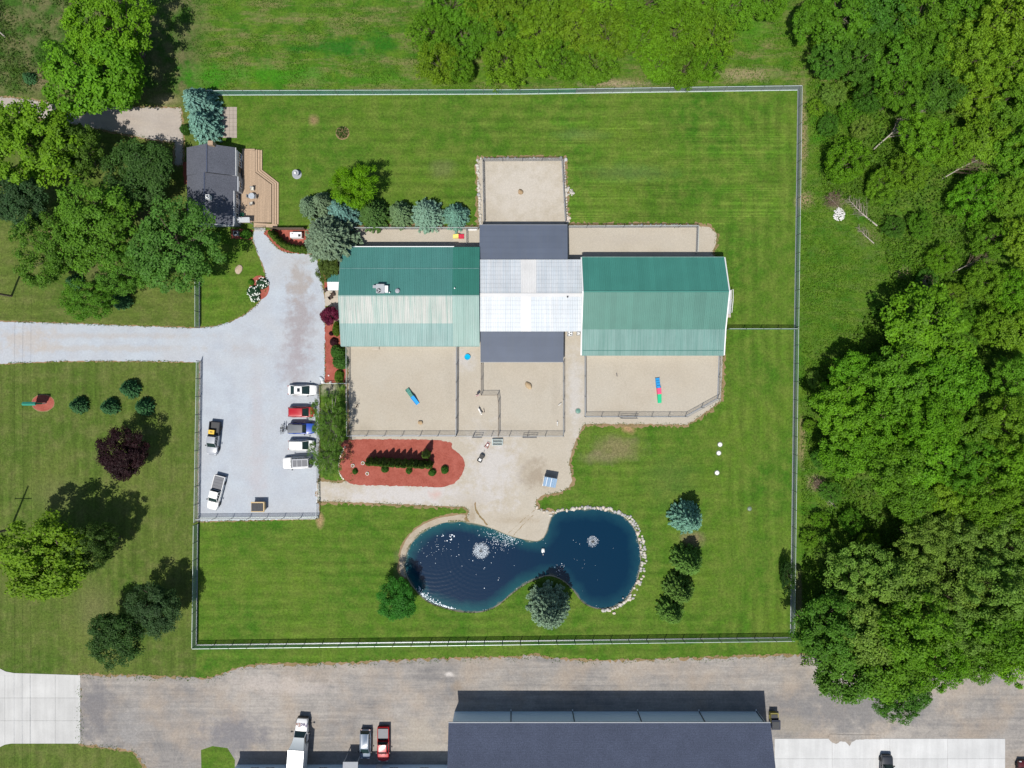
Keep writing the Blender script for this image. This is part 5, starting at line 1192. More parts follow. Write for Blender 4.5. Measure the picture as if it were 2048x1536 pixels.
# ------------------------------------------------------------------ stones
def stone_meshes(n=6):
    out = []
    for k in range(n):
        bm = bmesh.new(); bmesh.ops.create_icosphere(bm, subdivisions=2, radius=1.0); g = random.Random(k + 400)
        ax = [Vector((g.uniform(-1, 1), g.uniform(-1, 1), g.uniform(-1, 1))).normalized() for _ in range(7)]
        for v in bm.verts:
            for a in ax:
                d = v.co.dot(a)
                if d > .72: v.co -= a * (d - .72) * .9
            v.co *= g.uniform(.95, 1.05)
        me = bpy.data.meshes.new('stone'); bm.to_mesh(me); bm.free(); me.materials.append(M['stone'])
        me.polygons.foreach_set('use_smooth', [True] * len(me.polygons)); me.set_sharp_from_angle(angle=R(38)); out.append(me)
    return out
STONE = stone_meshes(); sg = random.Random(12)
SCOL = [(0.52, 0.49, 0.43), (0.44, 0.42, 0.38), (0.57, 0.53, 0.45), (0.42, 0.41, 0.40), (0.58, 0.50, 0.42), (0.36, 0.35, 0.35)]
def stone(parent, x, y, r, z=0.0, col=None, flat=.7, name='stone'):
    return inst(name, sg.choice(STONE), parent, (x, y, z + r * flat * .45), (sg.uniform(-.3, .3), sg.uniform(-.3, .3), sg.uniform(0, 6.28)), (r * sg.uniform(.85, 1.25), r * sg.uniform(.75, 1.0), r * flat), col or sg.choice(SCOL))
pc = W(1180, 1120); ang = lambda p: math.atan2(p[1] - pc.y, p[0] - pc.x)
t = thing('stone_border', 'pale boulders lining the north and east shore of the pond', 'stones')
i0 = min(range(len(POND)), key=lambda i: math.dist(POND[i], W2(1100, 1026))); i1 = min(range(len(POND)), key=lambda i: math.dist(POND[i], W2(1205, 1219)))
run = [POND[i % len(POND)] for i in range(min(i0, i1), max(i0, i1) + 1)]
if not any(math.dist(p, W2(1283, 1120)) < 2 for p in run): run = [POND[i % len(POND)] for i in range(max(i0, i1), min(i0, i1) + len(POND) + 1)]
cx, cy = W2(1185, 1115)
for k, (x, y) in enumerate(run):
    d = math.hypot(x - cx, y - cy); ox, oy = (x - cx) / d, (y - cy) / d
    thick = 2 if x > W2(1255, 0)[0] else 1
    for m in range(thick):
        if k % 1 == 0:
            o = .12 + m * .5 + sg.uniform(-.12, .12); r = sg.uniform(.22, .38) * (1 if m == 0 else .85)
            if sg.random() < (.93 if thick == 1 else .78): stone(t, x + ox * o + sg.uniform(-.1, .1), y + oy * o + sg.uniform(-.1, .1), r, -.05)
for qx, qy in ((1074, 1015), (1078, 1020), (1083, 1019), (1088, 1024), (1094, 1022), (1240, 1210), (1246, 1196), (1228, 1226)): stone(t, *W2(qx, qy), sg.uniform(.2, .33))
t = thing('stone_border', 'pale field stones along the west and north edge of the north gravel pen', 'stones')
for i in range(26):
    if sg.random() < .85: stone(t, *W2(954.5 + i * .27 + sg.uniform(-1, 1), 321 + i * 5.0), sg.uniform(.2, .36), col=sg.choice(SCOL[:3]))
for i in range(22):
    if sg.random() < .7: stone(t, *W2(962 + i * 7.6, 317.5 - i * .05 + sg.uniform(-1, 1)), sg.uniform(.18, .34))
t = thing('stone_border', 'jumbled stones and rubble along the east edge of the north gravel pen', 'stones')
for i in range(24): stone(t, *W2(1128 + i * .3 + sg.uniform(-1, 1), 325 + i * 5.3), sg.uniform(.15, .28))
for i in range(22): stone(t, *W2(1139 + sg.uniform(-8, 8), 384 + sg.uniform(-9, 9)), sg.uniform(.15, .32), sg.uniform(0, .12), sg.choice(SCOL[:3]))
for i in range(8): stone(t, *W2(1136 + sg.uniform(-5, 5), 440 + sg.uniform(-6, 6)), sg.uniform(.15, .3), 0, SCOL[4])
t = thing('stone_border', 'scattered stones along the fence of the run north of the barn', 'stones')
for i in range(20): stone(t, *W2(sg.uniform(1262, 1392), 450.5 + sg.uniform(-1, 1.2)), sg.uniform(.14, .28))
t = thing('stone_border', 'small white stones edging the west end of the mulch bed', 'stones')
for i in range(22):
    u = i / 21; q = catmull([W2(690, 893), W2(682, 910), W2(677, 930), W2(680, 948), W2(687, 958)], False, .1); p = q[int(u * (len(q) - 1))]
    stone(t, p[0] + sg.uniform(-.06, .06), p[1], sg.uniform(.09, .16), .02, (0.74, 0.68, 0.58))
t = thing('stone_border', 'small stones under the west fence of the southwest pen', 'stones')
for i in range(26): stone(t, *W2(700 + sg.uniform(-1.5, 2), 772 + i * 3.7), sg.uniform(.07, .14), .02)
t = thing('rubble_heap', 'heap of bright white rubble in the meadow east of the fence', 'rubble')
for i in range(170):
    a, u = sg.uniform(0, 6.28), math.sqrt(sg.random()); c = W(1678, 429)
    stone(t, c.x + math.cos(a) * u * .95, c.y + math.sin(a) * u * 1.1 , sg.uniform(.07, .16), (1 - u) * .4, (0.66, 0.655, 0.63), .8)
for qx, qy, r, lab, col in ((1041, 384, .55, 'brown boulder in the middle of the north gravel pen', (0.36, 0.25, 0.14)), (841, 845, .5, 'tan boulder in the southwest gravel pen', (0.42, 0.30, 0.17)), (1057, 771, .62, 'tan boulder in the middle south pen', (0.46, 0.34, 0.2)),
                            (478, 539, .72, 'flat pale stone in the lawn beside the driveway', (0.42, 0.33, 0.24)), (958, 390, .42, 'flat grey slab at the west edge of the north gravel pen', (0.3, 0.31, 0.32)), (1131, 320, .42, 'grey block at the northeast corner of the north gravel pen', (0.46, 0.46, 0.45)),
                            (643, 757, .4, 'pale blue grey boulder at the parking corner by the mulch strip', (0.6, 0.64, 0.68)), (645, 764, .32, 'white boulder beside the low white fence at the parking corner', (0.75, 0.76, 0.75)), (657.5, 751, .17, 'small white stone on the kennel mulch strip', (0.8, 0.76, 0.72)), (661, 764.5, .22, 'pale stone against the low white fence', (0.66, 0.6, 0.56))):
    o = stone(None, *W2(qx, qy), r, .02, col, .3 if 'flat' in lab else .7, 'boulder'); tag(o, lab, 'boulder')

# ------------------------------------------------------------------ pond furniture
M['foam'] = plain('white_water_spray', (0.78, 0.86, 0.92), 0.4, var=.05)
def discs(name, P, S, parent=None, mat=None, seed=0):
    g = np.random.default_rng(seed); V, F = leaf_quads(P, np.array([0, 0, 1.0]) + g.normal(size=P.shape) * .12, S, g, .75)
    o = inst(name, np_mesh(name, V, F, None, mat or M['foam']), parent); o['kind'] = 'stuff'; return o
def fountain(qx, qy, r, n, label, seed, dens=1.0):
    c = W(qx, qy); t = thing('pond_fountain', label, 'fountain', (c.x, c.y, -.16)); g = np.random.default_rng(seed)
    MB().lathe([(.28, -.1), (.34, .0), (.34, .1), (.1, .14), (.06, .28)], 16).build('float', M['dark'], t)
    a = g.uniform(0, 6.28, n); u = g.beta(2.2, 1.6, n) * r; h = 1.3 * dens * (u / r) * (1 - u / r) * 2.2 + .03
    st = np.round(a / .262) * .262 + g.normal(size=n) * .05; a = np.where(g.random(n) < .5, st, a)
    P = np.stack([np.cos(a) * u, np.sin(a) * u, h * g.uniform(.2, 1, n)], 1)
    V, F = leaf_quads(P, g.normal(size=P.shape) + np.array([0, 0, .4]), g.uniform(.02, .06, n), g, .7)
    o = inst('spray', np_mesh('spray', V, F, None, M['foam']), t); o['kind'] = 'stuff'
    P[:, 2] = .012; P[:, :2] *= g.uniform(.8, 1.18, (n, 1)); k = g.random(n) < .55; discs('splash', P[k], g.uniform(.02, .055, k.sum()), t, seed=seed)
fountain(962, 1101, 1.4, 1500, 'larger white spraying fountain in the west half of the pond', 1)
fountain(1186, 1083, .95, 420, 'smaller bluish bubbling fountain in the east half of the pond', 2, .5)
def foam():
    g = np.random.default_rng(8); C = []; S = []
    def blob(qx, qy, sx, sy, n, s): 
        c = W2(qx, qy); C.append(np.stack([g.normal(c[0], sx / PXM, n), g.normal(c[1], sy / PXM, n)], 1)); S.append(g.uniform(.4, 1.3, n) * s)
    blob(995, 1072, 16, 9, 130, .06); blob(1018, 1078, 12, 7, 110, .065); blob(1006, 1090, 12, 6, 50, .06); blob(880, 1100, 24, 12, 40, .055); blob(904, 1075, 4, 4, 14, .12); blob(1122, 1138, 7, 6, 34, .07); blob(900, 1110, 60, 30, 14, .05); blob(1190, 1120, 55, 50, 20, .045); blob(970, 1140, 30, 20, 12, .07); blob(882, 1072, 4, 1.5, 8, .07)
    i = [k for k, p in enumerate(POND) if W2(830, 0)[0] < p[0] < W2(905, 0)[0] and p[1] < W2(0, 1185)[1]]
    for k in i:
        p = POND[k]; n = 9; f = np.clip((W2(905, 0)[0] - p[0]) / 5, .2, 1)
        C.append(np.stack([p[0] + g.normal(.1, .25, n), p[1] + .25 + np.abs(g.normal(0, .4 * f, n))], 1)); S.append(g.uniform(.04, .13, n))
    for k, p in enumerate(POND):
        n = 2; v = g.random(n) < .6; C.append((np.array(p) + (np.array(W2(1050, 1125)) - p) * .012 + g.normal(size=(n, 2)) * .12)[v]); S.append(g.uniform(.02, .06, v.sum()))
    C = np.concatenate(C); S = np.concatenate(S); ok = inside_np(C, grow(POND, -.22)); C, S = C[ok], S[ok]
    o = discs('foam_flecks', np.concatenate([C, np.full((len(C), 1), -.15)], 1), S, None, seed=4); tag(o, 'white foam flecks and petals floating on the pond', 'foam')
foam()
def swan():
    c = W(1086, 1102); t = thing('swan', 'white swan floating in the narrow middle of the pond', 'bird', (c.x, c.y, -.17), R(-90))
    r = []
    for x, w, z0, z1 in ((-.42, .02, .2, .24), (-.3, .16, .08, .3), (0, .24, .0, .34), (.25, .19, .0, .28), (.38, .06, .08, .2)):
        r.append([(x, w * math.cos(a), (z0 + z1) / 2 + (z1 - z0) / 2 * math.sin(a)) for a in np.linspace(0, 2 * math.pi, 10, endpoint=False)])
    m = MB().loft(r); m.tube([(.3, 0, .18), (.42, 0, .35), (.4, 0, .55), (.36, 0, .7), (.42, 0, .78), (.52, 0, .76)], [.08, .06, .05, .05, .065, .04], 8); m.build('body', M['trim'], t, 50)
    for s in (1, -1): MB().loft([[(x, s * (w + .04 * math.cos(a)), z + .1 * math.sin(a)) for a in np.linspace(0, 6.283, 8, endpoint=False)] for x, w, z in ((-.48, .12, .3), (-.2, .24, .28), (.15, .24, .24), (.25, .2, .2))]).build('wing', M['trim'], t, 50)
    MB().tube([(.5, 0, .76), (.62, 0, .72)], [.03, .012], 6).build('beak', plain('orange_beak', (0.6, 0.2, 0.03), .5), t)
swan()

# ------------------------------------------------------------------ vehicles
M['clear'] = plain('tail_light_red', (0.35, 0.01, 0.01), .3); M['lamp'] = plain('head_light', (0.7, 0.72, 0.74), .15); M['rim'] = plain('alloy_rim', (0.5, 0.5, 0.52), .3, .8)
M['bedliner'] = plain('bed_liner', (0.05, 0.052, 0.056), .7); M['cover'] = plain('grey_bed_cover', (0.13, 0.135, 0.15), .55); M['glass_car'] = plain('tinted_car_glass', (0.016, 0.035, 0.035), 0.06, var=.05)
TYRE = MB().lathe([(.2, -.11), (.32, -.12), (.35, -.08), (.35, .08), (.32, .12), (.2, .11)], 20).mesh('tyre', M['rubber'], 40)
RIM = MB().lathe([(.04, .1), (.06, .105), (.2, .09), (.21, -.09)], 16).mesh('rim', M['rim'], 40)
def wheel(t, x, y, r=.35, z=None):
    o = inst('wheel', TYRE, t, (x, y, r if z is None else z), (math.pi / 2 * (-1 if y > 0 else 1), 0, 0), (r / .35,) * 3); inst('rim', RIM, o)
def ring(x, w, zb, zs, e=.12): return [(x, -w * .9, zb), (x, -w, zb + .14), (x, -w, zs - e), (x, -w * .93, zs - e * .25), (x, -w * .8, zs), (x, w * .8, zs), (x, w * .93, zs - e * .25), (x, w, zs - e), (x, w, zb + .14), (x, w * .9, zb)]
STY = dict(
    sedan=dict(st=[(-.5, .55, .74), (-.49, .74, .82), (-.465, .87, .9), (-.36, .98, .95), (-.1, 1, .93), (.15, 1, .92), (.3, .97, .88), (.42, .91, .78), (.47, .8, .7), (.492, .64, .62), (.5, .45, .56)], cab=(-.41, .26, -.24, .02), H=1.44),
    suv=dict(st=[(-.5, .62, .9), (-.49, .82, 1.0), (-.46, .94, 1.05), (-.35, 1, 1.06), (.1, 1, 1.04), (.24, .99, 1.03), (.38, .94, .96), (.45, .84, .86), (.485, .7, .76), (.5, .5, .68)], cab=(-.485, .29, -.42, .08), H=1.7),
    boxy=dict(st=[(-.5, .94, 1.05), (-.48, .98, 1.1), (0, 1, 1.1), (.2, .99, 1.1), (.44, .93, 1.07), (.48, .88, 1.0), (.5, .84, .9)], cab=(-.485, .21, -.47, .1), H=1.86),
    pickup=dict(st=[(-.5, .93, .96), (-.49, .97, 1.02), (0, 1, 1.04), (.0, 1, 1.04), (.2, .99, 1.06), (.38, .95, 1.02), (.45, .87, .94), (.485, .74, .84), (.5, .55, .72)], cab=(-.085, .27, -.06, .13), H=1.85))
def car(name, label, qx, qy, ang, L, Wd, style, color, H=None, roof=None, sunroof=False, bed=None, roofmat=None, wr=.35, group=None, cat='car', pano=False, rails=False, spare=False, bedcol=None):
    S = STY[style]; H = H or S['H']; p = W(qx, qy, 1.1); t = thing(name, label, cat, (p.x, p.y, .03), R(ang), group); hw = Wd / 2; zb = .28
    rings = [ring(f * L, w * hw, zb + (.12 if abs(f) > .46 else 0), z) for f, w, z in S['st']]
    c0, c1, d0, d1 = (v * L for v in S['cab']); belt = [z for f, w, z in S['st'] if abs(f) < .25][0]
    if bed:                                    # open cargo bed behind the cab
        xb = -.095 * L
        rings = [r for r in rings if r[0][0] >= xb - .01]; rings.insert(0, ring(xb, hw, zb, belt))
    b = MB().loft(rings).build('body', M['paint'], t, 35, color=color)
    if bed:
        x0, x1 = -.5 * L, xb; m = MB(); w = hw * .97; zt = belt - .02
        m.box(x0, x1, -w, -w + .12, .34, zt).box(x0, x1, w - .12, w, .34, zt).box(x0, x0 + .09, -w + .12, w - .12, .4, zt); m.build('bed', M['matte'], t, color=bedcol or color)
        MB().box(x0 + .09, x1, -w + .12, w - .12, .5, .56).build('bed_floor', M['bedliner'], t)
        if bed == 'cover':
            n = 4; a = (x1 - .12 - x0 - .1) / n
            for i in range(n): MB().box(x0 + .1 + a * i + .012, x0 + .1 + a * (i + 1) - .012, -w + .1, w - .1, zt - .02, zt + .03).build('tonneau_panel', M['cover'], t)
        if bed == 'half':
            MB().box(x0 + .25, x0 + (x1 - x0) * .78, -w + .12, w - .12, zt - .05, zt - .005).build('tonneau_panel', M['cover'], t)
    wl, wu = hw * .9, hw * .74; zl, zu = belt - .03, H - .05
    lo = [(c0, -wl, zl), (c1, -wl * .95, zl), (c1, wl * .95, zl), (c0, wl, zl)]; hi = [(d0, -wu, zu), (d1, -wu * .97, zu), (d1, wu * .97, zu), (d0, wu, zu)]
    MB().loft([lo, hi]).build('windows', M['glass_car'], t)
    pl = lambda A, B, r: MB().tube([A, B], r, 5).build('pillar', M['paint'], t, color=color)
    for k in range(4): pl(lo[k], hi[k], .045)
    for f in (.36, .66):
        for s in (0, 1):
            A = Vector(lo[0 if s == 0 else 3]).lerp(Vector(lo[1 if s == 0 else 2]), f); B = Vector(hi[0 if s == 0 else 3]).lerp(Vector(hi[1 if s == 0 else 2]), f); pl(A, B, .035)
    rr = []
    for z, k in ((zu - .015, 1.0), (zu + .02, 1.0), (zu + .055, .93), (zu + .065, .8)):
        cx = (d0 + d1) / 2; hx = (d1 - d0) / 2 * (k * .04 + .96) + .02; hy = wu * k + .01; q = []
        for sx, sy in ((-1, -1), (1, -1), (1, 1), (-1, 1)):
            r_ = min(hx, hy) * .2
            for a in (0, .5, 1):
                th = math.atan2(sy, sx) + (a - .5) * math.pi / 2; q.append((cx + sx * (hx - r_) + r_ * math.cos(th), sy * (hy - r_) + r_ * math.sin(th), z))
        rr.append(q)
    MB().loft(rr).build('roof', roofmat or M['paint'], t, 50, color=roof or color)
    zt = zu + .066
    if sunroof: MB().box(d1 - .75, d1 - .3, -.3, .3, zt, zt + .012).build('sunroof', M['glass'], t)
    if pano:
        for a, b_ in ((.06, .38), (.41, .68), (.71, .96)): MB().box(d0 + (d1 - d0) * a, d0 + (d1 - d0) * b_, -wu * .74, wu * .74, zt, zt + .02).build('roof_panel', M['cover'], t)
    if rails:
        for s in (-1, 1): MB().tube([(d0 + .1, s * wu * .86, zt + .06), (d1 - .2, s * wu * .86, zt + .06)], .025, 5).build('roof_rail', M['steel'], t)
    wb = .3 * L
    for x in (-wb - (.02 * L if bed else 0), wb + .01 * L):
        for s in (-1, 1): wheel(t, x, s * (hw - .08), wr)
    for s in (-1, 1):
        MB().box(c1 - .35, c1 - .17, s * (hw + .02) - .0 if s > 0 else -(hw + .2), (hw + .2) if s > 0 else -(hw + .02), belt - .04, belt + .12).build('mirror', M['dark'], t)
        MB().cbox(.478 * L, s * hw * .62, belt - .24, .1, .34, .14).build('headlight', M['lamp'], t)
        MB().cbox(-.495 * L, s * hw * .74, belt - .2, .08, .26, .2).build('taillight', M['clear'], t)
    MB().box(.47 * L, .508 * L, -hw * .72, hw * .72, .34, .5).build('bumper', M['dark'], t); MB().box(-.512 * L, -.48 * L, -hw * .85, hw * .85, .36, .54).build('bumper', M['dark'], t)
    for s in (-.35, .35): MB().tube([(c1 + .05, s * hw * 2 * .5, belt + .03), (c1 - .12, s * hw + .25, belt + .16)], .012, 4).build('wiper', M['dark'], t)
    if spare:
        o = inst('spare_wheel', TYRE, t, (-.5 * L - .16, .05, .95), (0, math.pi / 2, 0)); inst('rim', RIM, o)
    return t
CARS = 'cars parked nose in along the gravel lot'
car('parked_car', 'white sedan with sunroof at the top of the parked row', 603.5, 780, 0, 4.75, 1.76, 'sedan', (0.78, 0.78, 0.77), sunroof=True, group=CARS)
car('parked_car', 'red sport utility car parked below the white sedan', 602, 824, 0, 4.35, 1.76, 'suv', (0.42, 0.012, 0.02), group=CARS)
jeep = car('off_road_car', 'blue off road car with grey soft top and spare wheel', 602, 857, 0, 4.2, 1.8, 'boxy', (0.01, 0.07, 0.42), roof=(0.14, 0.15, 0.165), roofmat=M['ocol'], spare=True, group=CARS)
car('parked_car', 'white crossover half under the feathery tree', 602, 890.5, 0, 4.3, 1.76, 'suv', (0.76, 0.77, 0.76), H=1.62, group=CARS)
car('off_road_car', 'white boxy off road car with grey roof panels facing the lot', 593, 926, 182, 4.6, 1.95, 'boxy', (0.74, 0.74, 0.73), roof=(0.45, 0.46, 0.48), pano=True, spare=True, H=1.95, group=CARS)
pk = car('pickup_truck', 'silver pickup with a yellow crate in its dark bed', 425.5, 877, -96, 5.5, 1.85, 'pickup', (0.33, 0.35, 0.385), bed='open', bedcol=(0.05, 0.052, 0.058), cat='pickup')
car('pickup_truck', 'white pickup with slatted grey bed cover at the parking corner', 430.5, 986, -104.5, 5.75, 1.9, 'pickup', (0.78, 0.78, 0.77), bed='cover', cat='pickup')
car('parked_car', 'dusty blue grey estate car in the dirt lot by the canopy', 730, 1490, -91, 4.85, 1.85, 'suv', (0.17, 0.22, 0.29), H=1.65, rails=True)
car('pickup_truck', 'red pickup with grey covered bed in the dirt lot', 766, 1490, -90, 5.75, 1.95, 'pickup', (0.46, 0.012, 0.02), bed='half', bedcol=(0.30, 0.012, 0.016), cat='pickup')
car('off_road_car', 'dark grey off road car on the white concrete pad', 1775, 1540, 88, 4.5, 1.9, 'boxy', (0.03, 0.034, 0.042))
car('parked_car', 'dark red car at the bottom right corner beyond the concrete pad', 2050, 1552, 90, 4.7, 1.85, 'suv', (0.09, 0.008, 0.012))
b = thing('yellow_crate', 'yellow crate sitting in the bed of the silver pickup', 'crate'); c = W(423, 864, 1.1); b.location = (c.x, c.y, .6); b.rotation_euler.z = R(-96)
yel = plain('yellow_plastic', (0.72, 0.47, 0.03), .45)
MB().box(-.3, .3, -.45, .45, 0, .55).build('box', yel, b); MB().box(-.34, .34, -.49, .49, .55, .62).build('lid', yel, b); MB().box(-.06, .06, -.2, .2, .62, .66).build('handle', M['dark'], b)
def bicycle(label, qx, qy, z, rz):
    c = W(qx, qy, z); t = thing('bicycle', label, 'bicycle', (c.x, c.y, z), rz, 'bicycles on the rear rack')
    for x in (-.52, .52):
        a = [(x + .33 * math.cos(k * math.pi / 8), 0, .34 + .33 * math.sin(k * math.pi / 8)) for k in range(17)]; MB().tube(a, .025, 5, False).build('wheel', M['rubber'], t)
    m = MB()
    for A, B in (((-.52, .34), (-.12, .36)), ((-.12, .36), (-.2, .8)), ((-.52, .34), (-.19, .74)), ((-.19, .74), (.38, .78)), ((-.12, .36), (.4, .7)), ((.36, .9), (.52, .34))): m.tube([(A[0], 0, A[1]), (B[0], 0, B[1])], .025, 5)
    m.build('frame', M['dark'], t); MB().tube([(.36, -.28, .95), (.36, 0, .92), (.36, .28, .95)], .02, 5).build('handlebar', M['steel'], t); MB().cbox(-.21, 0, .84, .26, .13, .06).build('saddle', M['dark'], t)
bicycle('black bicycle on the rack nearest the blue off road car', 568, 857, .55, R(86)); bicycle('black bicycle on the outer side of the rear rack', 564, 858, .55, R(-95))
rk = thing('bicycle_rack', 'black hitch rack behind the blue off road car', 'rack'); c = W(570, 857, .5); rk.location = (c.x, c.y, .5)
MB().tube([(.55, 0, 0), (-.7, 0, 0)], .04, 6).build('arm', M['dark'], rk); MB().tube([(-.1, -.6, .04), (-.1, .6, .04)], .03).build('tray', M['dark'], rk); MB().tube([(-.45, -.6, .04), (-.45, .6, .04)], .03).build('tray', M['dark'], rk)

def delivery_truck():
    p = W(603, 1450, 1.5); t = thing('delivery_truck', 'white delivery truck with long box and lettered hood in the dirt lot', 'truck', (p.x, p.y, .02), R(86.0)); wh = (0.80, 0.80, 0.79)
    y = 0
    MB().loft([ring(x, w, .5, z, .2) for x, w, z in ((-.95, 1.02, 1.62), (-.2, 1.0, 1.56), (.6, .92, 1.42), (.9, .8, 1.25))]).build('hood', M['paint'], t, 40, color=wh)
    MB().box(.9, 1.02, -.85, .85, .45, 1.2).build('grille', M['dark'], t)
    MB().loft([[(-.9, -1.05, .6), (-.9, -1.05, 1.6), (-.9, 1.05, 1.6), (-.9, 1.05, .6)], [(-2.7, -1.1, .6), (-2.7, -1.1, 1.7), (-2.7, 1.1, 1.7), (-2.7, 1.1, .6)]]).build('cab', M['paint'], t, color=wh)
    lo = [(-2.7, -1.05, 1.68), (-.92, -.98, 1.58), (-.92, .98, 1.58), (-2.7, 1.05, 1.68)]; hi = [(-2.7, -.95, 2.5), (-1.62, -.86, 2.45), (-1.62, .86, 2.45), (-2.7, .95, 2.5)]
    MB().loft([lo, hi]).build('windows', M['glass_car'], t)
    for k in (1, 2): MB().tube([lo[k], hi[k]], .05, 5).build('pillar', M['paint'], t, color=wh)
    MB().loft([[(-1.6, -.86, 2.44), (-1.6, .86, 2.44), (-1.6, .86, 2.5), (-1.6, -.86, 2.5)], [(-2.3, -1.0, 2.46), (-2.3, 1.0, 2.46), (-2.3, .98, 2.95), (-2.3, -.98, 2.95)], [(-2.95, -1.22, 2.3), (-2.95, 1.22, 2.3), (-2.95, 1.2, 3.75), (-2.95, -1.2, 3.75)]]).build('wind_fairing', M['paint'], t, 30, color=(.72, .76, .76))
    MB().box(-11.0, -3.0, -1.25, 1.25, 1.1, 3.85).build('cargo_box', M['paint'], t, color=wh); MB().box(-11, -2.8, -1.0, 1.0, .75, 1.08).build('chassis', M['dark'], t)
    for s in (-1, 1): MB().box(-11.02, -2.98, s * 1.25 - .03, s * 1.25 + .03, 3.8, 3.9).build('roof_rail', M['steel'], t)
    for x in (.05, -8.6):
        for s in (-1, 1): wheel(t, x, s * .95, .48)
    for s in (-1, 1):
        MB().cbox(-1.0, s * 1.42, 1.85, .12, .28, .4).build('mirror', M['dark'], t); MB().tube([(-1.05, s * 1.0, 1.7), (-1.0, s * 1.3, 1.8)], .025, 5).build('mirror_arm', M['dark'], t); MB().cbox(.88, s * .62, 1.0, .1, .3, .2).build('headlight', M['lamp'], t)
    purple = plain('purple_lettering', (0.05, 0.02, 0.12), .5); orange = plain('orange_lettering', (0.22, 0.06, 0.02), .5)
    for txt, y0, mat in (('Fed', -.02, purple), ('Ex', -.02, orange)):
        cu = bpy.data.curves.new('lettering', 'FONT'); cu.body = txt; cu.size = .78; cu.extrude = .004; cu.align_x = 'RIGHT' if txt == 'Fed' else 'LEFT'; cu.offset = .012
        o = bpy.data.objects.new('tmp', cu); COL.objects.link(o); dg = bpy.context.evaluated_depsgraph_get(); me = bpy.data.meshes.new_from_object(o.evaluated_get(dg)); bpy.data.objects.remove(o)
        me.materials.clear(); me.materials.append(mat)
        l = inst('lettering', me, t, (.28, .16, 1.525), (math.atan(.14), 0, math.pi / 2)); l.rotation_euler = (R(8), 0, math.pi / 2)
delivery_truck()
# ------------------------------------------------------------------ yard objects
def dumpster(label, qx, qy, rz, sx, sy, h, col, lids=2):
    c = W(qx, qy, h); t = thing('dumpster', label, 'dumpster', (c.x, c.y, .02), rz); mat = M['ocol']
    MB().loft([[(-sx * .46, -sy * .42, .1), (sx * .46, -sy * .42, .1), (sx * .46, sy * .42, .1), (-sx * .46, sy * .42, .1)], [(-sx / 2, -sy / 2, h), (sx / 2, -sy / 2, h), (sx / 2, sy / 2, h), (-sx / 2, sy / 2, h)]]).build('body', mat, t, color=col)
    MB().box(-sx / 2 - .06, sx / 2 + .06, -sy / 2 - .06, -sy / 2 + .04, h - .14, h + .02).box(-sx / 2 - .06, sx / 2 + .06, sy / 2 - .04, sy / 2 + .06, h - .14, h + .02).box(sx / 2 - .05, sx / 2 + .08, -sy / 2, sy / 2, h - .14, h + .02).build('rim', mat, t, color=col)
    w = sx * .9 / lids
    for i in range(lids):
        x = -sx * .47 + i * (w + .03); m = MB().box(x, x + w, -sy * .44, sy * .4, h + .02, h + .07)
        for k in range(4): m.box(x + w * (.1 + .22 * k), x + w * (.2 + .22 * k), -sy * .4, sy * .36, h + .07, h + .1)
        m.build('lid', M['bedliner'], t)
    for s in (-1, 1): MB().box(s * sx / 2 - .05, s * sx / 2 + .05, -.3, .3, .5, .7).build('fork_pocket', mat, t, color=col)
dumpster('tan dumpster with two black lids at the south end of the parking', 515, 1014, 0, 2.1, 1.55, 1.3, (0.50, 0.36, 0.17))
dumpster('olive yellow dumpster at the corner of the long shop building', 1549, 1436, 0, 1.2, 1.5, 1.2, (0.22, 0.19, 0.03), 1)
dumpster('dark blue dumpster just below the olive one at the shop corner', 1552, 1450, 0, 1.3, 1.4, 1.7, (0.012, 0.02, 0.05), 1)

def shelter():
    c = W(1099, 962); t = thing('dog_shelter', 'small animal shelter with ribbed blue grey metal roof on the gravel', 'shelter', (c.x, c.y, .03), R(-10)); hx, hy = 1.05, .78
    blue = plain('blue_grey_metal', (0.22, 0.33, 0.46), .45, .1, var=.1)
    n = 6; w = 2 * hx / n
    for i in range(n):
        x = -hx + w * (i + .5); o = inst('roof_panel', panel_mesh(w - .01, 1.75, M['white_panel'] if i in (1, 3) and False else blue), t, (x, -hy, 1.35), (R(24), 0, 0))
    for x in (-.62, .1): MB().add([(x, -hy, 1.42), (x + .07, -hy, 1.42), (x + .07, hy + .02, 2.13), (x, hy + .02, 2.13)], [(0, 1, 2, 3)]).build('batten', M['trim'], t)
    for s in (-1, 1): MB().add([(s * (hx - .05), -hy + .1, 0), (s * (hx - .05), hy - .05, 0), (s * (hx - .05), hy - .05, 2.0), (s * (hx - .05), -hy + .1, 1.34), (s * (hx - .1), -hy + .1, 0), (s * (hx - .1), hy - .05, 0), (s * (hx - .1), hy - .05, 2.0), (s * (hx - .1), -hy + .1, 1.34)], [(0, 1, 2, 3), (7, 6, 5, 4), (0, 4, 5, 1), (1, 5, 6, 2), (2, 6, 7, 3), (3, 7, 4, 0)]).build('side_wall', M['siding'], t)
    MB().box(-hx + .1, hx - .1, hy - .1, hy - .05, 0, 2.0).build('back_wall', M['siding'], t); MB().box(-hx, -hx + .1, -hy - .2, hy, .02, .12).build('sill', M['trim'], t)
shelter()
t = thing('fence_panel_stack', 'stack of spare galvanised fence panels leaning by the pen fence', 'panels'); c = W(995, 884); t.location = (c.x, c.y, .03)
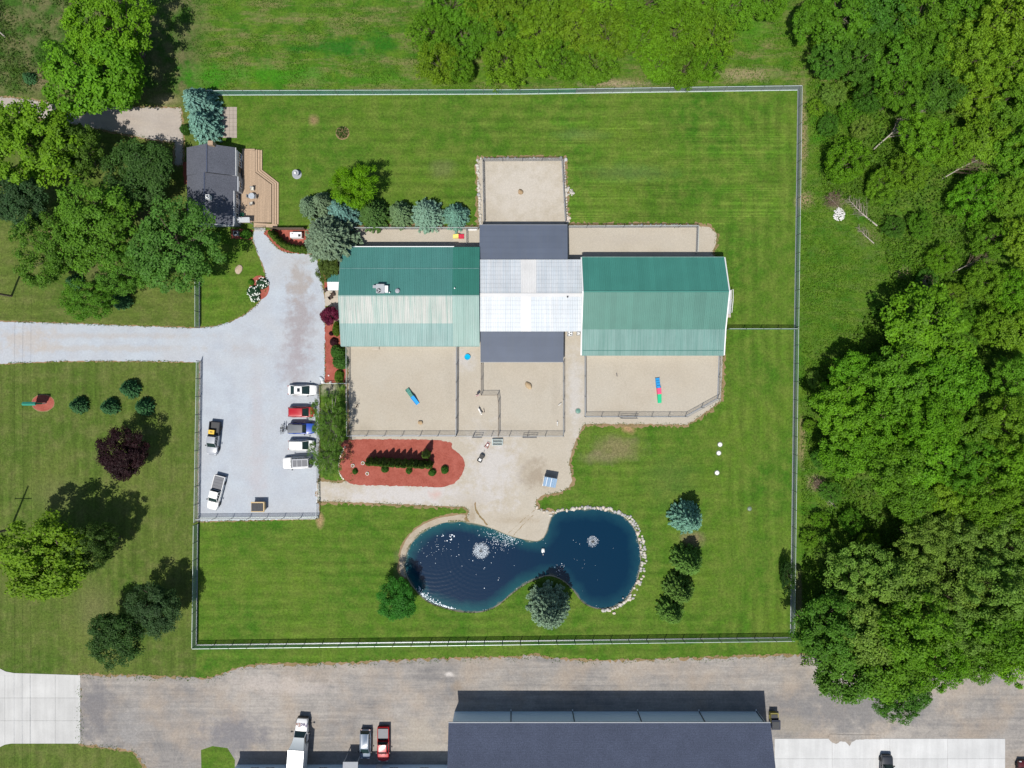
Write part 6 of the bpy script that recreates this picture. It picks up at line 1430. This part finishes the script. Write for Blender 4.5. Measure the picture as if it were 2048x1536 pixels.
for i in range(7):
    m = MB(); z = .05 + i * .06; o = sg.uniform(-.1, .1)
    for a, b in (((-.85, -.5), (.8, -.5)), ((-.85, .5), (.8, .5)), ((-.85, -.5), (-.85, .5)), ((.8, -.5), (.8, .5)), ((-.85, 0), (.8, 0))): m.tube([(a[0] + o, a[1] + o * .5, z), (b[0] + o, b[1] + o * .5, z + .05)], .03, 5)
    for k in range(9): m.tube([(-.75 + k * .18 + o, -.5, z), (-.75 + k * .18 + o, .5, z)], .012, 4)
    m.build('panel', M['rail_pale'], t)
t = thing('hand_cart', 'small red framed hand cart by the fence panel stack', 'cart'); c = W(975, 890); t.location = (c.x, c.y, .03); t.rotation_euler.z = R(60)
red = plain('red_paint', (0.42, 0.03, 0.03), .45); m = MB()
for a, b in (((-.45, -.22), (.45, -.22)), ((-.45, .22), (.45, .22)), ((-.45, -.22), (-.45, .22)), ((.45, -.22), (.45, .22)), ((0, -.22), (0, .22))): m.tube([(a[0], a[1], .35), (b[0], b[1], .35)], .035, 5)
m.build('frame', red, t); MB().box(-.1, .2, -.12, .12, .3, .42).build('load_plate', M['trim'], t)
for s in (-1, 1): inst('wheel', TYRE, t, (-.35, s * .28, .16), (math.pi / 2, 0, 0), (.45, .45, .45))
t = thing('garden_wagon', 'black garden wagon on the gravel right of the mulch bed', 'wagon'); c = W(962, 916); t.location = (c.x, c.y, .03); t.rotation_euler.z = R(60)
m = MB().box(-.65, .65, -.32, .32, .34, .38)
for a, b, c_, d in ((-.65, .65, -.34, -.3), (-.65, .65, .3, .34), (-.67, -.63, -.34, .34), (.63, .67, -.34, .34)): m.box(a, b, c_, d, .38, .62)
m.build('tray', M['dark'], t); MB().tube([(.65, 0, .35), (1.25, .1, .6)], .03, 5).build('handle', M['dark'], t); MB().box(-.5, -.1, -.2, .2, .38, .5).build('load', M['steel'], t)
for x in (-.45, .45):
    for s in (-1, 1): inst('wheel', TYRE, t, (x, s * .36, .18), (math.pi / 2, 0, 0), (.52, .52, .52))

def toy(label, a, b, segs, w=.55):
    A, B = W(*a), W(*b); d = B - A; L = d.length; t = thing('play_ramp', label, 'dog toy', (A.x, A.y, .03), math.atan2(d.y, d.x)); x = 0
    for kind, f, col, h0, h1 in segs:
        l = L * f; m = MB()
        if kind == 'stairs':
            n = 4
            for i in range(n): m.box(x + l * i / n, x + l * (i + 1) / n - .015, -w / 2, w / 2, 0.0, h0 + (h1 - h0) * (i + 1) / n)
            m.box(x, x + l, -w / 2 - .05, -w / 2 - .003, 0, (h0 + h1) / 2).box(x, x + l, w / 2 + .003, w / 2 + .05, 0, (h0 + h1) / 2)
        else:
            m.add([(x, -w / 2, h0), (x + l, -w / 2, h1), (x + l, w / 2, h1), (x, w / 2, h0), (x, -w / 2, 0), (x + l, -w / 2, 0), (x + l, w / 2, 0), (x, w / 2, 0)], [(0, 1, 2, 3), (7, 6, 5, 4), (0, 4, 5, 1), (1, 5, 6, 2), (2, 6, 7, 3), (3, 7, 4, 0)])
            for s in (-1, 1): m.add([(x, s * (w / 2 + .03), h0 + .1), (x + l, s * (w / 2 + .03), h1 + .1), (x + l, s * (w / 2 + .005), h1 + .1), (x, s * (w / 2 + .005), h0 + .1), (x, s * (w / 2 + .03), 0), (x + l, s * (w / 2 + .03), 0), (x + l, s * (w / 2 + .005), 0), (x, s * (w / 2 + .005), 0)], [(0, 1, 2, 3), (7, 6, 5, 4), (0, 4, 5, 1), (1, 5, 6, 2), (2, 6, 7, 3), (3, 7, 4, 0)])
        m.build('steps' if kind == 'stairs' else ('platform' if kind == 'flat' else 'slide'), M['ocol'], t, color=col); x += l
toy('blue, pink and green play ramp in the barn pen', (1314, 756), (1319, 806), (('stairs', .4, (0.0, 0.27, 0.62), .1, .75), ('flat', .24, (0.82, 0.07, 0.19), .8, .8), ('slide', .36, (0.0, 0.46, 0.21), .8, .08)))
toy('green and blue play ramp in the southwest gravel pen', (814, 778), (836, 808), (('stairs', .5, (0.04, 0.22, 0.17), .1, .65), ('slide', .5, (0.0, 0.30, 0.72), .7, .08)))
toy('small yellow and red slide in the run behind the spruces', (928, 473.5), (906, 473.5), (('stairs', .48, (0.60, 0.02, 0.06), .1, .6), ('slide', .52, (0.85, 0.70, 0.20), .62, .1)), .6)
t = thing('water_tub', 'round bright blue water tub in the gravel pen by the kennel', 'tub'); c = W(935, 714); t.location = (c.x, c.y, .03)
MB().lathe([(.40, 0), (.46, .25), (.5, .25), (.5, .28), (.44, .28), (.39, .1), (.01, .1)], 24).build('basin', M['ocol'], t, 40, color=(0.0, 0.36, 0.60)); MB().lathe([(.42, .2), (.01, .2)], 24, cap=False).build('water', plain('tub_water', (0.0, 0.40, 0.66), .1), t)
def lid(label, qx, qy, r, col, rim, name='access_lid'):
    c = W(qx, qy); t = thing(name, label, 'lid', (c.x, c.y, .03)); MB().lathe([(r, 0), (r, .07), (r * .85, .1), (.02, .11)], 24).build('cap', M['ocol'], t, 40, color=col); MB().lathe([(r * 1.35, -.02), (r * 1.3, .025), (r * 1.02, .03)], 24, cap=False).build('collar', M['ocol'], t, color=rim)
lid('green round access lid in the gravel lane beside the barn pen', 1156, 822, .38, (0.10, 0.24, 0.19), (0.25, 0.27, 0.24))
for qx, qy, lab in ((1440, 889, 'top'), (1437.5, 906, 'middle'), (1434, 945.5, 'lowest')): lid('%s of three white round tank lids in the east lawn' % lab, qx, qy, .33, (0.80, 0.82, 0.76), (0.16, 0.17, 0.15))
lid('greyish green round lid in the east lawn near the blue spruce', 1499, 1017.5, .3, (0.17, 0.24, 0.17), (0.10, 0.13, 0.07))
for i, (qx, qy) in enumerate(((706, 931), (726, 926), (735, 947))):
    t = thing('planter_ring', 'small empty metal planter ring, %s from the left on the mulch bed' % ORD[i], 'planter', W(qx, qy, 0) + Vector((0, 0, .04)), group='planter rings on the mulch bed')
    MB().lathe([(.26, 0), (.28, .2), (.24, .2), (.22, .02)], 18, cap=False).build('ring', M['steel'], t); MB().lathe([(.23, .05), (.01, .08)], 14, cap=False).build('soil', M['soil'], t)
t = thing('bird_bath', 'round stone bird bath with white ball in the north lawn', 'bird bath'); c = W(594, 349); t.location = (c.x, c.y, 0)
MB().lathe([(.78, 0), (.78, .08), (.66, .1)], 28).build('paving_ring', M['siding'], t); MB().lathe([(.3, .1), (.18, .25), (.15, .6), (.3, .72), (.52, .82), (.55, .9), (.5, .9), (.2, .78), (.01, .77)], 24).build('basin', M['siding'], t, 40); MB().lathe([(.01, .76), (.15, .8), (.22, .95), (.15, 1.1), (.01, 1.15)], 16).build('ball', M['trim'], t, 60)

def yard_sign():
    c = W(82, 806.5); t = thing('yard_sign', 'tall green topped sign standing on a round mulch patch on the west lawn', 'sign', (c.x, c.y, 0)); g = plain('green_sign_paint', (0.03, 0.26, 0.18), .5)
    for s in (-1, 1): MB().box(s * .8 - .09, s * .8 + .09, -.09, .09, 0.01, 3.0).build('post', M['trim'], t)
    MB().box(-.98, .98, -.14, .14, 1.2, 2.9).build('board', g, t); MB().add([(-1.08, -.3, 2.9), (1.08, -.3, 2.9), (1.08, 0, 3.2), (-1.08, 0, 3.2), (-1.08, .3, 2.9), (1.08, .3, 2.9)], [(0, 1, 2, 3), (3, 2, 5, 4), (0, 3, 4), (1, 5, 2), (0, 4, 5, 1)]).build('cap_roof', g, t)
    MB().box(-.7, .7, -.1, .1, .5, .8).build('lower_board', g, t)
yard_sign()
def pole(label, qx, qy, h, arm):
    c = W(qx, qy); t = thing('utility_pole', label, 'pole', (c.x, c.y, 0)); MB().lathe([(.19, -.05), (.17, h * .4), (.12, h)], 10).build('shaft', M['wood'], t)
    MB().box(-1.4, 1.4, -.06, .06, arm, arm + .12).build('crossarm', M['wood'], t)
    for x in (-1.35, 0, 1.35): MB().lathe([(.05, 0), (.07, .08), (.03, .2)], 8, (x, 0, arm + .12)).build('insulator', M['siding'], t)
    return c
p1 = pole('dark utility pole at the left edge above the driveway', 23, 592, 12.4, 11.1); p2 = pole('dark utility pole at the left edge below the young spruces', 22, 1057, 15.6, 11.0)
for k, x in enumerate((-1.35, 0, 1.35)):
    pts = []
    for (a, b) in ((p1 + Vector((0, 70, 0)), p1), (p1, p2), (p2, p2 - Vector((0, 60, 0)))):
        for u in np.linspace(0, 1, 9)[:-1]:
            q = a.lerp(b, float(u)); pts.append((q.x + x, q.y, 11.33 - .9 * 4 * u * (1 - u)))
    tag(MB().tube(pts, .015, 5).build('power_line', M['rubber']), ['west', 'middle', 'east'][k] + 'ernmost overhead wire of the pole line at the left edge' if k != 1 else 'middle overhead wire of the pole line at the left edge', 'wire', 'overhead wires')

def ac_unit(label, qx, qy, s=.42):
    c = W(qx, qy, .7); t = thing('air_conditioner', label, 'air conditioner', (c.x, c.y, .03)); MB().box(-s, s, -s, s, 0, .75).build('cabinet', M['siding'], t); MB().lathe([(s * .85, .75), (s * .85, .8), (s * .7, .8), (s * .7, .77)], 20, cap=False).build('fan_guard', M['trim'], t)
    m = MB()
    for k in range(3): m.box(.02, s * .7, -.08, .08, .77, .785, k * 2.094)
    m.build('fan_blade', M['trim'], t); MB().lathe([(s * .68, .76), (.01, .76)], 18, cap=False).build('fan_well', M['dark'], t)
ac_unit('square air conditioner with white fan beside the south slate porch', 1140, 667); ac_unit('smaller utility unit between the air conditioner and the barn', 1157, 667, .27)
t = thing('wooden_step', 'pale wooden step at the kennel south wall', 'step'); c = W(751.5, 695); t.location = (c.x, c.y, .03)
for i in range(4): MB().box(-.58, .58, -.42 + i * .21, -.23 + i * .21, .22, .26).build('plank', M['concrete_tan'], t)
for s in (-1, 1): MB().box(s * .5 - .04, s * .5 + .04, -.4, .4, 0, .22).build('stringer', M['wood'], t)
t = thing('threshold_beam', 'pale timber beam across the run beside the slate porch', 'beam'); c = W(944, 460); t.location = (c.x, c.y, .03); MB().box(-.8, .8, -.09, .09, 0, .12).build('beam', M['trim'], t)
t = thing('generator', 'white generator cabinet behind the curved hedge', 'generator'); c = W(592, 470, .9); t.location = (c.x, c.y, .04)
MB().box(-.95, .95, -.45, .45, .1, 1.0).build('cabinet', M['trim'], t); MB().box(-1.0, 1.0, -.5, .5, 0, .1).build('base', M['concrete'], t); MB().box(.4, .8, -.3, .1, 1.0, 1.03).build('vent', M['dark'], t); MB().box(-.7, -.4, .1, .3, 1.0, 1.02).build('vent', M['siding'], t)

def chair(label, qx, qy, z, rz, mat, cush=None, group=None, name='patio_chair'):
    c = W(qx, qy, z); t = thing(name, label, 'chair', (c.x, c.y, z), rz, group); MB().box(-.26, .26, -.25, .25, .38, .44).build('seat', cush or mat, t); MB().box(-.26, .26, .22, .28, .44, .95).build('backrest', mat, t)
    for x in (-.23, .23):
        for y in (-.22, .24): MB().box(x - .025, x + .025, y - .025, y + .025, 0, .38).build('leg', mat, t)
        MB().box(x - .03, x + .03, -.24, .22, .6, .64).build('armrest', mat, t)
brown = plain('dark_brown_wicker', (0.06, 0.035, 0.025), .7)
chair('brown chair on the entry pad nearest the kennel wall', 667, 590, .06, R(20), brown); chair('brown chair at the outer edge of the entry pad', 652, 581, .06, R(-60), brown); chair('low brown stool like chair in the middle of the entry pad', 662, 596, .06, R(120), brown)
cush = plain('cream_cushion', (0.62, 0.58, 0.48), .8)
chair('cushioned deck chair north of the glass table', 506.5, 379, .51, R(0), M['steel'], cush); chair('cushioned deck chair south of the glass table', 504.5, 408.5, .51, R(200), M['steel'], cush); chair('deck chair on the west side of the glass table', 500, 394, .51, R(90), M['steel']); chair('deck chair on the east side of the glass table', 512, 395, .51, R(-90), M['steel'])
t = thing('glass_table', 'round glass table in the middle of the deck', 'table'); c = W(506, 394, .51); t.location = (c.x, c.y, .51); MB().lathe([(.5, .7), (.5, .73)], 24).build('top', plain('pale_table_glass', (0.42, 0.46, 0.5), .1), t); MB().lathe([(.25, 0), (.05, .05), (.04, .7)], 10).build('pedestal', M['steel'], t)
def grill(label, qx, qy, mat):
    c = W(qx, qy, .9); t = thing('grill', label, 'grill', (c.x, c.y, .02), R(90)); MB().box(-.55, .55, -.28, .28, .55, .8).build('body', mat, t); MB().loft([[(x, .27 * math.cos(a), .8 + .25 * math.sin(a)) for a in np.linspace(0, math.pi, 8)] for x in (-.4, .4)]).build('hood', mat, t, 40)
    for x in (-.5, .5):
        for y in (-.2, .2): MB().box(x - .03, x + .03, y - .03, y + .03, 0, .55).build('leg', M['dark'], t)
grill('steel grill between the house and the north end of the deck', 481.5, 316, M['steel']); grill('black grill between the house and the deck below the steel one', 482, 347, M['dark'])
t = thing('green_bucket', 'green bucket on the deck beside the grey bench roof', 'bucket'); c = W(485, 430, .6); t.location = (c.x, c.y, .51); MB().lathe([(.2, 0), (.27, .4), (.3, .4), (.3, .43), (.24, .42), (.18, .05), (.01, .05)], 16).build('pail', M['ocol'], t, color=(0.0, 0.25, 0.11)); MB().tube([(-.27, 0, .4), (-.15, 0, .6), (.15, 0, .6), (.27, 0, .4)], .012, 4).build('bail', M['steel'], t)
t = thing('bench_shelter', 'small grey roofed bench at the southwest corner of the deck', 'shelter'); c = W(488, 440.5, 1.6); t.location = (c.x, c.y, .02)
MB().slab([(-1.02, -.4, 1.75), (1.02, -.4, 1.75), (1.02, .42, 1.95), (-1.02, .42, 1.95)], .08).build('roof', M['grey'], t)
for x in (-.92, .92):
    for y in (-.32, .34): MB().box(x - .05, x + .05, y - .05, y + .05, 0, 1.68).build('post', M['siding'], t)
MB().box(-.85, .85, -.2, .25, .4, .46).build('seat', M['wood'], t)

# ------------------------------------------------------------------ people and dogs
def skin(name, verts, edges, rad, mat, parent, sub=2, color=None):
    me = bpy.data.meshes.new(name); me.from_pydata(verts, edges, []); me.update(); o = inst(name, me, parent, color=color)
    md = o.modifiers.new('skin', 'SKIN'); md.use_smooth_shade = True
    for i, r in enumerate(rad): me.skin_vertices[0].data[i].radius = (r, r) if not hasattr(r, '__len__') else r
    me.skin_vertices[0].data[0].use_root = True
    s = o.modifiers.new('sub', 'SUBSURF'); s.levels = sub; s.render_levels = sub
    me.materials.append(mat); return o
SKINM = plain('skin', (0.50, 0.30, 0.21), .6, var=.04)
def person(label, qx, qy, rz, top, legs, hair):
    c = W(qx, qy); t = thing('person', label, 'person', (c.x, c.y, .03), rz)
    V = [(0, 0, .95), (0, 0, 1.2), (0, 0, 1.4), (0, .0, 1.5), (0, .02, 1.63), (.19, 0, 1.4), (.27, .03, 1.12), (.25, .16, .9), (-.19, 0, 1.4), (-.28, .02, 1.12), (-.26, .14, .9), (.1, 0, .9), (.11, .03, .5), (.11, -.01, .08), (.12, .14, .04), (-.1, 0, .9), (-.11, -.02, .5), (-.11, -.05, .08), (-.12, .1, .04)]
    E = [(0, 1), (1, 2), (2, 3), (3, 4), (2, 5), (5, 6), (6, 7), (2, 8), (8, 9), (9, 10), (0, 11), (11, 12), (12, 13), (13, 14), (0, 15), (15, 16), (16, 17), (17, 18)]
    Rr = [.14, .12, .13, .055, .10, .06, .045, .035, .06, .045, .035, .09, .065, .045, .035, .09, .065, .045, .035]
    # fingers and thumbs rooted in the palms
    for s, w in ((1, 7), (-1, 10)):
        bx, by, bz = V[w]; V.append((bx, by + .05, bz - .06)); Rr.append(.03); p = len(V) - 1; E.append((w, p))
        for k, (dx, ln) in enumerate(((-.03, .075), (-.01, .09), (.01, .085), (.03, .065))):
            V.append((bx + dx, by + .08, bz - .1)); Rr.append(.01); V.append((bx + dx, by + .09, bz - .1 - ln)); Rr.append(.008); E += [(p, len(V) - 2), (len(V) - 2, len(V) - 1)]
        V.append((bx - s * .05, by + .09, bz - .08)); Rr.append(.011); E.append((p, len(V) - 1))
    skin('body', V, E, Rr, SKINM, t)
    skin('shirt', [(0, 0, .93), (0, 0, 1.2), (0, 0, 1.4), (.19, 0, 1.41), (.265, .02, 1.17), (-.19, 0, 1.41), (-.27, .01, 1.17)], [(0, 1), (1, 2), (2, 3), (3, 4), (2, 5), (5, 6)], [.165, .145, .155, .08, .065, .08, .065], top, t)
    skin('trousers', [(0, 0, .97), (.1, 0, .88), (.11, .03, .5), (.11, -.01, .1), (-.1, 0, .88), (-.11, -.02, .5), (-.11, -.05, .1)], [(0, 1), (1, 2), (2, 3), (0, 4), (4, 5), (5, 6)], [.16, .105, .08, .065, .105, .08, .065], legs, t)
    skin('hair', [(0, -.03, 1.69), (0, -.06, 1.62), (0, -.07, 1.52)], [(0, 1), (1, 2)], [.105, .09, .06], hair, t)
    m = MB().lathe([(.012, -.02), (.02, 0), (.008, .02)], 8, (0, .115, 1.62)); m.build('nose', SKINM, t)
    for s in (-1, 1): MB().lathe([(.004, -.012), (.014, 0), (.004, .012)], 8, (s * .035, .105, 1.65)).build('eye', M['dark'], t); MB().lathe([(.008, -.03), (.02, 0), (.008, .03)], 6, (s * .1, .015, 1.63)).build('ear', SKINM, t)
    MB().box(-.028, .028, .1, .112, 1.575, 1.585).build('mouth', plain('lips', (0.35, 0.12, 0.1), .5), t)
person('person in a white and pink top standing beside the brown wire fence', 955, 790, R(200), plain('pale_pink_cloth', (0.78, 0.60, 0.62), .85, var=.25, scale=5), plain('dusty_rose_cloth', (0.42, 0.22, 0.26), .85), plain('dark_hair', (0.03, 0.018, 0.015), .7))
def dog(label, qx, qy, rz, s, col, patch=None):
    c = W(qx, qy); t = thing('dog', label, 'dog', (c.x, c.y, .03), rz); t.scale = (s,) * 3
    V = [(-.32, 0, .52), (0, 0, .5), (.28, 0, .53), (.42, 0, .66), (.52, 0, .76), (.66, 0, .71), (-.5, 0, .6), (-.62, 0, .72)]
    E = [(0, 1), (1, 2), (2, 3), (3, 4), (4, 5), (0, 6), (6, 7)]; Rr = [.12, .115, .15, .09, .095, .045, .035, .02]
    for sd in (-1, 1):
        b = len(V); V += [(.26, sd * .1, .38), (.25, sd * .1, .2), (.27, sd * .1, .03), (-.3, sd * .1, .42), (-.24, sd * .1, .28), (-.38, sd * .1, .17), (-.35, sd * .1, .03)]
        Rr += [.07, .04, .035, .09, .055, .035, .035]; E += [(2, b), (b, b + 1), (b + 1, b + 2), (0, b + 3), (b + 3, b + 4), (b + 4, b + 5), (b + 5, b + 6)]
        b = len(V); V += [(.5, sd * .08, .83), (.45, sd * .11, .78)]; Rr += [.03, .02]; E += [(4, b), (b, b + 1)]
    skin('body', V, E, Rr, M['ocol'], t, color=col)
    MB().lathe([(.01, -.02), (.022, 0), (.01, .02)], 8, (.71, 0, .72)).build('nose', M['dark'], t)
    MB().lathe([(.085, -.02), (.1, 0), (.085, .03)], 14, (.43, 0, .66)).build('collar', plain('red_collar', (0.4, 0.02, 0.03), .6), t)
dog('larger white dog standing in the pen south of the person', 960, 822, R(-62), 1.1, (0.78, 0.75, 0.70)); dog('small tan and white dog right of the larger white dog', 967.5, 822, R(-80), .62, (0.55, 0.46, 0.36)); dog('small white dog near the east fence of the middle pen', 1119, 809, R(40), .55, (0.74, 0.72, 0.68)); dog('white puppy low in the southeast corner of the middle pen', 1114.5, 846.5, R(-90), .6, (0.80, 0.79, 0.76)); dog('small brown dog in the west part of the southwest pen', 714, 812, R(60), .6, (0.10, 0.06, 0.035)); dog('small black and grey dog alone in the barn pen', 1233, 750, R(-80), .5, (0.22, 0.2, 0.19))
